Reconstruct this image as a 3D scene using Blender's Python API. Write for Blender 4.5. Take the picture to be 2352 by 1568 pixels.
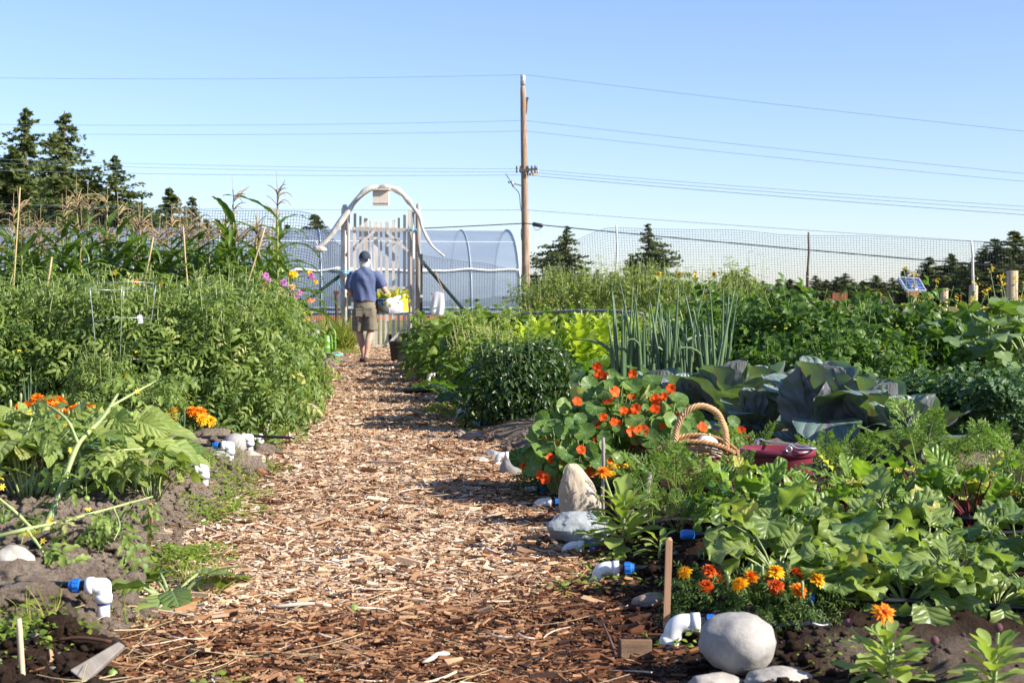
import bpy, bmesh, math
import numpy as np
from mathutils import Vector, Matrix
for _o in list(bpy.data.objects): bpy.data.objects.remove(_o)
SC = bpy.context.scene
COL = SC.collection
R = math.radians
# ------------------------------------------------------------------ camera
F, CX, CY, CAMZ, PITCH = 3435.0, 1176.0, 784.0, 1.0, R(1.568)
cam = bpy.data.cameras.new('camera'); camo = bpy.data.objects.new('camera', cam); COL.objects.link(camo)
camo.location = (0, 0, CAMZ); camo.rotation_euler = (R(90)-PITCH, 0, 0)
cam.sensor_width = 36.0; cam.lens = 36.0*F/2352.0; cam.clip_start = .1; cam.clip_end = 5000
cam.dof.use_dof = True; cam.dof.focus_distance = 8.5; cam.dof.aperture_fstop = 10.0
SC.camera = camo
# ------------------------------------------------------------------ light
SUN_EL, SUN_AZ = R(31), R(111)          # azimuth clockwise from +Y (view direction): right of the camera, a little behind
world = bpy.data.worlds.new('World'); SC.world = world; world.use_nodes = True
wn = world.node_tree.nodes; wn.clear()
sky = wn.new('ShaderNodeTexSky'); sky.sky_type = 'NISHITA'; sky.sun_disc = False
sky.sun_elevation = SUN_EL; sky.sun_rotation = SUN_AZ
sky.altitude = 50; sky.air_density = 1.0; sky.dust_density = .2; sky.ozone_density = 2.6
bg = wn.new('ShaderNodeBackground'); bg.inputs['Strength'].default_value = .098
wo = wn.new('ShaderNodeOutputWorld')
tint = wn.new('ShaderNodeMix'); tint.data_type = 'RGBA'; tint.blend_type = 'MULTIPLY'; tint.inputs[0].default_value = 1; tcw = wn.new('ShaderNodeTexCoord'); sxw = wn.new('ShaderNodeSeparateXYZ'); rw = wn.new('ShaderNodeValToRGB'); rw.color_ramp.elements[0].color = (.80, .83, 1.06, 1); rw.color_ramp.elements[1].color = (.92, .90, 1.06, 1); rw.color_ramp.elements[1].position = .22
for _a, _b in ((tcw.outputs['Generated'], sxw.inputs[0]), (sxw.outputs[2], rw.inputs[0]), (rw.outputs[0], tint.inputs[7])): world.node_tree.links.new(_a, _b)
world.node_tree.links.new(sky.outputs[0], tint.inputs[6]); world.node_tree.links.new(tint.outputs[2], bg.inputs[0]); world.node_tree.links.new(bg.outputs[0], wo.inputs[0])
sl = bpy.data.lights.new('sun', 'SUN'); sl.energy = 5.0; sl.angle = R(.53); sl.color = (1, .93, .82)
so = bpy.data.objects.new('sun', sl); COL.objects.link(so)
sdir = Vector((math.sin(SUN_AZ)*math.cos(SUN_EL), math.cos(SUN_AZ)*math.cos(SUN_EL), math.sin(SUN_EL)))
so.rotation_euler = sdir.to_track_quat('Z', 'Y').to_euler(); so.location = (8, 5, 30)
SC.view_settings.view_transform = 'Standard'; SC.view_settings.look = 'None'
SC.view_settings.exposure = 1.0; SC.view_settings.gamma = 1.0
SC.render.engine = 'CYCLES'
SC.cycles.max_bounces = 7; SC.cycles.transparent_max_bounces = 16; SC.cycles.diffuse_bounces = 3; SC.cycles.glossy_bounces = 2
SC.cycles.transmission_bounces = 5; SC.cycles.caustics_reflective = False; SC.cycles.caustics_refractive = False
try:
    SC.cycles.use_denoising = True; SC.cycles.denoiser = 'OPENIMAGEDENOISE'
except Exception: pass

# ------------------------------------------------------------------ numeric helpers
rg = np.random.default_rng(11)
_cp, _sp = math.cos(PITCH), math.sin(PITCH)
def P(x, y, Y):
    """world point seen at photo pixel (x, y) (2352 wide) at depth Y"""
    dx, dy = (x-CX)/F, (CY-y)/F
    wy = _cp + _sp*dy; wz = -_sp + _cp*dy
    k = Y/wy
    return np.array([dx*k, Y, CAMZ + wz*k])
def smooth(t):
    t = np.clip(t, 0, 1); return t*t*(3-2*t)
_lat = np.random.default_rng(5).random((64, 64, 64))
def vnoise(x, y, z=0.0):
    x, y, z = np.broadcast_arrays(np.asarray(x, float), np.asarray(y, float), np.asarray(z, float))
    xi, yi, zi = np.floor(x).astype(int), np.floor(y).astype(int), np.floor(z).astype(int)
    fx, fy, fz = x-xi, y-yi, z-zi
    fx, fy, fz = fx*fx*(3-2*fx), fy*fy*(3-2*fy), fz*fz*(3-2*fz)
    def L(a, b, c): return _lat[(xi+a) & 63, (yi+b) & 63, (zi+c) & 63]
    v = 0
    for a in (0, 1):
        for b in (0, 1):
            for c in (0, 1):
                v = v + L(a, b, c)*(fx if a else 1-fx)*(fy if b else 1-fy)*(fz if c else 1-fz)
    return v*2-1
def fbm(x, y, z=0.0, o=4):
    v, a = 0, 1.0
    for i in range(o):
        v = v + a*vnoise(np.asarray(x)*2**i+i*7.3, np.asarray(y)*2**i+i*3.1, np.asarray(z)*2**i); a *= .5
    return v
_YK = [0, 3.9, 5.3, 6.7, 8.4, 11, 16.4, 24.5, 28, 34]
def XL(Y): return np.interp(Y, _YK, [-.85, -1.0, -1.19, -1.31, -1.42, -1.73, -2.17, -2.72, -3.05, -3.4])
def XR(Y): return np.interp(Y, _YK, [.42, .38, .36, .22, .06, -.28, -.70, -1.60, -1.85, -2.2])
def H(X, Y, lump=True):
    X = np.asarray(X, float); Y = np.asarray(Y, float)
    d = np.maximum(XL(Y)-X, X-XR(Y)) + .07*vnoise(X*3.1, Y*3.1)
    fade = 1-smooth((Y-25.2)/1.6)
    near = np.where(X > XR(Y)-.3, .15+.85*smooth((Y-3.75)/1.2), .45+.55*smooth((Y-3.7)/.9))
    z = .12*smooth(d/.32)*fade*near
    z = z + np.interp(Y, [0, 24, 28, 55, 75, 400, 4000], [0, 0, .12, .28, .3, .35, .35])
    if lump:
        m = smooth(d/.2)*fade
        z = z + m*(.022*fbm(X*2.3, Y*2.3, 3.3, 3) + .016*fbm(X*9, Y*9, 1.7, 3))
    return z
def at(x, Y, dz=0.0):
    """point on the ground under photo column x at depth Y"""
    X = (x-CX)/F*Y
    return np.array([X, Y, float(soil_z(X, Y) if Y < 25 else H(X, Y)) + dz])

# ------------------------------------------------------------------ mesh builder
class MB:
    def __init__(s):
        s.v, s.q, s.t, s.r, s.uv, s.n, s.fq = [], [], [], [], [], 0, []
    def add(s, v, q=None, t=None, r=0.5, uv=None, hard=False):
        v = np.asarray(v, float).reshape(-1, 3); k = len(v)
        s.v.append(v)
        if q is not None and len(q): s.q.append(np.asarray(q, int).reshape(-1, 4)+s.n); s.fq.append(np.full(len(s.q[-1]), not hard) if np.ndim(hard) == 0 else ~np.asarray(hard))
        if t is not None and len(t): s.t.append(np.asarray(t, int).reshape(-1, 3)+s.n)
        s.r.append(np.broadcast_to(np.asarray(r, float), (k,)))
        s.uv.append(np.zeros((k, 2)) if uv is None else np.asarray(uv, float).reshape(-1, 2))
        s.n += k; return s
    def join(s, o, M=None, T=None, r=None):
        v, q, t, rr, uv = o.arrays()
        if M is not None: v = v @ np.asarray(M).T
        if T is not None: v = v + np.asarray(T)
        return s.add(v, q, t, rr if r is None else r, uv, ~np.concatenate(o.fq) if o.fq else False)
    def arrays(s):
        z = lambda L, w: np.concatenate(L) if L else np.zeros((0, w), int)
        return (np.concatenate(s.v) if s.v else np.zeros((0, 3)), z(s.q, 4), z(s.t, 3), np.concatenate(s.r) if s.r else np.zeros(0),
                np.concatenate(s.uv) if s.uv else np.zeros((0, 2)))
    def mesh(s, name, mat=None, flat=False):
        v, q, t, r, uv = s.arrays()
        me = bpy.data.meshes.new(name)
        me.vertices.add(len(v)); me.vertices.foreach_set('co', v.ravel())
        nl = len(q)*4+len(t)*3
        me.loops.add(nl); me.loops.foreach_set('vertex_index', np.concatenate([q.ravel(), t.ravel()]).astype(np.int32))
        me.polygons.add(len(q)+len(t))
        st = np.concatenate([np.arange(len(q))*4, len(q)*4+np.arange(len(t))*3]).astype(np.int32)
        me.polygons.foreach_set('loop_start', st)
        me.polygons.foreach_set('loop_total', np.concatenate([np.full(len(q), 4), np.full(len(t), 3)]).astype(np.int32))
        me.polygons.foreach_set('use_smooth', np.zeros(len(q)+len(t), bool) if flat else np.r_[np.concatenate(s.fq) if s.fq else np.zeros(0, bool), np.ones(len(t), bool)].astype(bool))
        a = me.attributes.new('rnd', 'FLOAT', 'POINT'); a.data.foreach_set('value', r.astype(np.float32))
        b = me.attributes.new('luv', 'FLOAT_VECTOR', 'POINT')
        b.data.foreach_set('vector', np.c_[uv, np.zeros(len(uv))].astype(np.float32).ravel())
        if mat: me.materials.append(mat)
        me.update(calc_edges=True); me.validate()
        return me
def nrm(a):
    a = np.asarray(a, float); return a/np.maximum(np.linalg.norm(a, axis=-1, keepdims=True), 1e-9)
def frames(d, n):
    """(N,3,3) with columns x=across, y=axis d, z~n"""
    d = nrm(d); n = np.broadcast_to(np.asarray(n, float), d.shape)
    x = np.cross(d, n); bad = np.linalg.norm(x, axis=-1) < 1e-4
    x[bad] = np.cross(d[bad], [1, .1, 0]); x = nrm(x); z = np.cross(x, d)
    return np.stack([x, d, z], axis=-1)
def scatter(mb, tpls, pos, d, n, sc, rnd):
    """stamp leaf templates; tpls: list of MB"""
    pos = np.asarray(pos, float); N = len(pos)
    if N == 0: return
    M = frames(np.broadcast_to(d, pos.shape), n)*np.broadcast_to(np.asarray(sc, float).reshape(-1, 1, 1) if np.ndim(sc) else sc, (N, 1, 1))
    rnd = np.broadcast_to(rnd, (N,))
    pick = rg.integers(0, len(tpls), N)
    for k, tp in enumerate(tpls):
        I = np.where(pick == k)[0]
        if not len(I): continue
        v, q, t, r, uv = tp.arrays()
        V = np.einsum('nij,kj->nki', M[I], v)+pos[I][:, None, :]
        off = (np.arange(len(I))*len(v))[:, None, None]
        rr = np.repeat(rnd[I], len(v)) + np.tile(r-.5, len(I))
        mb.add(V.reshape(-1, 3), (q[None]+off).reshape(-1, 4) if len(q) else None, (t[None]+off).reshape(-1, 3) if len(t) else None, rr, np.tile(uv, (len(I), 1)))
def leaf(nl=6, nw=2, w=None, L=1.0, W=.4, fold=.15, bend=.6, ruf=0.0, rk=3, rp=0.0, lob=0.0, lk=5, cup=0.0):
    """leaf blade along +Y from the origin, face up +Z"""
    t = np.linspace(0, 1, nl+1)
    wt = (np.sin(np.pi*np.clip(t, 0, 1)**.8)**.8 if w is None else w(t))
    if lob: wt = wt*(1-lob*(.5+.5*np.cos(2*np.pi*lk*t)))
    wt = np.maximum(wt, .015)*W*L*.5
    th = np.cumsum(np.r_[0, np.full(nl, bend/nl)])
    yy = np.r_[0, np.cumsum(np.cos(th[1:]))]*L/nl; zz = -np.r_[0, np.cumsum(np.sin(th[1:]))]*L/nl
    s = np.linspace(-1, 1, 2*nw+1)
    S, T = np.meshgrid(s, t)
    X = S*wt[:, None]; lift = np.abs(S)**1.2*fold*wt[:, None] - cup*(np.abs(S)**2)*wt[:, None]
    lift = lift + ruf*L*np.abs(S)**1.5*np.sin(2*np.pi*rk*T+rp+np.where(S > 0, 1.3, 0))
    Yv = yy[:, None] + lift*np.sin(th)[:, None]; Z = zz[:, None] + lift*np.cos(th)[:, None]
    V = np.stack([X, Yv+0*S, Z], -1).reshape(-1, 3)
    m = 2*nw+1
    i = (np.arange(nl)[:, None]*m+np.arange(m-1)[None]).ravel()
    q = np.stack([i, i+1, i+1+m, i+m], 1)
    mb = MB(); mb.add(V, q, None, .5, np.stack([S.ravel(), T.ravel()], 1)); return mb
def tube(mb, pts, rad, n=6, r=.5, cap=True):
    pts = np.asarray(pts, float); k = len(pts); rad = np.broadcast_to(np.asarray(rad, float), (k,))
    tg = nrm(np.gradient(pts, axis=0)); ref = np.array([0, 0, 1.0]) if abs(tg[:, 2]).mean() < .8 else np.array([1.0, 0, 0])
    a = nrm(np.cross(tg, ref)); b = np.cross(tg, a)
    an = np.arange(n)*2*np.pi/n
    V = pts[:, None]+rad[:, None, None]*(np.cos(an)[None, :, None]*a[:, None]+np.sin(an)[None, :, None]*b[:, None])
    i = np.arange(k-1)[:, None]*n; j = np.arange(n)[None]; j2 = (j+1) % n
    q = np.stack([i+j, i+j2, i+n+j2, i+n+j], -1).reshape(-1, 4)
    V = V.reshape(-1, 3); t = None
    if cap:
        V = np.r_[V, pts[:1], pts[-1:]]; jj = np.arange(n); a0, a1 = k*n, k*n+1
        t = np.r_[np.stack([jj*0+a0, (jj+1) % n, jj], 1), np.stack([jj*0+a1, (k-1)*n+jj, (k-1)*n+(jj+1) % n], 1)]
    uv = np.stack([np.tile(np.linspace(-1, 1, n), k), np.repeat(np.linspace(0, 1, k), n)], 1)
    if cap: uv = np.r_[uv, [[0, 0]], [[0, 1]]]
    mb.add(V, q, t, r, uv); return mb
def box(mb, c, s, M=None, r=.5):
    c = np.asarray(c, float); s = np.asarray(s, float)/2
    v = np.array([[x, y, z] for x in (-1, 1) for y in (-1, 1) for z in (-1, 1)])*s
    if M is not None: v = v @ np.asarray(M).T
    q = [[0, 1, 3, 2], [4, 6, 7, 5], [0, 4, 5, 1], [2, 3, 7, 6], [0, 2, 6, 4], [1, 5, 7, 3]]
    mb.add(v+c, q, None, r, None, True); return mb
def beam(mb, a, b, w, h, up=(0, 0, 1), r=.5):
    """box from a to b, w across, h along up"""
    a, b = np.asarray(a, float), np.asarray(b, float)
    M = frames((b-a)[None], np.array(up, float))[0]
    return box(mb, (a+b)/2, (w, np.linalg.norm(b-a), h), M, r)
def lathe(mb, prof, n=20, c=(0, 0, 0), sx=1.0, sy=1.0, r=.5, wob=None):
    prof = np.asarray(prof, float); k = len(prof); an = np.arange(n)*2*np.pi/n
    rr = prof[:, 0][:, None]*np.ones(n)
    if wob is not None: rr = rr*wob(prof[:, 1][:, None], an[None])
    V = np.stack([rr*np.cos(an)*sx, rr*np.sin(an)*sy, prof[:, 1][:, None]+0*rr], -1).reshape(-1, 3)+np.asarray(c, float)
    i = np.arange(k-1)[:, None]*n; j = np.arange(n)[None]; j2 = (j+1) % n
    q = np.stack([i+j, i+j2, i+n+j2, i+n+j], -1).reshape(-1, 4)
    mb.add(V, q, None, r, np.stack([np.tile(an/np.pi-1, k), np.repeat(np.linspace(0, 1, k), n)], 1)); return mb
def rotz(a):
    c, s = math.cos(a), math.sin(a); return np.array([[c, -s, 0], [s, c, 0], [0, 0, 1.0]])
def rotx(a):
    c, s = math.cos(a), math.sin(a); return np.array([[1.0, 0, 0], [0, c, -s], [0, s, c]])
def spl(pts, n):
    """smooth polyline through pts (Catmull-Rom)"""
    p = np.asarray(pts, float); p = np.r_[2*p[:1]-p[1:2], p, 2*p[-1:]-p[-2:-1]]
    u = np.linspace(0, len(p)-3-1e-6, n); i = u.astype(int); f = (u-i)[:, None]
    a, b, c, d = p[i], p[i+1], p[i+2], p[i+3]
    return .5*(2*b+(c-a)*f+(2*a-5*b+4*c-d)*f**2+(3*b-a-3*c+d)*f**3)
def ico(sub=2):
    bm = bmesh.new(); bmesh.ops.create_icosphere(bm, subdivisions=sub, radius=1)
    v = np.array([x.co[:] for x in bm.verts]); t = np.array([[a.index for a in f.verts] for f in bm.faces]); bm.free(); return v, t
ICO = {k: ico(k) for k in (1, 2, 3, 4)}
def ball(mb, c, s, sub=2, r=.5):
    v, t = ICO[sub]; mb.add(v*np.asarray(s, float)+np.asarray(c, float), None, t, r, np.stack([np.arctan2(v[:, 1], v[:, 0])/np.pi, v[:, 2]*.5+.5], 1)); return mb
def stone_mb(s, seed=0, rough=.12, sub=4, flat=0.0, facet=0.0):
    v, t = ICO[sub]; n = 1+rough*fbm(v[:, 0]*1.3+seed*5.1, v[:, 1]*1.3+seed*2.7, v[:, 2]*1.3+seed, 4)
    if facet:
        rr = np.random.default_rng(seed+50); pl = nrm(rr.normal(size=(15, 3)))
        dd = 1-facet*rr.random(15)
        for p, d in zip(pl, dd):
            k = v@p*n; n = np.where(k > d, n*d/np.maximum(k, 1e-6), n)
        n = n*(1+.02*fbm(v[:, 0]*6+seed, v[:, 1]*6, v[:, 2]*6, 3))
    w = v*n[:, None]*np.asarray(s, float)
    mb = MB(); mb.add(w, None, t); return mb
# ------------------------------------------------------------------ objects
def link(name, me, parent=None, **kw):
    o = bpy.data.objects.new(name, me); COL.objects.link(o)
    if parent is not None: o.parent = parent
    for k, v in kw.items(): o[k] = v
    return o
def T(name, label, cat, loc=(0, 0, 0), rz=0.0, group=None, sc=1.0, rot=None):
    o = link(name, None); o.empty_display_size = .1
    o.location = [float(x) for x in loc]; o.rotation_euler = rot if rot is not None else (0, 0, rz)
    o.scale = (sc,)*3 if np.ndim(sc) == 0 else sc
    o['label'] = label; o['category'] = cat
    if group: o['group'] = group
    return o
def part(name, mb, mat, parent, flat=False, **kw):
    me = mb if isinstance(mb, bpy.types.Mesh) else mb.mesh(name, mat, flat)
    return link(name, me, parent, **kw)
def solo(name, mb, mat, label, cat, group=None, flat=False, loc=None, **kw):
    me = mb if isinstance(mb, bpy.types.Mesh) else mb.mesh(name, mat, flat)
    o = link(name, me, None, **kw); o['label'] = label; o['category'] = cat
    if group: o['group'] = group
    if loc is not None: o.location = [float(x) for x in loc]
    return o
def struct(name, mb, mat, kind='structure', flat=False, label=None):
    me = mb if isinstance(mb, bpy.types.Mesh) else mb.mesh(name, mat, flat)
    o = link(name, me, None, kind=kind)
    if label: o['label'] = label; o['category'] = name.replace('_', ' ')
    return o
def kids(o): return [c for c in COL.objects if c.parent is o]
KIDS = {}
def dup(root, loc, rz=0.0, sc=1.0, label=None, group=None, rot=None):
    """a copy of a thing with copies of its parts and their sub-parts"""
    if root.name not in KIDS:
        KIDS[root.name] = [(c, [g for g in COL.objects if g.parent is c]) for c in COL.objects if c.parent is root]
    r = root.copy(); COL.objects.link(r); r.location = [float(x) for x in loc]
    r.rotation_euler = rot if rot is not None else (0, 0, rz); r.scale = (sc,)*3 if np.ndim(sc) == 0 else sc
    if label: r['label'] = label
    if group: r['group'] = group
    for c, gs in KIDS[root.name]:
        d = c.copy(); COL.objects.link(d); d.parent = r
        for g in gs:
            e = g.copy(); COL.objects.link(e); e.parent = d
    return r
class Kind:
    """first placements move the prototypes, later ones copy them"""
    def __init__(s, protos): s.p, s.used, s.k = protos, [False]*len(protos), 0
    def put(s, loc, label, group=None, rz=None, sc=1.0, which=None, rot=None):
        i = s.k % len(s.p) if which is None else which; s.k += 1
        rz = rg.uniform(0, 6.28) if rz is None else rz
        if not s.used[i]:
            s.used[i] = True; o = s.p[i]; o.location = [float(x) for x in loc]
            o.rotation_euler = rot if rot is not None else (0, 0, rz); o.scale = (sc,)*3 if np.ndim(sc) == 0 else sc; o['label'] = label
            if group: o['group'] = group
            return o
        return dup(s.p[i], loc, rz, sc, label, group, rot)
    def done(s):
        for u, o in zip(s.used, s.p):
            if not u:
                for c in [c for c in COL.objects if c.parent is o]:
                    for g in [g for g in COL.objects if g.parent is c]: bpy.data.objects.remove(g)
                    bpy.data.objects.remove(c)
                bpy.data.objects.remove(o)
# ------------------------------------------------------------------ materials
def mat(name):
    m = bpy.data.materials.new(name); m.use_nodes = True; nt = m.node_tree; nt.nodes.clear()
    out = nt.nodes.new('ShaderNodeOutputMaterial'); return m, nt, out
def N(nt, typ, **kw):
    n = nt.nodes.new(typ)
    for k, v in kw.items():
        if k in n.inputs: n.inputs[k].default_value = v
        else: setattr(n, k, v)
    return n
def ramp(nt, fac, stops):
    n = nt.nodes.new('ShaderNodeValToRGB'); e = n.color_ramp.elements
    while len(e) < len(stops): e.new(.5)
    for a, (p, c) in zip(e, stops): a.position = p; a.color = (*c, 1)
    nt.links.new(fac, n.inputs[0]); return n.outputs[0]
def attr(nt, name): return N(nt, 'ShaderNodeAttribute', attribute_name=name)
def math_(nt, op, a, b=None):
    n = nt.nodes.new('ShaderNodeMath'); n.operation = op
    for i, x in enumerate((a, b)):
        if x is None: continue
        if isinstance(x, (int, float)): n.inputs[i].default_value = x
        else: nt.links.new(x, n.inputs[i])
    return n.outputs[0]
def mixc(nt, f, a, b, mode='MIX'):
    n = nt.nodes.new('ShaderNodeMix'); n.data_type = 'RGBA'; n.blend_type = mode
    for sk, x in ((n.inputs[0], f), (n.inputs[6], a), (n.inputs[7], b)):
        if isinstance(x, (int, float)): sk.default_value = x
        elif isinstance(x, tuple): sk.default_value = (*x, 1)
        else: nt.links.new(x, sk)
    return n.outputs[2]
def noise(nt, scale, detail=4, rough=.55, coord='Object', vec=None, stretch=None):
    n = N(nt, 'ShaderNodeTexNoise', Scale=scale, Detail=detail, Roughness=rough)
    if vec is None:
        tc = nt.nodes.new('ShaderNodeTexCoord'); vec = tc.outputs[coord]
    if stretch:
        mp = nt.nodes.new('ShaderNodeMapping'); mp.inputs['Scale'].default_value = stretch; nt.links.new(vec, mp.inputs[0]); vec = mp.outputs[0]
    nt.links.new(vec, n.inputs['Vector']); return n.outputs['Fac']
def bump(nt, h, strength=.5, dist=.01):
    b = N(nt, 'ShaderNodeBump', Strength=strength, Distance=dist); nt.links.new(h, b.inputs['Height']); return b.outputs[0]
def leafmat(name, c1, c2, trans=.35, tcol=None, rough=.5, spec=.35, vein=None, vk=7, vw=.16, slant=.55, vmix=.5, polar=False, dry=None, bmp=.25, bump_scale=.002, under=None, warm=(1.22, 1.06, .80)):
    """leaf blade: hue varies leaf to leaf, veins follow the blade, light passes through"""
    c1, c2 = [tuple(min(1, x*w) for x, w in zip(c, warm)) for c in (c1, c2)]
    m, nt, out = mat(name)
    a = attr(nt, 'rnd'); f = a.outputs['Fac']
    stops = [(.0, c1), (1.0, c2)] if dry is None else [(0, c1), (.8, c2), (.93, c2), (1.0, dry)]
    col = ramp(nt, f, stops)
    nz = noise(nt, 26, 3)
    col = mixc(nt, .35, col, mixc(nt, nz, (.55, .6, .5), (1.35, 1.3, 1.3)), 'MULTIPLY')
    uv = attr(nt, 'luv'); sx = nt.nodes.new('ShaderNodeSeparateXYZ'); nt.links.new(uv.outputs['Vector'], sx.inputs[0])
    s, t = sx.outputs[0], sx.outputs[1]
    bmpn = None
    if vein is not None:
        ab = math_(nt, 'ABSOLUTE', s)
        if polar:
            k = math_(nt, 'ABSOLUTE', math_(nt, 'SINE', math_(nt, 'MULTIPLY', s, math.pi*vk)))
            k = math_(nt, 'MULTIPLY', k, t); line = math_(nt, 'LESS_THAN', k, vw)
            cen = math_(nt, 'LESS_THAN', t, .09); line = math_(nt, 'MAXIMUM', line, cen)
            hh = k
        else:
            ph = math_(nt, 'MULTIPLY', math_(nt, 'SUBTRACT', t, math_(nt, 'MULTIPLY', ab, slant*.5)), vk*math.pi)
            k = math_(nt, 'ABSOLUTE', math_(nt, 'SINE', ph)); side = math_(nt, 'LESS_THAN', k, vw)
            mid = math_(nt, 'LESS_THAN', ab, .055)
            line = math_(nt, 'MAXIMUM', side, mid); hh = math_(nt, 'MINIMUM', k, math_(nt, 'MULTIPLY', ab, 4.0))
        col = mixc(nt, math_(nt, 'MULTIPLY', line, vmix), col, vein)
        bmpn = bump(nt, math_(nt, 'ADD', hh, math_(nt, 'MULTIPLY', nz, .8)), bmp, bump_scale)
    ca = col
    if under is not None:
        geo = nt.nodes.new('ShaderNodeNewGeometry'); col = mixc(nt, geo.outputs['Backfacing'], col, mixc(nt, .7, col, under))
    p = N(nt, 'ShaderNodeBsdfPrincipled', Roughness=rough); p.inputs['Specular IOR Level'].default_value = spec
    nt.links.new(col, p.inputs['Base Color'])
    if bmpn is not None: nt.links.new(bmpn, p.inputs['Normal'])
    tr = nt.nodes.new('ShaderNodeBsdfTranslucent')
    tc = mixc(nt, 1.0, ca, tcol or (2.0, 2.1, .9), 'MULTIPLY'); nt.links.new(tc, tr.inputs[0])
    mx = nt.nodes.new('ShaderNodeMixShader'); mx.inputs[0].default_value = trans
    nt.links.new(p.outputs[0], mx.inputs[1]); nt.links.new(tr.outputs[0], mx.inputs[2]); nt.links.new(mx.outputs[0], out.inputs[0])
    return m
def plain(name, col, rough=.6, spec=.4, metal=0.0, var=.0, vscale=8, bmp=0.0, bscale=40, stretch=None, col2=None, rnd=0.0, trans=0.0):
    """coloured material with some mottling, grain and roughness variation"""
    m, nt, out = mat(name)
    p = N(nt, 'ShaderNodeBsdfPrincipled', Roughness=rough, Metallic=metal); p.inputs['Specular IOR Level'].default_value = spec
    c = None
    nz = noise(nt, vscale, 5, .6, stretch=stretch)
    c2 = col2 or tuple(x*(1-var) for x in col)
    c = ramp(nt, nz, [(.32, c2), (.68, col)])
    if rnd:
        a = attr(nt, 'rnd'); c = mixc(nt, rnd, c, ramp(nt, a.outputs['Fac'], [(0, (.35, .35, .35)), (1, (1.5, 1.45, 1.4))]), 'MULTIPLY')
    nt.links.new(c, p.inputs['Base Color'])
    if bmp:
        nt.links.new(bump(nt, noise(nt, bscale, 6, .65, stretch=stretch), bmp, .01), p.inputs['Normal'])
    if trans:
        tr = nt.nodes.new('ShaderNodeBsdfTranslucent'); nt.links.new(c, tr.inputs[0])
        mx = nt.nodes.new('ShaderNodeMixShader'); mx.inputs[0].default_value = trans
        nt.links.new(p.outputs[0], mx.inputs[1]); nt.links.new(tr.outputs[0], mx.inputs[2]); nt.links.new(mx.outputs[0], out.inputs[0])
    else: nt.links.new(p.outputs[0], out.inputs[0])
    return m
# ================================================================== ground
def grid(xs, ys, zf):
    X, Y = np.meshgrid(xs, ys); Z = zf(X, Y); n = len(xs)
    i = (np.arange(len(ys)-1)[:, None]*n+np.arange(n-1)[None]).ravel()
    mb = MB(); mb.add(np.stack([X, Y, Z], -1).reshape(-1, 3), np.stack([i, i+1, i+1+n, i+n], 1)); return mb
def ground_z(X, Y):
    z = np.interp(Y, [-60, 0, 24, 28, 55, 75, 400, 4000], [0, 0, 0, .12, .28, .3, .35, .35])
    inside = smooth((Y+1)/2)*(1-smooth((Y-26)/1.5))*(1-smooth((np.abs(X)-22)/3))
    return z - .09*inside + .03*vnoise(X*.4, Y*.4)*smooth((Y-26)/3)
gx = np.r_[-3000, -900, -300, -120, np.linspace(-60, 60, 121), 120, 300, 900, 3000]
gy = np.r_[-60, -10, np.linspace(0, 80, 161), 100, 150, 250, 400, 800, 1800, 4000]
m, nt, out = mat('meadow_ground')
p = N(nt, 'ShaderNodeBsdfPrincipled', Roughness=.95); p.inputs['Specular IOR Level'].default_value = .1
c = ramp(nt, noise(nt, .55, 6, .7), [(.3, (.10, .14, .035)), (.5, (.19, .19, .07)), (.68, (.30, .25, .13))])
c = mixc(nt, .6, c, ramp(nt, noise(nt, 14, 5, .7), [(.3, (.45, .5, .4)), (.7, (1.25, 1.2, 1.1))]), 'MULTIPLY')
nt.links.new(c, p.inputs['Base Color']); nt.links.new(p.outputs[0], out.inputs[0])
nt.links.new(bump(nt, noise(nt, 30, 5), .8, .05), p.inputs['Normal'])
struct('ground', grid(gx, gy, ground_z), m)
# garden soil: pale and dry on the left, dark and damp in the near right bed and in one wet patch at the lower left
m, nt, out = mat('garden_soil')
p = N(nt, 'ShaderNodeBsdfPrincipled', Roughness=.95); p.inputs['Specular IOR Level'].default_value = .12
dry = ramp(nt, noise(nt, 5, 6, .65), [(.3, (.25, .185, .14)), (.7, (.46, .375, .29))])
wet = ramp(nt, noise(nt, 6, 6, .65), [(.3, (.026, .016, .011)), (.72, (.085, .05, .033))])
c = mixc(nt, attr(nt, 'rnd').outputs['Fac'], dry, wet)
c = mixc(nt, .7, c, ramp(nt, noise(nt, 60, 5, .7), [(.3, (.5, .48, .45)), (.7, (1.3, 1.3, 1.3))]), 'MULTIPLY')
nt.links.new(c, p.inputs['Base Color']); nt.links.new(p.outputs[0], out.inputs[0])
nt.links.new(bump(nt, noise(nt, 55, 8, .75), 1.0, .05), p.inputs['Normal'])
SOIL = m
def wetness(X, Y):
    n = .35*vnoise(X*1.6, Y*1.6, 9.0)+.12*vnoise(X*7, Y*7, 2.0)
    right = smooth((X-XR(Y)+.12+n*.5)/.15)*(1-smooth((Y-7.1-n)/1.0))*(1-.5*smooth((4.25-Y+n*.3)/.25)*smooth((X-.75)/.2))
    left = smooth((XL(Y)-X+.1)/.1)*(1-smooth((Y-4.12-n*.35)/.1))*smooth((X+1.42+n*.3)/.08)
    return np.clip(right+left, 0, 1)
def soil_z(X, Y):
    m = smooth((np.maximum(XL(Y)-X, X-XR(Y)))/.18)
    near = 1-smooth((Y-9)/3)
    return H(X, Y)-.004 + m*near*(.03*np.abs(vnoise(X*6, Y*6, 4.0))+.024*np.maximum(0, vnoise(X*15, Y*15, 7.0))+.010*vnoise(X*34, Y*34))
def soil_patch(xs, ys):
    mb = grid(xs, ys, soil_z); v = mb.v[0]; mb.r[0] = wetness(v[:, 0], v[:, 1]); return mb
struct('garden_soil', soil_patch(np.arange(-4.4, 4.4, .024), np.arange(3.0, 9.6, .024)), SOIL)
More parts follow.
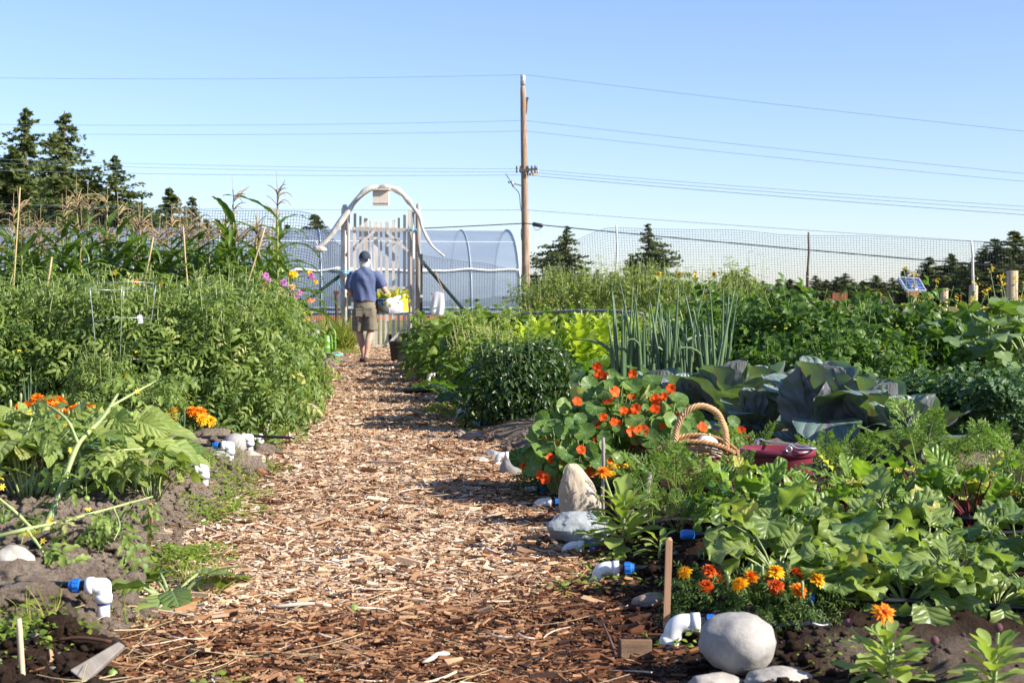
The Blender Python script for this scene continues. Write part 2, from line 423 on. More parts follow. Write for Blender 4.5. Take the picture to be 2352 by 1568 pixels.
struct('garden_soil', soil_patch(np.arange(-11, 14, .12), np.arange(9.55, 27.2, .12)), SOIL)
# wood chip path
m, nt, out = mat('chip_path')
p = N(nt, 'ShaderNodeBsdfPrincipled', Roughness=.9)
c = ramp(nt, noise(nt, 34, 6, .75), [(.3, (.03, .015, .009)), (.5, (.11, .055, .028)), (.68, (.30, .18, .10))])
nt.links.new(c, p.inputs['Base Color']); nt.links.new(p.outputs[0], out.inputs[0])
nt.links.new(bump(nt, noise(nt, 60, 6, .7), .9, .02), p.inputs['Normal'])
ys = np.arange(2.6, 29.5, .06); us = np.linspace(0, 1, 40)
U, Yg = np.meshgrid(us, ys); Lx, Rx = XL(Yg)-.1, XR(Yg)+.1
Xg = Lx+(Rx-Lx)*U+.03*vnoise(Yg*4, U*3); mb = MB(); n = 40
i = (np.arange(len(ys)-1)[:, None]*n+np.arange(n-1)[None]).ravel()
Zg = H(Xg, Yg, False)*.6+.006+.012*vnoise(Xg*5, Yg*5)*1.0+.004
mb.add(np.stack([Xg, Yg, Zg], -1).reshape(-1, 3), np.stack([i, i+1, i+1+n, i+n], 1)); struct('path', mb, m)
def path_z(X, Y): return H(X, Y, False)*.6+.012+.012*vnoise(X*5, Y*5)
# chips: one loose mass nobody could count
def chip_cloud(n, y0, y1, pw, s0, s1, spread=.06):
    Y = y0+(y1-y0)*rg.random(n)**pw; u = rg.random(n)
    edge = spread*rg.normal(size=n)*1.6
    X = XL(Y)+(XR(Y)-XL(Y))*u+edge
    L = rg.uniform(s0, s1, n)*np.exp(rg.normal(0, .38, n)); W = L*rg.uniform(.11, .32, n); Tk = W*rg.uniform(.3, .7, n)
    a = rg.normal(0, .75, n)+np.where(rg.random(n) < .25, rg.uniform(-1.5, 1.5, n), 0)
    tilt = rg.normal(0, .16, n); roll = rg.normal(0, .35, n)
    d = np.stack([np.cos(a)*np.cos(tilt), np.sin(a)*np.cos(tilt), np.sin(tilt)], 1)
    up = np.stack([-np.sin(a)*np.sin(roll), np.cos(a)*np.sin(roll), np.cos(roll)], 1)
    M = frames(d, up)
    b = np.array([[x, y, z] for y in (-.5, .5) for x in (-.5, .5) for z in (-.5, .5)])
    v = b[None]*np.stack([W, L, Tk], 1)[:, None, :]
    tp = 1-.75*rg.random((n, 1))*(b[None, :, 1] > 0)-.5*rg.random((n, 1))*(b[None, :, 1] < 0)   # tapered, split ends
    v[:, :, 0] *= tp; v[:, :, 1] += (rg.random((n, 8))-.5)*L[:, None]*.16; v[:, :, 2] += (rg.random((n, 1))-.5)*Tk[:, None]*np.sign(b[None, :, 1])
    V = np.einsum('nij,nkj->nki', M, v)
    Z = np.maximum(path_z(X, Y), H(X, Y)*1.0+.004)
    V += np.stack([X, Y, Z+Tk*.35+np.abs(L*np.sin(tilt))*.35+rg.exponential(.004, n)], 1)[:, None, :]
    # darker, redder damp bark near the camera and along the right edge
    damp = smooth((4.75-Y+.5*vnoise(X*1.2, Y*1.2, 5.)+1.25*u)/.8)*.74+smooth((u-.72+.12*vnoise(X*2, Y*2, 1.))/.25)*(1-smooth((Y-9)/3))*.4
    r = np.clip(rg.beta(1.7, 1.5, n)*(1-.50*damp)-.16*damp+.04, .0, 1)
    q = np.array([[0, 1, 3, 2], [4, 6, 7, 5], [0, 4, 5, 1], [2, 3, 7, 6], [0, 2, 6, 4], [1, 5, 7, 3]])
    return V.reshape(-1, 3), (q[None]+(np.arange(n)*8)[:, None, None]).reshape(-1, 4), np.repeat(r, 8)
mb = MB()
for args in ((46000, 3.5, 6.2, 1.0, .009, .034), (40000, 6.0, 11.5, 1.15, .011, .036), (26000, 11, 18, 1.0, .014, .040), (14000, 17.5, 29, 1.0, .018, .048)):
    v, q, r = chip_cloud(*args); mb.add(v, q, None, r)
for k in range(230):                      # long splinters and twigs among the chips
    Y = 3.6+9*rg.random()**1.6; X = XL(Y)+(XR(Y)-XL(Y))*rg.random(); a = rg.normal(0, .6); L = rg.uniform(.05, .16)
    t = np.linspace(-.5, .5, 5); cv = rg.normal(0, .12)
    pts = np.stack([X+L*t*math.cos(a)-cv*L*(t*t)*4*math.sin(a), Y+L*t*math.sin(a)+cv*L*t*t*4*math.cos(a), path_z(X, Y)+.014+.01*rg.random()+t*rg.normal(0, .02)], 1)
    tube(mb, pts, rg.uniform(.0016, .0038), 5, rg.choice([.15, .3, .9, .95]))
m, nt, out = mat('wood_chips')
p = N(nt, 'ShaderNodeBsdfPrincipled', Roughness=.8); p.inputs['Specular IOR Level'].default_value = .25
c = ramp(nt, attr(nt, 'rnd').outputs['Fac'], [(0, (.035, .016, .01)), (.17, (.15, .055, .021)), (.38, (.37, .20, .10)), (.62, (.53, .355, .215)), (.84, (.68, .52, .37)), (1, (.76, .64, .50))])
c = mixc(nt, .55, c, ramp(nt, noise(nt, 38, 5, .7), [(.3, (.5, .46, .42)), (.7, (1.2, 1.2, 1.2))]), 'MULTIPLY')
nt.links.new(c, p.inputs['Base Color']); nt.links.new(p.outputs[0], out.inputs[0])
nt.links.new(bump(nt, noise(nt, 120, 4, .7), .5, .004), p.inputs['Normal'])
CHIPS = m
struct('wood_chips', mb, CHIPS, 'stuff', True, 'tan and red brown wood chips strewn along the garden path')
# straw wisps on the path edge
mb = MB()
for k in range(200):
    Y = 3.7+16*rg.random()**2.2; side = rg.random()
    X = XL(Y)+rg.normal(.12, .16) if side < .55 else XL(Y)+(XR(Y)-XL(Y))*rg.random()
    a = rg.normal(0, .9); L = rg.uniform(.06, .28); t = np.linspace(-.5, .5, 6); cv = rg.normal(0, .35)
    pts = np.stack([X+L*t*math.cos(a)-cv*L*t*t*2*math.sin(a), Y+L*t*math.sin(a)+cv*L*t*t*2*math.cos(a), np.maximum(path_z(X, Y), H(X, Y))+.02+.012*rg.random()+t*rg.normal(0, .03)], 1)
    tube(mb, pts, rg.uniform(.0007, .0015), 4, rg.random(), cap=False)
STRAW = plain('dry_straw', (.62, .50, .28), .7, .3, var=.3, rnd=.5)
struct('straw', mb, STRAW, 'stuff', False, 'pale dry straw wisps scattered over the wood chip path')
# soil clods and small stones
def clods(n, xf, yf, s0, s1, pw, sub):
    mb = MB(); v0, t0 = ICO[sub]
    Y = yf(n); X = xf(Y); s = s0*(s1/s0)**(rg.random(n)**pw)
    for k in range(n):
        vv = v0*(1+.30*fbm(v0[:, 0]*2.1+k*3.3, v0[:, 1]*2.1+k, v0[:, 2]*2.1, 4)[:, None])*s[k]*np.array([1.1, 1, .8])
        mb.add(vv+[X[k], Y[k], soil_z(X[k], Y[k])+s[k]*.3], None, t0, float(np.clip(wetness(X[k], Y[k])+rg.normal(0, .08), 0, 1)))
    return mb
mb = clods(1700, lambda Y: XL(Y)+.05-np.abs(rg.normal(0, .75, len(Y))), lambda n: 3.55+7*rg.random(n)**1.5, .006, .040, 2.6, 3)
mb.join(clods(5200, lambda Y: XL(Y)+.03-np.abs(rg.normal(0, .6, len(Y))), lambda n: 3.5+5.5*rg.random(n)**1.6, .004, .020, 1.8, 1))
mb.join(clods(4200, lambda Y: XR(Y)-.04+np.abs(rg.normal(0, .5, len(Y))), lambda n: 3.5+5*rg.random(n)**1.2, .004, .016, 1.8, 1))
mb.join(clods(1500, lambda Y: XR(Y)-.08+np.abs(rg.normal(0, .6, len(Y))), lambda n: 3.6+6.5*rg.random(n)**1.2, .005, .03, 2.6, 2))
for (px, Y, s) in ((20, 4.6, .085), (95, 4.45, .07), (170, 4.75, .06), (60, 4.3, .06), (150, 5.2, .06), (240, 5.4, .07), (290, 5.3, .05), (330, 4.65, .045), (205, 4.0, .045), (20, 4.05, .05),
                   (430, 8.7, .10), (480, 9.2, .09), (395, 9.0, .08), (560, 9.0, .07), (370, 7.9, .12), (560, 8.4, .08), (600, 9.6, .09), (330, 7.6, .07)):
    b = at(px, Y); w = stone_mb((s*1.35, s, s*.62), int(px*7+Y*3), .33, 4); v = w.v[0]
    v *= (1+.12*fbm(v[:, 0]*45, v[:, 1]*45, v[:, 2]*45, 3)+.05*vnoise(v[:, 0]*160, v[:, 1]*160, v[:, 2]*160))[:, None]
    mb.join(w, None, b+[0, 0, s*.15], float(wetness(b[0], b[1])))
struct('soil_clods', mb, SOIL, 'stuff', False, 'crumbly clods of soil lying along both bed edges')
# pebbles
PEB = plain('pebble_grey', (.30, .28, .25), .8, .3, var=.4, vscale=5, rnd=.6)
mb = MB()
for k in range(150):
    Y = 3.7+9*rg.random()**1.5; sd = rg.random() < .6
    X = XL(Y)-abs(rg.normal(0, .3)) if sd else XR(Y)+abs(rg.normal(0, .3)); s = rg.uniform(.004, .013)
    mb.join(stone_mb((s*1.3, s, s*.7), k % 40, .15, 2), None, [X, Y, soil_z(X, Y)+s*.3], rg.random())
struct('pebbles', mb, PEB, 'stuff', False, 'small grey pebbles scattered over the soil beside the path')
# ================================================================== far background
BARK = plain('conifer_bark', (.16, .115, .085), .95, .1, var=.5, vscale=3, bmp=.6)
NEEDLE = leafmat('conifer_needles', (.05, .088, .048), (.14, .185, .08), trans=.25, rough=.7, spec=.2)
def conifer(h, rad, seed, bare=.12, up=.0, rag=.5, dens=1.0, spray=.42):
    """tapered trunk, drooping limbs in whorls, flat needle sprays with sky between the limbs"""
    r = np.random.default_rng(seed); crown, trunk = MB(), MB()
    lean = r.normal(0, .012, 2); zz = np.linspace(0, h, 10)
    axis = lambda z: np.array([lean[0]*z+.10*math.sin(z*.5+seed), lean[1]*z+.1*math.cos(z*.4), z])
    tube(trunk, [axis(z) for z in zz], np.linspace(h*.022, .02, 10), 7)
    lev = np.linspace(bare*h, h*.985, int(46*dens)); pos, dr, nn, sz = [], [], [], []
    lop = r.uniform(0, 6.28)
    for z in lev:
        f = (z-bare*h)/(h*(1-bare)); L0 = rad*(1-f)**.8*(.55+.45*min(1, f*6)+.0)+rad*.02
        for b in range(int(4+4*(1-f)*dens+r.integers(0, 2))):
            a = r.uniform(0, 6.28); L = L0*r.uniform(1-rag, 1+rag*.65)*(1+.22*math.cos(a-lop))
            k = max(4, int(L/spray*2.4)); u = np.linspace(.12, 1, k)
            dz = L*(.10*u-.55*u**2*.55+(up+r.normal(0, .2))*u+.16*u**3)+r.normal(0, .04)
            z = min(h*.98, z+r.normal(0, .016*h)*(1-f)); o = axis(z); px = o[0]+np.cos(a)*L*u; py = o[1]+np.sin(a)*L*u; pz = z+dz
            if L > rad*.35: tube(trunk, np.stack([px, py, pz], 1)[::max(1, k//3)], [.018*h/10*(1-x)+.006 for x in u[::max(1, k//3)]], 4, cap=False)
            for rep in range(6):
                off = r.normal(0, 1, (k, 3))*np.array([.17, .17, .13])*min(L, rad*.8)*.33*(.5+u)[:, None]
                pos.append(np.stack([px, py, pz], 1)+off)
                aa = a+r.normal(0, .8, k); dr.append(np.stack([np.cos(aa), np.sin(aa), r.normal(-.55, .6, k)], 1))
                nn.append(r.normal(0, .8, (k, 3))+[0, 0, 1]); sz.append(spray*r.uniform(.55, 1.2, k)*(.48+.62*(1-f)))
    pos, dr, nn, sz = map(np.concatenate, (pos, dr, nn, sz))
    tp = []
    for k in range(3):                                     # a ragged spray of needles
        mb = MB()
        for j in range(5):
            a = (j-2)*.42+r.normal(0, .12); l = r.uniform(.6, 1.0)*(1-.12*abs(j-2)); w = .15
            d = np.array([math.sin(a), math.cos(a), -.12*abs(j-2)]); x = np.array([math.cos(a), -math.sin(a), 0])*w
            mb.add([[0, 0, 0], d*l*.5+x, d*l, d*l*.5-x], [[0, 1, 2, 3]], None, .5)
        tp.append(mb)
    scatter(crown, tp, pos, dr, nn, sz, np.clip(.5+.28*r.normal(size=len(pos)), 0, 1))
    return trunk, crown
def conifer_thing(h, rad, seed, **kw):
    t = T('conifer_tree', 'x', 'tree'); tr, cr = conifer(h, rad, seed, **kw)
    part('trunk', tr, BARK, t); part('crown', cr, NEEDLE, t); return t
TREES = [conifer_thing(10, 2.6, 3, rag=.55), conifer_thing(10, 2.9, 8, rag=.75, dens=.85, bare=.08), conifer_thing(10, 2.3, 21, rag=.35, dens=1.1), conifer_thing(10, 1.9, 33, rag=.3, up=.1, dens=.9)]
KT = Kind(TREES)
def tree(px, top, Y, which, label, group, width=1.0, rz=None):
    tp = P(px, top, Y); z0 = float(np.interp(Y, [28, 55, 75, 400], [.12, .28, .3, .35])); s = (tp[2]-z0)/10.0
    width = width*(1.05 if px < 700 else 1.65 if px > 2000 and Y < 240 else 1.28 if Y < 240 else 2.4)
    KT.put((tp[0], Y, z0-.05), label, group, rz=rz, sc=(s*width, s*width, s), which=which)
gl = 'conifers rising behind the corn'
tree(70, 246, 92, 1, 'tallest dark conifer behind the corn, its top the highest of all trees', gl, 1.15, 0.4)
tree(130, 250, 96, 0, 'tall conifer with a narrow second top beside the highest tree', gl, 1.1, 2.0)
tree(20, 330, 86, 2, 'broad conifer cut by the picture edge in front of the tallest pair', gl, 1.5)
tree(135, 375, 84, 2, 'rounded bushy conifer low at the foot of the tallest tree', gl, 1.5)
tree(-30, 265, 95, 0, 'conifer half out of the frame past the tallest tree', gl, 1.3)
tree(255, 352, 95, 1, 'lone ragged conifer with a lopsided top next to the big pair', gl, 1.25, 3.4)
tree(190, 450, 80, 2, 'short dense conifer between the big pair and the ragged lone tree', gl, 1.5)
tree(395, 427, 100, 2, 'slim conifer above the corn tassels right of the ragged tree', gl, 1.2)
tree(345, 500, 100, 2, 'low conifer just over the corn between ragged and slim trees', gl, 1.5)
tree(447, 447, 110, 3, 'smallest pointed conifer at the right end of the left tree group', gl, 1.1)
tree(468, 500, 105, 2, 'little round conifer touching the corn tassels at the group end', gl, 1.5)
gm = 'treetops over the greenhouse roof'
tree(725, 489, 130, 2, 'small conifer top poking over the greenhouse left of the gate', gm, 1.3)
tree(664, 512, 150, 3, 'tiny pale treetop above the greenhouse roof near the corn', gm, 1.2)
tree(838, 517, 150, 2, 'treetop seen between the gate pickets above the greenhouse roof', gm, 1.4)
gr = 'conifers beyond the right hand net'
tree(1300, 517, 150, 1, 'large ragged conifer nearest the utility pole beyond the net', gr, 1.25, .9)
tree(1492, 511, 150, 1, 'large leaning conifer with a notched top between two net posts', gr, 1.05, 4.2)
tree(1455, 585, 152, 2, 'bushy low conifer at the left foot of the notched conifer', gr, 1.5)
tree(1372, 617, 165, 2, 'small dense conifer between the two large ragged ones', gr, 1.35)
tree(1402, 622, 165, 3, 'thin conifer beside the first net post', gr, 1.3)
tree(1232, 622, 165, 3, 'narrow conifer hugging the utility pole', gr, 1.4)
tree(1255, 640, 165, 2, 'squat conifer between the pole and the large ragged tree', gr, 1.7)
gf = 'small distant trees in the low tree line'
for k, (px, top, w) in enumerate(((1690, 628, 3), (1712, 632, 3), (1733, 650, 2), (1752, 652, 3), (1790, 656, 2), (1818, 648, 2), (1838, 655, 3), (1872, 640, 3), (1895, 650, 2), (1922, 643, 3), (1940, 635, 3), (1962, 655, 2), (1985, 652, 2), (2010, 640, 2), (2032, 655, 2), (2050, 645, 3))):
    tree(px, top-9, 260, w, ['pair member of two thin trees at the near end of the low tree line', 'thin tree standing second in the low tree line', 'short tree in the gap after the thin pair', 'small tree left of the second net post', 'low tree just left of the second net post', 'rounded tree just left of the net post top', 'little tree touching the second net post', 'pointed tree just right of the second net post', 'short tree after the pointed one by the net post',
         'slim tree above the red boards', 'tallest slim tree above the red boards', 'squat tree right of the red boards', 'squat tree left of the solar panel', 'bushy tree at the left corner of the solar panel', 'short tree behind the wooden table frame', 'thin tree peeping out beside the solar panel'][k], gf, 1.35 if w == 2 else 1.25)
gw = 'tall conifers in the dark wood behind the solar panel'
for px, top, Y, w, wd, lb in ((2082, 612, 190, 2, 1.3, 'conifer at the near edge of the dark wood behind the solar panel'), (2135, 588, 190, 3, 1.6, 'pointed conifer in the dark wood directly above the panel'), (2182, 580, 190, 2, 1.3, 'conifer with a forked top left of the leaning net post'), (2208, 600, 195, 2, 1.3, 'lower conifer filling the wood beside the leaning net post'),
                              (2258, 570, 180, 1, 1.2, 'ragged conifer just right of the leaning net post'), (2290, 545, 180, 3, 1.7, 'sharp topped conifer in the wood, second highest there'), (2332, 528, 178, 2, 1.4, 'highest conifer of the wood at the picture edge'), (2366, 560, 178, 2, 1.3, 'conifer cut off by the picture edge at the end of the wood'), (2240, 610, 170, 2, 1.6, 'bushy conifer low in the wood behind the leaning net post'), (2310, 590, 170, 2, 1.8, 'broad conifer low in the wood behind the round fence post'), (2160, 630, 185, 2, 1.7, 'broad low conifer right behind the solar panel')):
    tree(px, top, Y, w, lb, gw, wd)
KT.done()
# ------------------------------------------------------------------ utility pole and wires
WOODP = plain('weathered_pole_wood', (.42, .31, .235), .9, .15, var=.55, vscale=2.5, stretch=(6, 6, .6), bmp=.4, bscale=18, col2=(.20, .13, .09))
GREYM = plain('dark_hardware', (.09, .09, .09), .6, .4, var=.3)
PALEM = plain('pale_insulator', (.45, .47, .5), .4, .5, var=.15)
PB = P(1209, 683, 72); PB[2] = .28
up_ = T('utility_pole', 'tall weathered wooden utility pole beside the greenhouse end', 'utility pole', PB)
pt = lambda x, y: P(x, y, 72)-PB
mb = MB(); tube(mb, spl([(0, 0, 0), pt(1206, 500), pt(1203, 300), pt(1201, 200)], 12), np.linspace(.2, .125, 12), 12); part('shaft', mb, WOODP, up_)
mb = MB(); b = pt(1201, 202); tube(mb, [b, b+[0, 0, .12]], .10, 10); tube(mb, [b+[0, 0, .1], b+[0, 0, .62]], [.13, .12], 10); part('post_insulator', mb, PALEM, up_)
for (y, sgn) in ((392, 1), (400, -1)):
    mb = MB(); c = pt(1205, y); beam(mb, c+[-.25*sgn, -.12, -.02], c+[.62, -.5*sgn+.1, .05], .09, .11); arm = part('crossarm', mb, WOODP, up_)
    for u in (-.38, -.2, .16, .34, .5, .62):
        mb = MB(); q = c+np.array([u, -.12-.2*sgn*u, .12]); tube(mb, [q-[0, 0, .08], q, q+[0, 0, .05], q+[0, 0, .10]], [.02, .05, .03, .045], 8); part('insulator', mb, PALEM if u > .5 else GREYM, arm)
mb = MB(); tube(mb, [pt(1213, 398), pt(1209, 425)], .03, 6); part('brace', mb, GREYM, up_)
mb = MB(); beam(mb, pt(1204, 245), pt(1212, 224), .09, .12); tube(mb, [pt(1212, 226), pt(1209, 262)], .025, 6); tube(mb, [pt(1206, 255), pt(1211, 235)], .05, 6); part('bracket_arm', mb, plain('rusty_bracket', (.20, .10, .07), .8, .3, var=.5), up_)
mb = MB(); tube(mb, [pt(1204, 428), pt(1176, 421)], .03, 6); tube(mb, [pt(1180, 428), pt(1174, 415)], .07, 8); tube(mb, [pt(1172, 420), pt(1167, 417)], .05, 8); part('fuse_switch', mb, PALEM, up_)
mb = MB(); tube(mb, spl([pt(1162, 399), pt(1163, 402), pt(1171, 414)], 8), .018, 5); tube(mb, spl([pt(1178, 428), pt(1192, 444), pt(1195, 470), pt(1199, 490)], 12), .018, 5); tube(mb, spl([pt(1203, 514), pt(1197, 530), pt(1198, 552)], 10), .018, 5); part('jumper_wire', mb, GREYM, up_)
CABLE = plain('cable_grey_blue', (.20, .27, .34), .6, .4, var=.1)
CABD = plain('cable_dark', (.05, .055, .06), .6, .4, var=.1)
wl = [(172, 166, 298, .008, CABLE, 'topmost power line reaching the tip of the pole'), (277, 273, 395, .008, CABLE, 'upper line of the middle pair of power lines'), (301, 293, 413, .008, CABLE, 'lower line of the middle pair of power lines'),
      (388, 352, 470, .008, CABLE, 'first of three close lines at the crossarm, highest of them'), (395, 361, 479, .008, CABLE, 'middle of three close lines at the crossarm'), (402, 378, 489, .010, CABLE, 'lowest of three close lines at the crossarm'),
      (482, 455, 556, .010, CABLE, 'single pale line below the crossarm'), (513, 542, 612, .026, CABD, 'thick dark communication line, lowest on the pole')]
for yp, yl, yr, rad, mt, lb in wl:
    a = P(-700, yl+(yl-yp)*.55, 76); b = P(1206, yp, 71.8); c = P(3100, yr+(yr-yp)*.62, 58)
    t = np.linspace(0, 1, 30)[:, None]; sag = 4*t*(1-t)
    l1 = a*(1-t)+b*t; l1[:, 2] -= (sag*.30)[:, 0]*(1 if yp < 500 else 1.0)
    l2 = b*(1-t)+c*t; l2[:, 2] -= (sag*.12)[:, 0]
    mb = MB(); tube(mb, np.r_[l1, l2[1:]], rad, 5); solo('power_line', mb, mt, lb, 'power line', 'power lines on the utility pole')
mb = MB(); a, b = P(1223, 514.5, 71.4), P(1247, 519, 71.0); tube(mb, [a, a*.9+b*.1, a*.1+b*.9, b], [.04, .10, .10, .03], 8)
sc_ = solo('splice_case', mb, CABD, 'black splice case hanging on the lowest line by the pole', 'splice case')
mb = MB(); tube(mb, spl([P(1225, 518, 71.4), P(1229, 527, 71.3), P(1237, 528, 71.2), P(1244, 522, 71.1)], 12), .012, 4); part('cable_loop', mb, CABD, sc_)
# ------------------------------------------------------------------ greenhouse
m, nt, out = mat('greenhouse_film')
p = N(nt, 'ShaderNodeBsdfPrincipled', Roughness=.38); p.inputs['Specular IOR Level'].default_value = .5
c = ramp(nt, noise(nt, .35, 4, .6, stretch=(.4, 1, 1.6)), [(.35, (.27, .34, .47)), (.65, (.38, .45, .56))])
nt.links.new(c, p.inputs['Base Color'])
nt.links.new(bump(nt, noise(nt, 1.2, 3, .5, stretch=(.3, 1, 1)), .25, .08), p.inputs['Normal'])
tl = N(nt, 'ShaderNodeBsdfTranslucent'); tl.inputs[0].default_value = (.42, .52, .60, 1)
tp = N(nt, 'ShaderNodeBsdfTransparent'); tp.inputs[0].default_value = (.93, .96, .97, 1)
m1 = nt.nodes.new('ShaderNodeMixShader'); m1.inputs[0].default_value = .30; nt.links.new(p.outputs[0], m1.inputs[1]); nt.links.new(tl.outputs[0], m1.inputs[2])
m2 = nt.nodes.new('ShaderNodeMixShader'); m2.inputs[0].default_value = .33; nt.links.new(m1.outputs[0], m2.inputs[1]); nt.links.new(tp.outputs[0], m2.inputs[2]); nt.links.new(m2.outputs[0], out.inputs[0])
FILM = m
RIB = plain('galvanised_hoop', (.38, .46, .56), .45, .5, .2, var=.15)
WHITE = plain('white_trim', (.82, .83, .84), .5, .4, var=.05)
ORB = plain('stained_baseboard', (.46, .20, .10), .85, .2, var=.4, vscale=3)
th = R(9.5); ga = np.array([math.cos(th), math.sin(th), 0]); gb = np.array([-math.sin(th), math.cos(th), 0])
GO = P(1196, 736, 56.0); GO[2] = .24
gt = T('greenhouse', 'long plastic film hoop greenhouse behind the gate and nets', 'greenhouse', GO)
GW, GH, GL = 6.4, 3.5, 34.0
def hoop(n=26):
    a = np.linspace(0, np.pi, n); y = -np.cos(a)*GW/2+GW/2; z = np.sin(a)**.62*GH
    return np.stack([y, z], 1)
hp = hoop(); xs = np.linspace(0, -GL, 60); mb = MB()
V = xs[:, None, None]*ga+hp[None, :, 0:1]*gb+hp[None, :, 1:2]*np.array([0, 0, 1.0]); n = len(hp)
i = (np.arange(len(xs)-1)[:, None]*n+np.arange(n-1)[None]).ravel()
mb.add(V.reshape(-1, 3), np.stack([i, i+1, i+1+n, i+n], 1)); part('film_cover', mb, FILM, gt)
mb = MB(); e = hp[:, 0:1]*gb+hp[:, 1:2]*np.array([0, 0, 1.0])-ga*.02; mb.add(np.r_[e, [GW/2*gb]], None, [[len(e), k, k+1] for k in range(len(e)-1)]); part('end_wall', mb, FILM, gt)
mb = MB(); e = hp[:, 0:1]*gb+hp[:, 1:2]*np.array([0, 0, 1.0])-ga*GL; mb.add(np.r_[e, [GW/2*gb-ga*GL]], None, [[len(e), k, k+1] for k in range(len(e)-1)]); part('end_wall', mb, FILM, gt)
for k in range(14):
    x = -k*1.85*1.0-(.02 if k == 0 else 0); mb = MB(); c = (hp-[GW/2, 0])*[1.006, 1.006]+[GW/2, 0]
    tube(mb, x*ga+c[:, 0:1]*gb+c[:, 1:2]*np.array([0, 0, 1.0]), .026 if k else .05, 6); part('hoop', mb, RIB, gt)
k = 7
mb = MB(); c = hp[k]; tube(mb, [c[0]*gb+[0, 0, c[1]]-gb*.03, -GL*ga+c[0]*gb+[0, 0, c[1]]-gb*.03], .02, 6); part('purlin', mb, RIB, gt)
mb = MB(); t = np.arange(0, GL, .18); k = np.argmin(abs(hp[:13, 1]-1.72)); c = hp[k]
bulge = .03+.045*(rg.random(len(t)) > .86)
tube(mb, -t[:, None]*ga+(c[0]-.06)*gb+np.c_[0*t, 0*t, c[1]+.02*np.sin(t*4)+.02*np.sin(t*1.3)+.03*vnoise(t*2, 0*t)], bulge+.01, 7); part('rolled_film', mb, WHITE, gt)
mb = MB(); beam(mb, [0, 0, .1]-gb*.06, -GL*ga+[0, 0, .1]-gb*.06, .04, .22); part('baseboard', mb, ORB, gt)
mb = MB(); beam(mb, [0, 0, .50]-gb*.04, -GL*ga+[0, 0, .50]-gb*.04, .03, .05); beam(mb, [0, 0, .33]-gb*.045, -GL*ga+[0, 0, .33]-gb*.045, .03, .035); part('side_rail', mb, RIB, gt)
# crop rows seen dimly through the film
mb = MB(); LF = [leaf(3, 1, L=.30, W=.6, bend=.9), leaf(3, 1, L=.24, W=.7, bend=.5)]
nL = 7500; u = rg.random(nL)*GL; w = .35+rg.random(nL)*3.2; hh = (.62+.4*np.abs(vnoise(u*.55, 0*u)))*rg.random(nL)**.7*1.05
pos = -u[:, None]*ga+w[:, None]*gb+np.c_[0*u, 0*u, hh]+GO
scatter(mb, LF, pos, rg.normal(size=(nL, 3))*[1, 1, .4], rg.normal(0, .4, (nL, 3))+[0, 0, 1], 1.5, rg.random(nL))
LEAFD = leafmat('dull_green_leaves', (.04, .075, .02), (.09, .14, .035), trans=.25)
struct('crop_foliage', mb, LEAFD, 'stuff', False, 'dark crops growing inside the plastic greenhouse')
# ------------------------------------------------------------------ red car beyond the shrubs
RED = plain('red_paint', (.50, .03, .03), .25, .6, var=.08); CGL = plain('car_glass', (.04, .05, .07), .08, .8, var=.1); BLK = plain('black_rubber', (.02, .02, .02), .8, .2, var=.3)
b = P(1237, 700, 125); b[2] = .3
car = T('parked_car', 'red parked car half hidden behind the pale flowering shrubs', 'car', b, rz=R(12))
def hull(mb, sec):
    """sections along y: (y, half width bottom, half width top, z0, z1)"""
    V = []
    for y, w0, w1, z0, z1 in sec:
        V += [(-w0, y, z0), (-w0*1.02, y, z0+(z1-z0)*.5), (-w1, y, z1), (0, y, z1*1.01), (w1, y, z1), (w0*1.02, y, z0+(z1-z0)*.5), (w0, y, z0)]
    k = 7; q = [[i*k+j, i*k+(j+1) % k, (i+1)*k+(j+1) % k, (i+1)*k+j] for i in range(len(sec)-1) for j in range(k)]
    q += [[0, 1, 5, 6], [1, 2, 4, 5]]; q += [[a+(len(sec)-1)*k for a in r_] for r_ in ([0, 6, 5, 1], [1, 5, 4, 2])]
    mb.add(V, q, [[2, 3, 4], [(len(sec)-1)*k+2, (len(sec)-1)*k+4, (len(sec)-1)*k+3]])
mb = MB(); hull(mb, [(-2.1, .72, .66, .4, .78), (-2.0, .82, .76, .3, .9), (-1, .85, .8, .25, .92), (1.2, .85, .8, .25, .92), (2.0, .8, .72, .3, .82), (2.15, .7, .62, .4, .7)]); part('body', mb, RED, car)
mb = MB(); hull(mb, [(-1.9, .76, .7, .9, .95), (-1.35, .74, .58, .9, 1.36), (.1, .74, .58, .9, 1.4), (.9, .74, .66, .9, .96)]); part('cabin', mb, CGL, car)
mb = MB(); hull(mb, [(-1.3, .6, .56, 1.36, 1.42), (-.6, .62, .58, 1.37, 1.46), (.1, .6, .56, 1.38, 1.43)]); part('roof', mb, RED, car)
TL = plain('tail_lamp_red', (.85, .09, .03), .2, .6, var=.1)
for s in (-1, 1):
    mb = MB(); box(mb, (s*.66, -2.1, .76), (.26, .06, .13)); part('tail_lamp', mb, TL, car)
    for y in (-1.35, 1.35):
        mb = MB(); a = np.linspace(0, 2*np.pi, 2); tube(mb, [(s*.66, y, .31), (s*.70, y, .31), (s*.86, y, .31), (s*.88, y, .31)], [.27, .31, .31, .27], 16); part('wheel', mb, BLK, car)
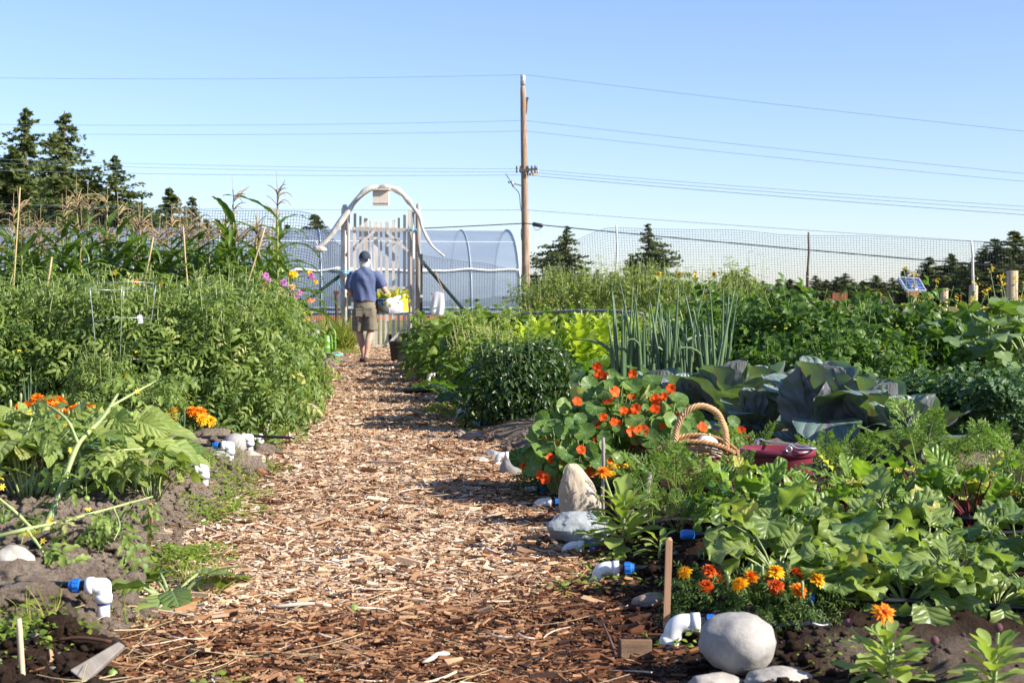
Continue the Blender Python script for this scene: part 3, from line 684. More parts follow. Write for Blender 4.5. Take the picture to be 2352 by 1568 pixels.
# ------------------------------------------------------------------ solar panel, posts and frames beyond the net
PW = plain('new_post_wood', (.60, .46, .30), .85, .2, var=.35, vscale=4, stretch=(3, 3, .5)); RW = plain('red_stained_board', (.36, .12, .07), .85, .2, var=.3); GWD = plain('grey_frame_wood', (.42, .33, .27), .9, .2, var=.3)
YB = 36.0
def gpt(x, y, Y): return P(x, y, Y)
sb = P(2098, 735, YB); sb[2] = .15
sp = T('solar_panel', 'blue solar panel tilted on a wooden post beyond the net', 'solar panel', sb)
cr = [P(2064, 638, YB-.2)-sb, P(2110, 641, YB+.1)-sb, P(2126, 669, YB-.55)-sb, P(2082, 667, YB-.8)-sb]
m, nt, out = mat('solar_cells'); p = N(nt, 'ShaderNodeBsdfPrincipled', Roughness=.15)
br = nt.nodes.new('ShaderNodeTexBrick'); br.offset = 0; br.inputs['Scale'].default_value = 1; br.inputs['Mortar Size'].default_value = .02; br.inputs['Brick Width'].default_value = .33; br.inputs['Row Height'].default_value = .25
br.inputs['Color1'].default_value = (.02, .05, .19, 1); br.inputs['Color2'].default_value = (.025, .06, .22, 1); br.inputs['Mortar'].default_value = (.22, .3, .45, 1)
nt.links.new(attr(nt, 'luv').outputs['Vector'], br.inputs['Vector']); nt.links.new(br.outputs[0], p.inputs['Base Color']); nt.links.new(p.outputs[0], out.inputs[0])
mb = MB(); nn = nrm(np.cross(cr[1]-cr[0], cr[3]-cr[0])); nn = nn if nn[2] > 0 else -nn
mb.add(np.r_[[c+nn*.022 for c in cr], [c-nn*.018 for c in cr]], [[3, 2, 1, 0], [4, 5, 6, 7], [0, 1, 5, 4], [1, 2, 6, 5], [2, 3, 7, 6], [3, 0, 4, 7]], None, .5, [[0, 1], [1, 1], [1, 0], [0, 0]]*2); part('cell_sheet', mb, m, sp)
mb = MB()
for k in range(4): beam(mb, cr[k], cr[(k+1) % 4], .035, .06, nn)
part('panel_frame', mb, plain('aluminium_frame', (.62, .64, .68), .4, .5, .5, var=.1), sp)
mb = MB(); c = (cr[2]+cr[3])/2; tube(mb, [(0, 0, 0), c+[-.03, .25, .03]], .10, 12); part('post', mb, PW, sp)
mb = MB(); box(mb, c+[-.05, .12, -.08], (.22, .3, .16)); part('bracket', mb, plain('orange_block', (.55, .24, .10), .8, .2, var=.2), sp)
mb = MB(); q = P(2087, 715, YB-.25)-sb; tube(mb, [q-[0, 0, .35], q-[0, 0, .3], q+[0, 0, .12], q+[0, 0, .16]], [.07, .085, .085, .05], 12); part('blue_canister', mb, plain('blue_tank', (.02, .06, .35), .4, .5, var=.1), sp)
def rpost(px, top, Y, rad, mt, label, grp):
    b = P(px, top, Y); z0 = float(ground_z(b[0], Y)); t = T('fence_post', label, 'fence post', (b[0], Y, z0), group=grp); h = b[2]-z0
    mb = MB(); tube(mb, [(0, 0, 0), (0, 0, h*.5), (.01, 0, h-.01), (.01, 0, h)], [rad*1.04, rad, rad*.98, rad*.85], 12); part('shaft', mb, mt, t)
    mb = MB(); tube(mb, [(.01, -rad*1.02, h*.8), (.01, -rad*1.15, h*.8)], .015, 6); part('staple', mb, GREYM, t)
gp = 'round wooden fence posts beyond the net'
rpost(2168, 662, 36, .10, PW, 'round pale post right of the solar panel', gp); rpost(2235, 655, 33, .10, PW, 'round post standing right beside the leaning net post', gp); rpost(2324, 622, 33, .13, PW, 'thickest round grey post among the yellow flowers', gp); rpost(2043, 690, 38, .055, PW, 'short thin post next to the little table frame', gp)
b = P(2110, 690, 37); t = T('steel_stake', 'rusty thin steel stake between two round posts', 'stake', (P(2207, 700, 34)[0], 34, .2)); hst = P(2207, 671, 34)[2]-.2
mb = MB(); beam(mb, (0, 0, 0), (0, 0, hst), .03, .03, (0, 1, 0)); part('shaft', mb, plain('rusty_steel', (.24, .09, .06), .85, .3, var=.5), t); mb = MB(); box(mb, (0, -.02, hst*.7), (.05, .02, .03)); part('wire_clip', mb, GREYM, t)
fb = P(2030, 735, 36); fb[2] = .16
fr = T('workbench_frame', 'small wooden bench frame left of the solar panel', 'bench frame', fb); a = P(2012, 687, 36)-fb; c = P(2048, 687, 36)-fb
mb = MB(); box(mb, (a+c)/2, (c[0]-a[0], .5, .10)); part('top', mb, plain('bench_top_wood', (.55, .33, .2), .85, .2, var=.3), fr)
for x in (a[0]+.06, c[0]-.09):
    for y in (-.2, .2): mb = MB(); beam(mb, (x, y, 0), (x, y, a[2]-.05), .09, .09, (0, 1, 0)); part('leg', mb, GWD, fr)
bb = P(1925, 735, 34); bb[2] = .15
rb = T('red_planks', 'red stained upright boards above the tomato bushes', 'planks', bb)
for x, tp, w in ((1920, 672, .16), (1940, 671, .17), (1905, 695, .14)):
    q = P(x, tp, 34)-bb; mb = MB(); box(mb, (q[0], (x % 3)*.05, q[2]/2), (w, .05, q[2])); part('upright_board', mb, RW, rb)
mb = MB(); a = P(1895, 690, 34)-bb; c = P(1945, 697, 34)-bb; beam(mb, a+[0, -.06, 0], c+[0, -.06, 0], .04, .12); part('crossboard', mb, RW, rb)
# ================================================================== deer net, gate, person
NETM = plain('black_net_strand', (.03, .032, .036), .6, .3, var=.2)
def net(mb, base, top, n_h, n_v, rad=.0030):
    """base/top: functions u->xyz along the run; strands every 5 cm with slack"""
    us = np.linspace(0, 1, max(30, n_v//3))
    B = np.array([base(u) for u in us]); Tt = np.array([top(u) for u in us])
    for k in range(n_h+1):
        f = k/n_h; L = B*(1-f)+Tt*f; L = L+np.c_[0*us, .05*vnoise(us*9, f*3+0*us), .018*vnoise(us*14, f*5+0*us)]
        tube(mb, L, rad*(1.5 if k == n_h else 1), 3, .5, False)
    vs = np.linspace(0, 1, n_v+1); fs = np.linspace(0, 1, 12)
    for u in vs:
        b, t = base(u), top(u)
        L = b*(1-fs[:, None])+t*fs[:, None]; L = L+np.c_[0*fs, .05*vnoise(u*9+0*fs, fs*3), .018*vnoise(u*14+0*fs, fs*5)]
        tube(mb, L, rad, 3, .5, False)
def zg(X, Y): return float(np.interp(Y, [24, 28, 55], [0, .12, .28]))
def line(pts):
    p = np.asarray(pts, float); d = np.r_[0, np.cumsum(np.linalg.norm(np.diff(p, axis=0), axis=1))]; d = d/d[-1]
    return lambda u: np.array([np.interp(u, d, p[:, i]) for i in range(3)])
# left run: rises to a curl by the gate; right run: low by the gate, then up to the posts
GY = 28.0
L0 = [(-250, 485), (300, 482), (640, 486), (700, 489), (738, 505), (760, 545), (790, 572)]
topL = line(spl([P(x, y, GY+.25*(x < 640)) for x, y in L0], 40)); baseL = line([P(-250, 806, GY), P(790, 806, GY)])
fl = T('deer_net', 'black deer netting hung left of the gate behind the corn', 'netting')
mb = MB(); net(mb, baseL, topL, 50, 165, .0038); part('net_mesh', mb, NETM, fl)
R0 = [(962, 585), (1000, 590), (1060, 598), (1120, 605), (1180, 620), (1240, 595), (1320, 555), (1380, 530), (1416, 523), (1560, 527), (1700, 531), (1857, 541), (2000, 542), (2120, 550), (2235, 556), (2500, 566)]
RY = lambda x: np.interp(x, [960, 1416, 2235, 2600], [GY, 27.5, 26.0, 25.4])
topR = line(spl([P(x, y, RY(x)) for x, y in R0], 60)); baseR = line([np.r_[P(x, 800, RY(x))[:2], .1] for x in (962, 1416, 2235, 2500)])
fr2 = T('deer_net', 'black deer netting stretched between thin posts across the right side', 'netting')
mb = MB(); net(mb, baseR, topR, 48, 240, .0023); part('net_mesh', mb, NETM, fr2)
GRN = plain('green_steel_post', (.035, .06, .05), .6, .4, var=.3); PVCG = plain('grey_conduit', (.62, .62, .58), .6, .3, var=.3, vscale=3); DKW = plain('dark_round_wood', (.15, .11, .085), .9, .2, var=.4)
def npost(px, top, mid, Y, mt_top, label, lean=0.0, rad=.022):
    b = P(px, top, Y); t = T('net_post', label, 'net post', (b[0]+lean, Y, .1), group='thin posts holding the deer net'); h = b[2]-.1; zm = P(px, mid, Y)[2]-.1
    f = lambda z: np.array([-lean*z/h*1.0, 0, z])
    mb = MB(); tube(mb, [f(zm-.35), f(zm), f((zm+h)/2)+[.012, 0, 0], f(h)], [rad*1.1, rad, rad*.9, rad*.7], 8); part('extension_pole', mb, mt_top, t)
    mb = MB(); beam(mb, f(0)+[.0, .03, 0], f(zm)+[0, .03, 0], .045, .012, (0, 1, 0)); beam(mb, f(0)+[0, .05, 0], f(zm)+[0, .05, 0], .012, .04, (0, 1, 0)); part('steel_post', mb, GRN, t)
    mb = MB()
    for k in range(4): c = f(zm*(.4+.18*k)); tube(mb, [c+[-.035, 0, .01], c+[0, -.04, 0], c+[.035, 0, -.01]], .006, 5)
    part('tie_wire', mb, PVCG, t)
npost(1416, 516, 618, 27.4, PVCG, 'pale conduit net post right of the utility pole'); npost(1857, 533, 625, 26.6, DKW, 'dark wooden net post above the tomato bushes', -.03)
npost(2231, 553, 622, 25.9, PVCG, 'white leaning net post before the dark wood', .10, .025)
# diagonal braces
def brace(a, b, label):
    a = np.asarray(a); b = np.asarray(b); t = T('diagonal_brace', label, 'brace', b, group='dark green diagonal braces at the gate')
    d = a-b; mb = MB(); beam(mb, (0, 0, 0), d, .06, .05, (0, 1, 0)); beam(mb, np.array([0, -.035, 0]), d+[0, -.035, 0], .012, .03, (0, 1, 0)); part('steel_bar', mb, GRN, t)
    mb = MB(); box(mb, d*.97+[0, -.06, 0], (.07, .02, .07)); part('clip', mb, GREYM, t)
brace(P(788, 628, 27.8), np.r_[P(676, 712, 27.8)[:2], P(676, 712, 27.8)[2]], 'dark green brace slanting down left of the gate'); brace(P(969, 600, 27.8), P(1088, 738, 27.8), 'dark green brace slanting down right of the gate')
# ------------------------------------------------------------------ gate
GATEW = plain('silvery_gate_wood', (.64, .58, .51), .85, .25, var=.35, vscale=3, stretch=(5, 5, .5), bmp=.3, bscale=14, rnd=.3)
DRIFT = plain('bleached_driftwood', (.70, .66, .60), .85, .2, var=.45, vscale=5, stretch=(2, 2, .7), bmp=.6, bscale=20)
OLDW = plain('aged_post_wood', (.44, .38, .33), .9, .2, var=.4, vscale=3, stretch=(5, 5, .4), bmp=.4)
gz = .12
def gp_(x, y, dy=0.0): return P(x, y, GY+dy)
ga_t = T('garden_arch', 'bleached driftwood arch on two posts over the gate', 'arch', (0, 0, 0))
lp, rp_ = gp_(790, 470), gp_(955, 500)
base = gp_(875, 800); base[2] = gz; ga_t.location = base
rel = lambda v: np.asarray(v)-base
mb = MB(); tube(mb, [rel([gp_(790, 700)[0], GY, gz-.02]), rel(gp_(790, 620)), rel(gp_(792, 480)), rel(gp_(792, 470))], [.068, .068, .065, .035], 12); pl_ = part('post', mb, DRIFT, ga_t)
mb = MB(); tube(mb, [rel([gp_(800, 700)[0]+.02, GY-.12, gz-.02]), rel(gp_(800, 490, -.12))], .03, 10); part('inner_post', mb, OLDW, ga_t)
mb = MB(); tube(mb, [rel([gp_(960, 700)[0], GY, gz-.02]), rel(gp_(960, 480)), rel(gp_(961, 468))], [.05, .048, .03], 12); part('post', mb, OLDW, ga_t)
mb = MB(); tube(mb, [rel([gp_(950, 700)[0], GY-.1, gz-.02]), rel(gp_(949, 487, -.1))], .026, 10); part('inner_post', mb, DRIFT, ga_t)
arc = [(729, 570), (749, 553), (767, 532), (785, 506), (800, 484), (815, 461), (836, 441), (860, 430), (881, 428), (902, 432), (923, 444), (941, 463), (955, 482), (965, 505), (971, 523), (980, 547), (995, 568), (1019, 590)]
ap = spl([rel(gp_(x, y, -.14)) for x, y in arc], 70); t = np.linspace(0, 1, 70)
mb = MB(); tube(mb, ap+np.c_[.014*vnoise(t*16, 0*t), .03*vnoise(t*16, 0*t+4), .014*vnoise(t*16, 0*t+8)], np.interp(t, [0, .05, .3, .55, .8, 1], [.040, .050, .055, .055, .040, .024])*(1+.32*vnoise(t*25, 0*t)), 10); dw = part('bent_branch', mb, DRIFT, ga_t)
mb = MB(); c = rel(gp_(733, 573, -.14)); mb.join(stone_mb((.11, .08, .07), 4, .35, 3), None, c); tube(mb, [c, c+[-.06, 0, .16]], [.03, .008], 6); tube(mb, [c, c+[.09, 0, -.06]], [.03, .01], 6); tube(mb, [c, c+[-.10, 0, -.02]], [.03, .01], 6); part('knot', mb, DRIFT, dw)
nb = gp_(875, 452, -.25)
nbt = T('nest_box', 'pale flat wooden box hanging under the top of the arch', 'nest box', nb)
mb = MB(); w = 36*GY/F; h = 34*GY/F; box(mb, (0, 0, -.02), (w, .16, h)); part('front_board', mb, plain('pale_board', (.66, .58, .48), .85, .2, var=.15, vscale=2, stretch=(6, 6, .6)), nbt)
mb = MB(); box(mb, (0, -.083, -h*.42), (w+.004, .016, .02)); box(mb, (0, -.02, h*.5-.01), (w+.05, .26, .03)); part('ledge', mb, GATEW, nbt)
gate = T('garden_gate', 'closed picket gate of silvery boards in front of the greenhouse', 'gate', base)
gy = -.05
def gpk(x, y): return rel(gp_(x, y, gy))
def brd(name, a, b, w, th=.03, dy=0.0):
    mb = MB(); beam(mb, np.asarray(a)+[0, dy, 0], np.asarray(b)+[0, dy, 0], w, th, (0, 1, 0), rg.random()); return part(name, mb, GATEW, gate)
for x, tp, w in ((814, 490, .051), (826.5, 496, .044), (838.6, 501, .068), (849, 507, .030), (861.7, 509, .078), (874.3, 510, .039), (887.5, 509, .068), (902.8, 505, .054), (914.8, 500, .042), (928, 493, .054)):
    brd('picket', gpk(x, 806), gpk(x+1, tp), w, .022, .03)
brd('hinge_stile', gpk(940, 800), gpk(942, 483), .09, .04, .05)
brd('stile', gpk(814, 803), gpk(814, 527), .055, .03, -.004); brd('stile', gpk(940, 803), gpk(939, 530), .05, .03, -.004)
brd('rail', gpk(809, 525), gpk(944, 528), .056, .03, -.036); brd('rail', gpk(815, 663), gpk(939, 661), .044, .03, -.036); brd('rail', gpk(810, 796), gpk(944, 794), .048, .03, -.036)
brd('diagonal', gpk(817, 572), gpk(860, 532), .05, .025, -.07); brd('diagonal', gpk(889, 533), gpk(938, 577), .05, .025, -.07); brd('diagonal', gpk(890, 792), gpk(938, 745), .05, .025, -.07); brd('diagonal', gpk(818, 745), gpk(858, 790), .045, .025, -.07)
mb = MB(); box(mb, gpk(809, 684)+[0, -.06, 0], (.05, .05, .16)); tube(mb, [gpk(800, 683)+[0, -.06, 0], gpk(812, 683)+[0, -.06, 0]], .02, 8); part('latch', mb, GREYM, gate)
CY_ = plain('cyan_rope', (.12, .48, .68), .7, .3, var=.2)
for y in (632,):
    mb = MB(); t = np.linspace(0, 4*np.pi, 50); c = gp_(793, y)-[0, 0, 0]; tube(mb, np.stack([c[0]+.12*np.cos(t), c[1]-.03+.15*np.sin(t), c[2]+.006*t], 1), .013, 6)
    c2 = gp_(783, y); tube(mb, spl([c2+[0, -.14, 0], c2+[-.03, -.14, -.12], c2+[.05, -.15, -.3], c2+[.06, -.15, -.36]], 12), .010, 5)
    solo('rope_tie', mb, CY_, 'pale blue rope knotted round the left arch post', 'rope')
mb = MB(); t = np.linspace(0, 2.2*np.pi, 30); c = gp_(945, 530, -.15); tube(mb, np.stack([c[0]+.09*np.cos(t), c[1]+.1*np.sin(t), c[2]+.004*t], 1), .011, 6); solo('rope_tie', mb, CY_, 'pale blue cord round the gate top at the hinge side', 'rope')
# green steel posts by the arch
for px, tp, lb in ((803, 630, 'green steel post against the left arch post'), (968, 583, 'green steel post against the right arch post')):
    q = gp_(px, tp, -.2); t = T('steel_post', lb, 'steel post', (q[0], q[1], gz), group='green steel posts at the arch'); h = q[2]-gz
    mb = MB(); beam(mb, (0, 0, 0), (0, 0, h), .045, .02, (0, 1, 0)); beam(mb, (0, .02, 0), (0, .02, h), .014, .04, (0, 1, 0)); part('shaft', mb, GRN, t)
    mb = MB(); box(mb, (0, -.02, h*.55), (.05, .02, .05)); part('clip', mb, PVCG, t)
q = gp_(772, 668, -.5); t = T('rusty_stake', 'short rusty rebar stake standing left of the arch', 'stake', (q[0], q[1], .09))
mb = MB(); tube(mb, [(0, 0, 0), (.01, 0, q[2]*.5), (0, 0, q[2]-.14)], .028, 8); part('bar', mb, plain('rusty_rebar', (.10, .055, .045), .9, .2, var=.5), t); mb = MB(); box(mb, (0, 0, q[2]-.12), (.10, .06, .06)); part('cap', mb, plain('rusty_cap', (.14, .06, .05), .9, .2, var=.4), t)
# hanging cloth bag on the brace
q = gp_(1005, 672, -.35); bag = T('cloth_bag', 'white cloth bag hanging by its strap from the right brace', 'bag', q)
nx, ny = 14, 16; U, Vv = np.meshgrid(np.linspace(-1, 1, nx), np.linspace(0, 1, ny)); hw = (.12+.03*Vv)
fx = U*hw; fz = -Vv*.40+.02*np.cos(U*2.5)*(1-Vv)-.02*U*Vv; fy = .02*np.sin(U*7+Vv*3)*Vv
i = (np.arange(ny-1)[:, None]*nx+np.arange(nx-1)[None]).ravel(); mb = MB()
for s in (-1, 1): mb.add(np.stack([fx, fy+s*.022*(1-U**2), fz], -1).reshape(-1, 3), np.stack([i, i+1, i+1+nx, i+nx], 1))
part('bag_body', mb, plain('white_cotton', (.78, .79, .80), .9, .1, var=.12, vscale=6, trans=.3), bag)
mb = MB(); tube(mb, spl([(-.12, 0, 0), (-.05, -.01, -.03), (.02, 0, -.02), (.10, 0, .04), (.02, .06, .22), (-.04, .12, .42)], 24), .008, 5); part('strap', mb, plain('orange_strap', (.55, .30, .16), .8, .2, var=.2), bag)
# ------------------------------------------------------------------ person
def loft(mb, secs, n=14):
    """sections: (centre xyz, radius across, radius deep, axis)"""
    secs = [(np.asarray(c, float), a, b) for c, a, b in secs]; C = np.array([c for c, a, b in secs]); tg = nrm(np.gradient(C, axis=0))
    an = np.arange(n)*2*np.pi/n; V = []
    for (c, a, b), t in zip(secs, tg):
        ref = np.array([0, 1.0, 0]) if abs(t[1]) < .85 else np.array([0, 0, 1.0])
        x = nrm(np.cross(ref, t)); y = np.cross(t, x); V.append(c+a*np.cos(an)[:, None]*x+b*np.sin(an)[:, None]*y)
    k = len(secs); V = np.array(V).reshape(-1, 3); j = np.arange(n); i = np.arange(k-1)[:, None]*n
    q = np.stack([i+j, i+(j+1) % n, i+n+(j+1) % n, i+n+j], -1).reshape(-1, 4)
    V = np.r_[V, [C[0]], [C[-1]]]; t = np.r_[np.stack([j*0+k*n, (j+1) % n, j], 1), np.stack([j*0+k*n+1, (k-1)*n+j, (k-1)*n+(j+1) % n], 1)]
    mb.add(V, q, t)
def remesh(mb, vox, sm=2):
    """weld overlapping volumes into one continuous surface"""
    me = mb.mesh('tmp'); o = bpy.data.objects.new('tmp', me); COL.objects.link(o)
    md = o.modifiers.new('r', 'REMESH'); md.mode = 'VOXEL'; md.voxel_size = vox
    if sm: s = o.modifiers.new('s', 'SMOOTH'); s.iterations = sm; s.factor = .5
    dg = bpy.context.evaluated_depsgraph_get(); res = bpy.data.meshes.new_from_object(o.evaluated_get(dg))
    bpy.data.objects.remove(o); res.polygons.foreach_set('use_smooth', np.ones(len(res.polygons), bool)); return res
def limb(mb, pts, rad, k=14, n=12):
    p = spl(pts, k); r = np.interp(np.linspace(0, 1, k), np.linspace(0, 1, len(rad)), rad); loft(mb, [(c, a, a) for c, a in zip(p, r)], n)
PP = P(838, 840, 23.6); PP[2] = path_z(PP[0], 23.6)+.005
man = T('person', 'man in blue shirt and olive shorts walking to the gate with a box', 'person', PP)
SKIN = plain('tanned_skin', (.52, .30, .21), .55, .4, var=.15, vscale=14)
mb = MB()
loft(mb, [((0, 0, .80), .15, .10), ((0, 0, .88), .172, .12), ((0, 0, .96), .172, .125), ((0, 0, 1.08), .168, .118), ((0, .0, 1.22), .19, .125), ((0, -.005, 1.34), .205, .12), ((0, -.01, 1.42), .185, .10), ((0, -.005, 1.465), .11, .075), ((0, .012, 1.51), .06, .062), ((0, .025, 1.56), .057, .06)], 20)
ball(mb, (0, .035, 1.635), (.075, .098, .118), 3); ball(mb, (0, .085, 1.565), (.045, .045, .045), 2); ball(mb, (0, .135, 1.615), (.014, .022, .022), 2)   # skull, chin, nose
for s in (-1, 1): ball(mb, (s*.078, .03, 1.625), (.012, .025, .034), 2); ball(mb, (s*.032, .118, 1.645), (.018, .016, .012), 2)
limb(mb, [(-.085, 0, .90), (-.09, .05, .50), (-.05, .045, .30), (-.022, .06, .09)], [.098, .085, .062, .060, .062, .048, .037, .036])      # left leg
limb(mb, [(.085, 0, .90), (.09, -.01, .50), (.06, -.10, .32), (.03, -.13, .10)], [.098, .085, .062, .060, .062, .048, .037, .036])          # right leg
for x, y, z in ((-.022, .07, .045), (.03, -.12, .055)): limb(mb, [(x, y-.06, z+.01), (x, y+.02, z+.01), (x-.01, y+.17, z-.01)], [.04, .045, .035])
limb(mb, [(.175, 0, 1.40), (.24, -.02, 1.30), (.315, -.03, 1.16), (.41, .04, 1.04), (.50, .10, .955)], [.062, .056, .048, .045, .044, .038, .030, .027])
limb(mb, [(-.175, 0, 1.40), (-.215, 0, 1.28), (-.235, .02, 1.13), (-.14, .2, 1.02), (.02, .33, .93)], [.062, .056, .048, .045, .044, .038, .030, .027])
def hand(mb, w, fwd, down, s):
    fwd, down = nrm(np.array(fwd, float)), nrm(np.array(down, float)); side = nrm(np.cross(fwd, down))
    loft(mb, [(w, .030, .026), (w+down*.04, .042, .02), (w+down*.085, .042, .017)], 10)
    for k, l in enumerate((.068, .078, .072, .056)):
        a = w+down*.08+side*(.030-.02*k); limb(mb, [a, a+down*l*.5+fwd*.006, a+down*l*.8+fwd*.022, a+down*l*.9+fwd*.04], [.0105, .0095, .008], 7, 7)
    a = w+down*.03+side*.03*s; limb(mb, [a, a+side*.03*s+down*.03+fwd*.015, a+side*.028*s+down*.06+fwd*.035], [.013, .011, .009], 7, 7)
hand(mb, np.array([.505, .10, .95]), (-.55, .6, 0), (.42, .28, -.85), 1); hand(mb, np.array([.03, .335, .925]), (.3, -.6, 0), (.5, .1, -.85), -1)
me = remesh(mb, .0075, 3); me.materials.clear(); me.materials.append(SKIN); part('body', me, None, man)
NAVY = plain('slate_blue_cotton', (.115, .145, .255), .9, .15, var=.22, vscale=7, bmp=.5, bscale=9, stretch=(2.2, 2.2, .7)); OLIVE = plain('olive_canvas', (.215, .185, .135), .9, .15, var=.25, vscale=6, bmp=.5, bscale=11)
mb = MB()
loft(mb, [((0, -.002, .965), .186, .138), ((0, 0, 1.0), .184, .136), ((0, 0, 1.10), .186, .134), ((0, 0, 1.22), .208, .142), ((0, -.008, 1.34), .226, .138), ((0, -.012, 1.42), .208, .118), ((0, -.008, 1.47), .13, .092), ((0, .0, 1.50), .075, .075)], 24)
limb(mb, [(.15, 0, 1.42), (.235, -.02, 1.32), (.295, -.03, 1.20)], [.085, .085, .082]); limb(mb, [(-.15, 0, 1.42), (-.215, 0, 1.29), (-.238, .01, 1.16)], [.085, .085, .080])
me = remesh(mb, .012, 2); co = np.empty(len(me.vertices)*3); me.vertices.foreach_get('co', co); co = co.reshape(-1, 3)
w = .010*np.maximum(0, 1-abs(co[:, 0])/.2); co[:, 1] += w*np.sin((co[:, 0]*1.0+co[:, 2]*.55)*34+2*vnoise(co[:, 2]*6, co[:, 0]*5)); co[:, 0] += .006*vnoise(co[:, 2]*16, co[:, 1]*9, co[:, 0]*7)
me.vertices.foreach_set('co', co.ravel()); me.materials.clear(); me.materials.append(NAVY); part('shirt', me, None, man)
mb = MB(); loft(mb, [((0, 0, 1.005), .172, .128), ((0, 0, .96), .18, .135), ((0, -.005, .88), .185, .142), ((0, 0, .78), .18, .135), ((0, 0, .74), .15, .11)], 24)
limb(mb, [(-.09, 0, .84), (-.098, .02, .66), (-.098, .04, .515)], [.115, .108, .106]); limb(mb, [(.09, 0, .84), (.098, -.005, .66), (.10, -.01, .515)], [.115, .108, .108])
me = remesh(mb, .012, 2); co = np.empty(len(me.vertices)*3); me.vertices.foreach_get('co', co); co = co.reshape(-1, 3); co += (.008*vnoise(co[:, 0]*12, co[:, 1]*12, co[:, 2]*20))[:, None]*[1, 1, .2]
me.vertices.foreach_set('co', co.ravel()); me.materials.clear(); me.materials.append(OLIVE); sh = part('shorts', me, None, man)
for s in (-1, 1):
    mb = MB(); box(mb, (s*.075, -.133, .80), (.10, .012, .12), rotx(-.05)); box(mb, (s*.075, -.137, .86), (.104, .010, .028)); part('pocket', mb, OLIVE, sh)
mb = MB(); lathe(mb, [(.176, .968), (.182, .97), (.182, 1.0), (.176, 1.003)], 28, (0, 0, 0), 1.0, .76); part('belt', mb, plain('brown_leather_belt', (.055, .032, .026), .5, .4, var=.2), man)
HAIR = plain('white_grey_hair', (.66, .64, .58), .85, .2, var=.25, vscale=30, bmp=.5, bscale=60)
mb = MB(); v, t = ICO[4]; w = v*[.089, .108, .125]*(1+.05*fbm(v[:, 0]*5, v[:, 1]*5, v[:, 2]*5, 3))[:, None]+[0, .02, 1.615]
keep = lambda a: (a[1] < .055) and (a[2] < 1.70) and (a[2] > 1.52)
t2 = np.array([f for f in t if all(keep(w[i]) for i in f)]); mb.add(w, None, t2); ball(mb, (0, -.035, 1.545), (.075, .045, .055), 3); part('hair', mb, HAIR, man)
CAP = plain('charcoal_cap', (.045, .055, .075), .85, .2, var=.3, bmp=.3, vscale=9); mb = MB(); v, t = ICO[4]; w = v*[.093, .118, .115]+[0, .025, 1.66]
t2 = np.array([f for f in t if all(w[i][2] > 1.635 for i in f)]); mb.add(w, None, t2); box(mb, (0, -.085, 1.63), (.13, .03, .045)); cap = part('cap', mb, CAP, man)
mb = MB(); a = np.linspace(-1.2, 1.2, 14); V = np.r_[np.c_[.09*np.sin(a), .09*np.cos(a)+.03, 1.655+0*a], np.c_[.10*np.sin(a), .19*np.cos(a)**.8+.035, 1.635-.03*abs(a)]]; mb.add(V, [[i, i+1, 15+i, 14+i] for i in range(13)]); mb.add(V-[0, 0, .008], [[i+1, i, 14+i, 15+i] for i in range(13)]); part('visor', mb, CAP, cap)
SHOE = plain('brown_suede_sandal', (.11, .07, .05), .85, .2, var=.4, bmp=.3)
for x, y, z in ((-.035, .07, 0), (.03, -.14, .0)):
    mb = MB(); loft(mb, [((x, y-.09, z+.045), .042, .04), ((x, y-.03, z+.055), .052, .055), ((x, y+.06, z+.05), .056, .045), ((x, y+.17, z+.04), .05, .035), ((x, y+.205, z+.035), .03, .025)], 14); shoe = part('shoe', mb, SHOE, man)
    mb = MB(); loft(mb, [((x, y-.105, z+.014), .046, .014), ((x, y+.0, z+.014), .055, .014), ((x, y+.1, z+.014), .058, .014), ((x, y+.215, z+.014), .04, .014)], 14); part('sole', mb, plain('dark_sole', (.06, .045, .035), .9, .2, var=.3), shoe)
mb = MB(); tube(mb, spl([(.19, -.02, 1.0), (.20, -.03, .93), (.205, -.02, .86)], 8), .014, 6); box(mb, (.205, -.02, .83), (.03, .05, .09)); part('belt_pouch', mb, BLK, man)
# box of greens in the man's hands
bx = T('cardboard_box', 'white fruit box of greens carried at the man\'s right side', 'box', PP+[.40, -.10, .775], rot=(R(3), R(-4), 0))
CARD = plain('white_card', (.80, .80, .78), .8, .2, var=.06, vscale=5); ph = R(47)
e1 = np.array([math.cos(ph), math.sin(ph), 0])*.41; e2 = np.array([-math.sin(R(40)), math.cos(R(40)), 0])*.34; hz = np.array([0, 0, .25])
def wall(a, b, h0, h1, th, name, mt=CARD):
    mb = MB(); n = nrm(np.cross(b-a, [0, 0, 1.0])); o = n*th
    V = [a, b, b+[0, 0, h1], a+[0, 0, h0]]; mb.add(np.r_[V, [x+o for x in V]], [[0, 1, 2, 3], [7, 6, 5, 4], [0, 4, 5, 1], [1, 5, 6, 2], [2, 6, 7, 3], [3, 7, 4, 0]]); return part(name, mb, mt, bx)
O0 = np.zeros(3); side_r = wall(O0, e1, .25, .29, -.008, 'side'); side_l = wall(e2, O0, .25, .25, -.008, 'side'); wall(e1, e1+e2, .29, .27, -.008, 'side'); wall(e1+e2, e2, .27, .25, -.008, 'side')
mb = MB(); mb.add([O0+[0, 0, .004], e1+[0, 0, .004], e1+e2+[0, 0, .004], e2+[0, 0, .004]], [[0, 1, 2, 3]]); part('bottom', mb, CARD, bx)
nl_ = nrm(np.cross(O0-e2, [0, 0, 1.0]))*.004
nl_ = nl_ if nl_[1] < 0 else -nl_
def decal(uvs, name, mt, off=1.0):
    pts = np.array([e2*u+hz*v for u, v in uvs])+nl_*off; mb = MB(); k = len(pts)
    q = [[i, i+1, k-2-i, k-1-i] for i in range(k//2-1)]; mb.add(pts, q); return part(name, mb, mt, side_l)
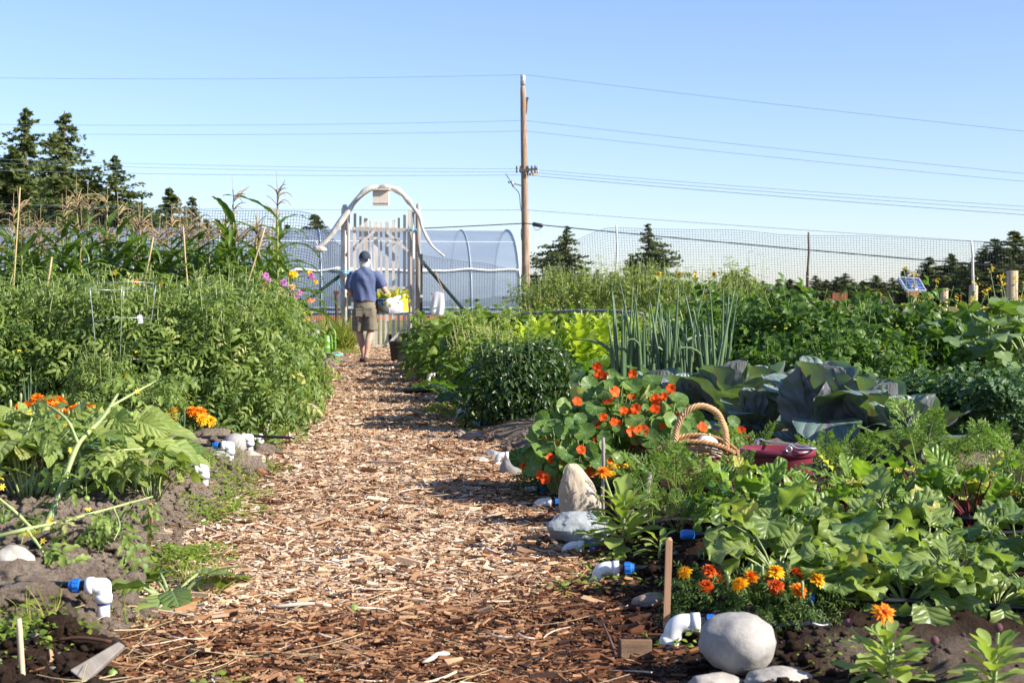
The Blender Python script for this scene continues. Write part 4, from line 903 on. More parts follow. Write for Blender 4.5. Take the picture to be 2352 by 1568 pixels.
YEL = plain('box_yellow', (.85, .62, .04), .8, .2, var=.05); BLU = plain('box_blue', (.05, .26, .55), .8, .2, var=.08)
u = np.linspace(0, 1, 9)
decal([(a, .03+.52*a**.8) for a in u]+[(a, .0+.30*a**1.1) for a in u[::-1]], 'printed_band', BLU); decal([(a*1.0, .12+.50*a**.8) for a in u]+[(a, .08+.30*a**.9) for a in u[::-1]], 'printed_fruit', YEL, 1.6)
decal([(.30, .55), (.30, .78), (.55, .78), (.55, .55)][::-1], 'printed_label', BLU, 1.4); decal([(.18, .83), (.18, .95), (.85, .95), (.85, .83)][::-1], 'printed_label', BLU, 1.4)
nr_ = nrm(np.cross(e1, [0, 0, 1.0]))*.004; nr_ = nr_ if nr_[1] < 0 else -nr_
for a0, a1, b0, b1, mt_, nm in ((.72, .99, .06, 1.10, YEL, 'printed_band'), (.44, .54, .62, .72, BLK, 'hand_hole'), (.80, .88, .60, .74, BLK, 'hand_hole'), (.50, .56, .05, .14, plain('box_cyan', (.08, .5, .8), .8, .2), 'printed_mark')):
    mb = MB(); mb.add(np.array([e1*a0+hz*b0, e1*a1+hz*b0, e1*a1+hz*b1, e1*a0+hz*b1])+nr_, [[0, 1, 2, 3]]); part(nm, mb, mt_, side_r)
mb = MB(); nL = 170; u, v = rg.random(nL), rg.random(nL); pos = u[:, None]*e1*.92+v[:, None]*e2*.92+e1*.04+e2*.04+np.c_[0*u, 0*u, .14+.14*rg.random(nL)]
CEL = [leaf(5, 2, L=.10, W=.75, bend=.5, ruf=.06, lob=.35, lk=3, fold=.25), leaf(5, 2, L=.12, W=.6, bend=.8, ruf=.06, lob=.3, lk=3, fold=.2)]
scatter(mb, CEL, pos, rg.normal(0, .6, (nL, 3))+[0, -.1, .7], rg.normal(0, .6, (nL, 3))+[0, -.6, .6], rg.uniform(.8, 1.4, nL), rg.random(nL))
gt_ = T('harvested_celery', 'yellow green celery tops sticking out of the carried box', 'celery', PP+[.40, -.10, .775], rot=(R(3), R(-4), 0))
part('foliage', mb, leafmat('celery_leaf', (.20, .30, .04), (.46, .44, .10), trans=.35, rough=.5), gt_)
mb = MB()
for k in range(26):
    a = e1*rg.uniform(.1, .9)+e2*rg.uniform(.1, .9); tube(mb, [a+[0, 0, .02], a+rg.normal(0, .03, 3)+[0, 0, .22]], [.010, .005], 5)
part('stalks', mb, plain('celery_stalk', (.42, .48, .16), .5, .4, var=.2), gt_)
# ------------------------------------------------------------------ watering cans, hose, nursery pot
CANG = plain('green_plastic', (.15, .34, .035), .38, .5, var=.1, vscale=3, trans=.12)
def can(loc, rz, label, tilt=0.0):
    t = T('watering_can', label, 'watering can', loc, rot=(0, tilt, rz), group='green watering cans at the path end')
    mb = MB(); lathe(mb, [(0, .0), (.10, 0), (.105, .012), (.103, .10), (.106, .105), (.106, .112), (.102, .117), (.099, .20), (.102, .205), (.102, .212), (.097, .217), (.092, .27), (.085, .30), (.07, .318), (.045, .325), (.045, .318)], 24, sx=.82, sy=1.1); part('body', mb, CANG, t)
    mb = MB(); tube(mb, spl([(0, .02, .325), (.015, .0, .385), (.06, 0, .43), (.12, 0, .41), (.155, 0, .34), (.16, 0, .2), (.15, 0, .08), (.10, 0, .06)], 30), .021, 10); part('handle', mb, CANG, t)
    mb = MB(); tube(mb, spl([(-.07, 0, .05), (-.16, 0, .12), (-.23, 0, .26), (-.27, 0, .33)], 16), np.linspace(.026, .014, 16), 9); sp_ = part('spout', mb, CANG, t)
    mb = MB(); lathe(mb, [(0, .015), (.034, .01), (.036, 0), (.012, -.03)], 14); mb2 = MB(); mb2.join(mb, np.array([[.77, 0, -.63], [0, 1, 0], [.63, 0, .77]]), (-.275, 0, .345)); part('rose', mb2, CANG, sp_)
def gxy(x, Y, z=.02): return np.array([(x-CX)/F*Y, Y, z])
q = P(752, 826, 25.2); can((q[0], 25.2, path_z(q[0], 25.2)-.01), R(-28), 'upright green watering can inside the turquoise hose loop')
q = P(719, 818, 25.9); can((q[0], 25.9, .07), R(-20), 'tilted green watering can leaning behind the upright one', R(14))
q = P(750, 829, 25.0); mb = MB(); t = np.linspace(0, 2*np.pi*1.4, 60); tube(mb, np.stack([q[0]+.02+.20*np.cos(t)*(1+.03*t), 25.05+.28*np.sin(t), .07+.004*t], 1), .017, 8); solo('garden_hose', mb, plain('turquoise_hose', (.16, .52, .50), .5, .4, var=.1), 'turquoise hose loop lying round the watering can', 'hose')
q = P(917, 839, 24.2); pot = T('nursery_pot', 'large black plastic nursery pot on the chips by the gate', 'plant pot', (q[0], 24.2, path_z(q[0], 24.2)))
PLB = plain('black_plastic', (.028, .029, .034), .4, .5, var=.3, vscale=4); mb = MB(); lathe(mb, [(0, .004), (.125, 0), (.128, .01), (.165, .30), (.172, .305), (.174, .335), (.168, .337), (.160, .30), (.124, .02), (0, .02)], 28); part('wall', mb, PLB, pot)
mb = MB(); lathe(mb, [(0, .2), (.08, .205), (.148, .19)], 20); part('soil', mb, SOIL, pot)
q = P(895, 795, 27.5); mb = MB(); lathe(mb, [(0, 0), (.08, 0), (.11, .22), (.118, .222), (.118, .245), (.108, .24), (.078, .02), (0, .02)], 20); q2 = P(900, 796, 29.0); pot2 = solo('nursery_pot', mb, PLB, 'smaller black pot on the grass behind the gate pickets', 'plant pot', loc=(q2[0], 29.0, .10))
# ================================================================== plant building blocks
def lerp(a, b, t): return a+(b-a)*t
W_heart = lambda t: np.where(t < .18, np.sqrt(np.clip(t/.18, 0, 1)), np.clip((1-t)/.82, 0, 1)**.72)
W_spat = lambda t: .16+.84*np.sin(np.pi*np.clip(t, 0, 1)**2.1)**.9*(t < .995)
W_strap = lambda t: np.minimum(1, .55+t*3)*np.clip(1-t, 0, 1)**.6
W_oblong = lambda t: np.clip(np.sin(np.pi*np.clip(t*.97+.02, 0, 1)), 0, 1)**.5
W_round = lambda t: np.sqrt(np.clip(1-(2*t-1)**2, 0, 1))**.9
W_obov = lambda t: np.clip(np.sin(np.pi*np.clip(t, 0, 1)**1.35), 0, 1)**.62
def pinnate(pairs=3, L=1.0, ll=.36, lw=.55, droop=.7, seed=0, lob=.28, nl=4, nw=1, stem=.012, ang=1.05, taper=.25):
    """compound leaf: side leaflets in pairs and one at the tip, along a bending stalk"""
    r = np.random.default_rng(seed); mb = MB(); t = np.linspace(0, 1, 8); th = droop*t
    y = np.r_[0, np.cumsum(np.cos(th[1:]))]*L/7; z = -np.r_[0, np.cumsum(np.sin(th[1:]))]*L/7
    ax = np.stack([0*t, y, z], 1); tube(mb, ax, np.linspace(stem, stem*.4, 8)*L, 4, .35, False)
    for k in range(pairs*2+1):
        if k == pairs*2: u, s, a = 1.0, 0, 0
        else: u = .28+.62*(k//2)/max(1, pairs-1); s = 1 if k % 2 else -1; a = s*(ang+r.normal(0, .15))
        o = np.array([0, np.interp(u, t, y), np.interp(u, t, z)]); el = -np.interp(u, t, th)
        lf = leaf(nl, nw, None, ll*L*(1-taper*abs(u-.6))*r.uniform(.85, 1.15)*(1.15 if s == 0 else 1), lw, .25, r.uniform(.4, 1.1), .05, 2, r.uniform(0, 6), lob, 3)
        mb.join(lf, rotx(el) @ rotz(-a) @ np.array([[math.cos(r.normal(0, .3)), 0, 0], [0, 1, 0], [0, 0, 1]]), o)
    return mb
def disk(rad=1.0, seg=12, rings=3, wave=.08, k=3, cone=.15, ph=0.0, notch=None):
    """round blade with its stalk at the middle; luv = (angle, radius)"""
    an = np.arange(seg+1)*2*np.pi/seg; rr = np.linspace(0, 1, rings+1)
    A, Rr = np.meshgrid(an, rr); q = np.ones_like(A) if notch is None else notch(A)
    X = rad*Rr*np.cos(A)*(1+(q-1)*Rr); Y = rad*Rr*np.sin(A)*(1+(q-1)*Rr); Z = rad*(cone*Rr**1.5+wave*Rr**2*np.sin(k*A+ph)+.4*wave*Rr**2*np.sin(2*k*A+ph*2))
    n = seg+1; i = (np.arange(rings)[:, None]*n+np.arange(seg)[None]).ravel(); mb = MB()
    mb.add(np.stack([X, Y, Z], -1).reshape(-1, 3), np.stack([i, i+1, i+1+n, i+n], 1), None, .5, np.stack([(A/np.pi-1).ravel(), Rr.ravel()], 1)); return mb
def bush(h, rad, n, tpls, size, seed, mat_f, mat_s, root, droop=-.15, core=.45, shoots=8, rbias=.6, flat=.0, zmin=.04, stem_r=.010, nstem=7, upn=.55, shape=.5, name='foliage'):
    """leaves through a dome-shaped volume, denser to the outside, with shoots breaking the outline"""
    r = np.random.default_rng(seed); fo, st = MB(), MB()
    a = r.uniform(0, 2*np.pi, n); zz = zmin+(1-zmin)*r.random(n)**.85
    prof = np.clip(1-np.abs(zz-.42)**2.2/(.62**2.2), .06, 1)**shape
    bumps = 1+.22*vnoise(np.cos(a)*1.6+seed, np.sin(a)*1.6, zz*2.2)
    rr = rad*prof*bumps*(core+(1-core)*r.random(n)**rbias); hh = h*(1+.14*vnoise(np.cos(a)*1.3+seed*2, np.sin(a)*1.3, 3.3))
    pos = np.stack([rr*np.cos(a), rr*np.sin(a), zz*hh*(1-.18*(rr/rad)**2)], 1)
    d = np.stack([np.cos(a), np.sin(a), droop+.55*(zz-.35)], 1)+r.normal(0, .5, (n, 3)); nn = np.stack([np.cos(a)*.45, np.sin(a)*.45, np.full(n, upn)], 1)+r.normal(0, .38, (n, 3))
    scatter(fo, tpls, pos, d, nn, size*r.uniform(.65, 1.25, n), np.clip(.45+.25*r.normal(size=n), 0, 1))
    for k in range(nstem):
        b = a[k]; e = np.array([math.cos(b)*rad*.6, math.sin(b)*rad*.6, h*r.uniform(.6, .95)])
        tube(st, spl([(0, 0, 0), e*[.35, .35, .5], e], 8), np.linspace(stem_r, stem_r*.45, 8), 5, r.random())
    for k in range(shoots):
        b = r.uniform(0, 6.28); q = rad*r.uniform(.05, .75); o = np.array([math.cos(b)*q, math.sin(b)*q, h*.72]); tip = o+np.array([math.cos(b)*.12, math.sin(b)*.12, 1])*h*r.uniform(.22, .48)+r.normal(0, .03, 3)
        p = spl([o, (o+tip)/2+r.normal(0, .02, 3), tip], 7); tube(st, p, np.linspace(stem_r*.6, stem_r*.25, 7), 4, r.random())
        m = 7; u = r.uniform(.25, 1, m); pp = o+(tip-o)*u[:, None]; c = r.uniform(0, 6.28, m)
        scatter(fo, tpls, pp, np.stack([np.cos(c), np.sin(c), .3+.5*u], 1), np.stack([np.cos(c)*.3, np.sin(c)*.3, np.ones(m)], 1), size*r.uniform(.4, .8, m), np.clip(.65+.2*r.normal(size=m), 0, 1))
    part(name, fo, mat_f, root); part('stem', st, mat_s, root); return pos
def flower_mb(petals, L, W, layers=1, cup=.3, seed=0, jag=0.0, nl=2):
    r = np.random.default_rng(seed); mb = MB()
    for l in range(layers):
        f = 1-l/max(1, layers)*.72; el = cup+l*(1.25-cup)/max(1, layers); tp = [leaf(nl, 1, W_obov, L*f, W, .2, .5-l*.1, jag, 2, r.uniform(0, 6))]
        m = max(4, int(petals*(1-.13*l))); a = np.arange(m)*2*np.pi/m+l*.4+r.normal(0, .08, m); c, s = np.cos(a), np.sin(a); e = el+r.normal(0, .12, m)
        scatter(mb, tp, np.c_[0*a, 0*a, 0*a+l*L*.05], np.stack([c*np.cos(e), s*np.cos(e), np.sin(e)], 1), np.stack([-c*np.sin(e), -s*np.sin(e), np.cos(e)], 1), r.uniform(.85, 1.12, m), np.clip(r.normal(.5, .22, m)+.25*(l == 0)-.1*l/layers, 0, 1))
    return mb
def tilt(el_dir):
    """rotation taking +Z to a given direction"""
    d = nrm(np.array(el_dir, float)); return frames(np.cross(d, [1.0, .2, .1])[None], d)[0]
def petal(name, c1, c2, trans=.3, rough=.6): return leafmat(name, c1, c2, trans=trans, tcol=(1.25, 1.1, .9), rough=rough, spec=.25, warm=(1, 1, 1))
STEMG = plain('green_stem', (.17, .26, .07), .55, .35, var=.25, rnd=.4); STEMP = plain('pale_stem', (.34, .42, .17), .5, .35, var=.25, rnd=.3); STEMR = plain('beet_stem', (.20, .035, .05), .5, .4, var=.35, rnd=.4); STRAWS = plain('dry_stem', (.46, .36, .2), .7, .25, var=.3, rnd=.4)
M_TOM = leafmat('tomato_leaf', (.055, .115, .028), (.175, .27, .08), trans=.30, dry=(.38, .38, .14), rough=.5, under=(.16, .22, .10))
M_TOMR = leafmat('tomato_leaf_deep', (.026, .072, .013), (.095, .19, .036), trans=.32, rough=.45)
M_PEP = leafmat('pepper_leaf', (.018, .05, .013), (.055, .115, .03), trans=.22, rough=.36, spec=.5)
M_BEAN = leafmat('bean_leaf', (.085, .165, .045), (.25, .34, .12), trans=.28, rough=.5, vein=(.30, .40, .16), vk=6, vw=.12, vmix=.4, dry=(.36, .33, .12), bmp=.7, bump_scale=.006)
M_CUC = leafmat('cucumber_leaf', (.055, .125, .022), (.17, .27, .055), trans=.33, dry=(.42, .42, .12), rough=.5, vein=(.2, .3, .1), vmix=.25)
M_NAS = leafmat('nasturtium_leaf', (.045, .115, .035), (.115, .215, .055), trans=.30, rough=.42, vein=(.30, .42, .22), polar=True, vk=4.5, vw=.11, vmix=.6, dry=(.42, .42, .16))
M_CAB = leafmat('cabbage_leaf', (.085, .135, .125), (.20, .28, .26), trans=.20, tcol=(1.7, 2.1, .25), rough=.46, spec=.5, vein=(.25, .10, .20), vk=4, vw=.12, slant=1.3, vmix=.7, bmp=.6, bump_scale=.012, under=(.125, .105, .13), warm=(.95, 1, 1))
M_BEET = leafmat('beet_leaf', (.05, .135, .022), (.16, .28, .05), trans=.36, dry=(.45, .42, .10), rough=.36, spec=.45, vein=(.20, .30, .10), vk=6, vw=.1, vmix=.35, bmp=.7, bump_scale=.008)
M_TURN = leafmat('turnip_leaf', (.075, .15, .045), (.195, .29, .10), trans=.30, dry=(.42, .40, .12), rough=.40, spec=.45, vein=(.30, .38, .2), vk=6, vw=.1, vmix=.4, bmp=.6, bump_scale=.006)
M_CAR = leafmat('carrot_leaf', (.07, .16, .03), (.18, .30, .075), trans=.3, rough=.5)
M_ONI = leafmat('onion_leaf', (.055, .12, .075), (.115, .20, .115), trans=.08, rough=.38, spec=.5)
M_KALE = leafmat('kale_leaf', (.03, .085, .045), (.085, .165, .085), trans=.22, rough=.5)
M_CORN = leafmat('corn_leaf', (.04, .10, .02), (.13, .22, .055), trans=.3, rough=.38, spec=.5, vein=(.2, .28, .1), vk=0.0, vw=-1, vmix=.5)
M_LET = leafmat('lettuce_leaf', (.15, .28, .03), (.35, .46, .09), trans=.36, rough=.45, vein=(.5, .56, .25), vmix=.35, vk=5)
M_CHA = leafmat('chard_leaf', (.025, .085, .012), (.10, .205, .03), trans=.32, rough=.36, spec=.5, vein=(.35, .4, .22), vk=5, vmix=.4, bmp=.6, bump_scale=.01)
M_SEED = leafmat('seeding_leaf', (.10, .19, .035), (.25, .35, .09), trans=.33, rough=.55)
M_SQU = leafmat('squash_leaf', (.05, .13, .03), (.15, .25, .075), trans=.30, rough=.5, vein=(.28, .36, .2), polar=True, vk=3.5, vw=.08, vmix=.4, under=(.18, .25, .12))
M_CAL = leafmat('calendula_leaf', (.14, .24, .06), (.30, .40, .15), trans=.32, rough=.5, vein=(.3, .4, .2), vk=0.0, vw=-1, vmix=.4)
M_MAR = leafmat('marigold_leaf', (.03, .08, .015), (.09, .16, .035), trans=.25, rough=.5)
M_SHR = leafmat('pale_shrub_leaf', (.09, .16, .04), (.22, .30, .09), trans=.33, rough=.55)
M_WEED = leafmat('weed_leaf', (.08, .16, .025), (.22, .32, .06), trans=.33, rough=.55)
M_GRASS = leafmat('grass_blade', (.10, .17, .03), (.30, .33, .10), trans=.3, rough=.55)
P_ORG = petal('orange_petal', (.80, .16, .008), (.92, .36, .01)); P_YEL = petal('yellow_petal', (.86, .40, .01), (.95, .60, .02)); P_RED = petal('rust_petal', (.42, .045, .006), (.72, .13, .008)); P_NAS = petal('scarlet_petal', (.72, .055, .008), (.90, .16, .012)); P_LEM = petal('lemon_petal', (.85, .60, .03), (.92, .72, .08))
P_PNK = petal('pink_petal', (.42, .09, .36), (.62, .24, .55)); P_PCH = petal('peach_petal', (.75, .26, .12), (.85, .42, .22)); P_WHT = petal('white_petal', (.66, .58, .62), (.82, .80, .80)); P_BUD = plain('seed_head', (.16, .07, .08), .8, .2, var=.4)
TPL_TOM = [pinnate(3, 1, .40, .50, .9, k, .30, 4, 1, .013) for k in range(4)]
TPL_TOM = [pinnate(3, 1, .40, .42, .9, k, .34, 5, 1, .013) for k in range(4)]
def proto(name, label='x', cat='plant'): return T(name, label, cat)
def speckles(root, pos, mt, name, n, r, seed, size, petals=5):
    """small open blossoms at the leaf ends"""
    rr = np.random.default_rng(seed); tp = [flower_mb(petals, 1, .5, 1, .35, seed)]; mb = MB(); I = rr.integers(0, len(pos), n)
    q = pos[I]*[1.06, 1.06, 1.0]+rr.normal(0, .015, (n, 3)); d = nrm(q*[1, 1, .3]+[0, 0, .2]); scatter(mb, tp, q, np.cross(d, [0, 0, 1.0])+.01, d, size*rr.uniform(.7, 1.3, n), rr.random(n)); part(name, mb, mt, root)
def fruits(root, pos, mt, name, n, seed, s, el=1.0):
    rr = np.random.default_rng(seed)
    for i in rr.integers(0, len(pos), n):
        mb = MB(); ball(mb, (0, 0, 0), (s, s, s*el), 2); o = part(name, mb, mt, root); o.location = [float(x) for x in pos[i]*[1.03, 1.03, .9]]
GTOM = plain('unripe_tomato', (.22, .34, .07), .3, .5, var=.15)
# --- tomatoes
tom = []
for k, (h, rd) in enumerate(((.84, .48), (.92, .44), (.76, .52))):
    t = proto('tomato_plant', cat='tomato plant'); ps = bush(h, rd, 640, TPL_TOM, .150, 40+k, M_TOM, STEMP, t, shoots=20, nstem=8); speckles(t, ps, P_LEM, 'blossoms', 34, 0, k, .016); fruits(t, ps, GTOM, 'fruit', 4, k, .022); tom.append(t)
KTOM = Kind(tom)
tor = []
TPL_TOMR = [pinnate(2, 1, .46, .62, .8, 20+k, .16, 4, 1, .013) for k in range(3)]
for k, (h, rd) in enumerate(((.74, .50), (.80, .46), (.70, .55))):
    t = proto('tomato_bush', cat='tomato plant'); ps = bush(h, rd, 520, TPL_TOMR, .155, 60+k, M_TOMR, STEMG, t, shoots=7, nstem=7); speckles(t, ps, P_LEM, 'blossoms', 26, 0, k, .017); fruits(t, ps, GTOM, 'fruit', 3, k, .022, 1.5); tor.append(t)
KTOR = Kind(tor)
# --- peppers
pep = []
for k in range(2):
    t = proto('pepper_plant', cat='pepper plant'); ps = bush(.54, .30, 720, [leaf(4, 1, None, 1, .34, .3, .8), leaf(4, 1, None, 1, .4, .3, .5)], .062, 70+k, M_PEP, STEMG, t, shoots=14, nstem=9, stem_r=.006, droop=-.45); speckles(t, ps, P_WHT, 'blossoms', 16, 0, k, .010); pep.append(t)
KPEP = Kind(pep)
# --- cucumbers / climbing beans on the right
cuc = []
for k in range(3):
    t = proto('cucumber_plant', cat='cucumber plant'); ps = bush(.66, .42, 230, [leaf(5, 2, W_heart, 1, .95, .18, .7, .04, 3, j, .10, 5) for j in range(3)], .125, 80+k, M_CUC, STEMP, t, shoots=6, nstem=7, upn=.7); speckles(t, ps, P_LEM, 'blossoms', 12, 0, k, .018); cuc.append(t)
KCUC = Kind(cuc)
# --- pale plants running to seed
sed = []
for k in range(2):
    t = proto('seeding_plant', cat='seeding plant'); ps = bush(.62, .38, 420, [leaf(4, 2, W_obov, 1, .70, .2, .7, .08, 2, j) for j in range(3)], .085, 90+k, M_SEED, STEMP, t, shoots=12, nstem=8, stem_r=.005, droop=.1)
    mb = MB(); r = np.random.default_rng(k)
    for j in range(16):
        a = r.uniform(0, 6.28); q = .32*r.random()**.5; o = np.array([q*math.cos(a), q*math.sin(a), .5]); L = r.uniform(.12, .26); u = np.linspace(0, 1, 9); pp = o+u[:, None]*np.array([math.cos(a)*.2, math.sin(a)*.2, 1])*L
        tube(mb, pp, .0022, 3, .5, False)
        for c in pp[2:]: ball(mb, c+r.normal(0, .006, 3), (.008, .008, .007), 1, r.random())
    part('seed_sprays', mb, plain('pale_seed', (.46, .46, .20), .7, .2, var=.2, rnd=.4), t); sed.append(t)
KSED = Kind(sed)
# --- lettuce and chard
let = []
for k, (h, n_) in enumerate(((.62, 64), (.50, 56), (.70, 70))):
    t = proto('lettuce_plant', cat='lettuce'); r = np.random.default_rng(100+k); fo, st = MB(), MB(); TP = [leaf(7, 3, W_obov, 1, .62, .22, b, .055, 4, j, .06, 7) for j, b in enumerate((.5, .9, .2))]
    z = np.linspace(.04, 1, n_)*h; a = np.arange(n_)*2.4+r.normal(0, .3, n_); f = z/h; el = lerp(.35, 1.25, f**1.5)
    d = np.stack([np.cos(a)*np.cos(el), np.sin(a)*np.cos(el), np.sin(el)], 1); nn = np.stack([-np.cos(a)*np.sin(el), -np.sin(a)*np.sin(el), np.cos(el)], 1)
    scatter(fo, TP, np.stack([.02*np.cos(a), .02*np.sin(a), z*.86], 1), d, nn, lerp(.29, .11, f**1.3)*r.uniform(.85, 1.15, n_), np.clip(.25+.6*f+.14*r.normal(size=n_), 0, 1)); tube(st, [(0, 0, 0), (.01, 0, h*.5), (0, 0, h)], [.018, .014, .006], 6)
    part('foliage', fo, M_LET, t); part('stem', st, STEMP, t); let.append(t)
KLET = Kind(let)
def rosette(t, n, tp, L, pet, el0, el1, seed, mf, ms, pr=.006, spread=.03, lift=0.0, fname='foliage', sname='stalks'):
    """leaves on stalks rising from one crown; blades arch over at the end of the stalk"""
    r = np.random.default_rng(seed); fo, st = MB(), MB()
    for k in range(n):
        a = k*2.4+r.normal(0, .35); el = r.uniform(el0, el1); p = pet*r.uniform(.7, 1.25); c, s = math.cos(a), math.sin(a)
        b = np.array([c*spread*r.random(), s*spread*r.random(), lift]); m = b+np.array([c*math.cos(el), s*math.cos(el), math.sin(el)])*p*.55; e2_ = el-.28; tip = m+np.array([c*math.cos(e2_), s*math.cos(e2_), math.sin(e2_)])*p*.5
        tube(st, spl([b, m, tip], 6), np.linspace(pr, pr*.7, 6), 5, r.random()); e3 = e2_-r.uniform(.05, .5)
        scatter(fo, tp, tip[None], np.array([[c*math.cos(e3), s*math.cos(e3), math.sin(e3)]]), np.array([[-c*math.sin(e3)+r.normal(0, .38), -s*math.sin(e3)+r.normal(0, .38), math.cos(e3)]]), L*r.uniform(.7, 1.2), np.clip(.5+.26*r.normal(), 0, 1))
    part(fname, fo, mf, t); part(sname, st, ms, t)
cha = []
for k in range(2):
    t = proto('chard_plant', cat='chard'); rosette(t, 17, [leaf(8, 3, W_oblong, 1, .58, .15, b, .05, 4, j, .05, 6) for j, b in enumerate((.6, 1.0, .3))], .30, .22, .7, 1.4, 110+k, M_CHA, STEMP, .009); cha.append(t)
KCHA = Kind(cha)
bee = []
for k in range(3):
    t = proto('beet_plant', cat='beet'); rosette(t, 22, [leaf(12, 4, W_oblong, 1, .62, .18, b, .085, rk_, j*1.7, .04, 6) for j, (b, rk_) in enumerate(((.9, 3), (1.7, 4), (.3, 3), (1.3, 5), (2.2, 3)))], .145, .19, .75, 1.45, 120+k, M_BEET, STEMR if k != 1 else STEMP, .0048); bee.append(t)
KBEE = Kind(bee)
trn = []
for k in range(3):
    t = proto('turnip_plant', cat='turnip'); rosette(t, 20, [leaf(14, 5, W_obov, 1, w_, .24, b, .085, rk_, j*1.3, .16, lk_) for j, (b, rk_, w_, lk_) in enumerate(((.8, 3, .8, 5), (1.7, 2, .9, 4), (-.3, 3, .7, 6), (1.1, 4, .85, 5), (2.4, 2, .75, 4), (.2, 2, .6, 7), (1.4, 3, 1.0, 5)))], .150, .115, .35, 1.25, 130+k, M_TURN, STEMP, .0042); trn.append(t)
KTRN = Kind(trn)
# --- carrots
def frond(seed, pn=8, L=1.0):
    r = np.random.default_rng(seed); mb = MB(); t = np.linspace(0, 1, 9); th = .6*t**1.5; y = np.r_[0, np.cumsum(np.cos(th[1:]))]*L/8; z = -np.r_[0, np.cumsum(np.sin(th[1:]))]*L/8
    tube(mb, np.stack([0*t, y, z], 1), np.linspace(.011, .004, 9)*L, 4, .8, False); TP = [leaf(2, 1, None, 1, .30, .1, .3)]; pos, d = [], []
    for u in np.linspace(.52, 1.0, pn):
        o = np.array([0, np.interp(u, t, y), np.interp(u, t, z)]); pl = L*.34*(1.15-u)**.8
        for s in (-1, 1):
            a = s*r.uniform(.7, 1.05); ax = np.array([math.sin(a), math.cos(a), r.normal(-.05, .18)]); tube(mb, [o, o+ax*pl], .0035*L, 3, .7, False)
            for w in np.linspace(.25, 1.0, 6):
                for s2 in (-1, 1):
                    b = a+s2*.7*(1-.3*w); pos.append(o+ax*pl*w); d.append([math.sin(b), math.cos(b), r.normal(0, .3)])
    pos = np.array(pos); scatter(mb, TP, pos, np.array(d), np.c_[r.normal(0, .3, (len(pos), 2)), np.ones(len(pos))], .055*L*r.uniform(.6, 1.3, len(pos)), .5+.15*r.normal(size=len(pos))); return mb
TPL_CAR = [frond(k) for k in range(3)]
car_ = []
for k, (n_, L_) in enumerate(((6, .40), (5, .46), (8, .34))):
    t = proto('carrot_plant', cat='carrot'); r = np.random.default_rng(140+k); mb = MB(); a = np.arange(n_)*2.4; el = r.uniform(1.0, 1.5, n_)
    scatter(mb, TPL_CAR, np.c_[.012*np.cos(a), .012*np.sin(a), 0*a], np.stack([np.cos(a)*np.cos(el), np.sin(a)*np.cos(el), np.sin(el)], 1), np.stack([-np.cos(a)*np.sin(el), -np.sin(a)*np.sin(el), np.cos(el)], 1), L_*r.uniform(.7, 1.2, n_), r.normal(.5, .15, n_)); part('fronds', mb, M_CAR, t); car_.append(t)
KCAR = Kind(car_)
# --- onions
def onion(t, n, h, seed, rad=.010, spread=.05, bendf=.18):
    r = np.random.default_rng(seed); mb = MB()
    for k in range(n):
        a = r.uniform(0, 6.28); q = spread*r.random()**.5; L = h*r.uniform(.62, 1.05); o = np.array([q*math.cos(a), q*math.sin(a), 0]); ln = r.uniform(.02, bendf); u = np.linspace(0, 1, 11)
        pp = o+np.stack([math.cos(a)*ln*L*u**1.6, math.sin(a)*ln*L*u**1.6, L*u*(1-.04*u)], 1)
        if r.random() < .12: w = np.clip((u-.6)/.4, 0, 1); pp = pp+np.stack([math.cos(a)*w*L*.22, math.sin(a)*w*L*.22, -w**1.5*L*.30], 1)
        tube(mb, pp, rad*r.uniform(.7, 1.15)*np.array([.8, .9, 1, 1.08, 1.1, 1.05, .95, .8, .6, .36, .06]), 8, np.clip(r.normal(.5, .25), 0, 1))
    part('leaves', mb, M_ONI, t)
oni = []
for k in range(3): t = proto('onion_plant', cat='onion'); onion(t, 11, 1.04, 150+k, .0135, .05, .16); oni.append(t)
KONI = Kind(oni)
# --- red cabbage: each big leaf a part
TPL_CAB = [leaf(18, 8, lambda t: np.sqrt(np.clip(1-(2*np.clip(t, 0, 1)**1.12-1)**2, 0, 1)), 1, .92, .10, b, .022, 3, j*1.9, .03, 7, cp) for j, (b, cp) in enumerate(((.35, -.25), (.8, -.12), (1.5, .12), (.1, -.32), (2.0, .05)))]
cab = []
for k in range(3):
    t = proto('red_cabbage', cat='cabbage'); r = np.random.default_rng(160+k); n_ = 11
    for j in range(n_):
        f = j/(n_-1); a = j*2.4+r.normal(0, .2); el = lerp(.72, 1.50, f**.7)+r.normal(0, .08); L = lerp(.44, .30, f)*r.uniform(.85, 1.12); w = MB(); c, s = math.cos(a), math.sin(a)
        tp = TPL_CAB[[2, 1, 4, 0, 1, 2, 0, 3, 0, 3, 0][j]]; b = np.array([c*.03, s*.03, .10+.05*f]); d = np.array([c*math.cos(el), s*math.cos(el), math.sin(el)]); p0 = b+d*.07
        tube(w, [b, p0, p0+d*L*.22], [.016, .013, .008], 6, .5); scatter(w, [tp], p0[None], d[None], np.array([[-c*math.sin(el), -s*math.sin(el), math.cos(el)]]), L, np.clip(r.normal(.5, .25), 0, 1)); part('leaf', w, M_CAB, t)
    mb = MB(); tube(mb, [(0, 0, 0), (0, 0, .14)], [.022, .026], 8); part('stem', mb, STEMP, t); mb = MB(); ball(mb, (0, 0, .24), (.085, .085, .09), 3); part('head', mb, M_CAB, t); cab.append(t)
KCAB = Kind(cab)
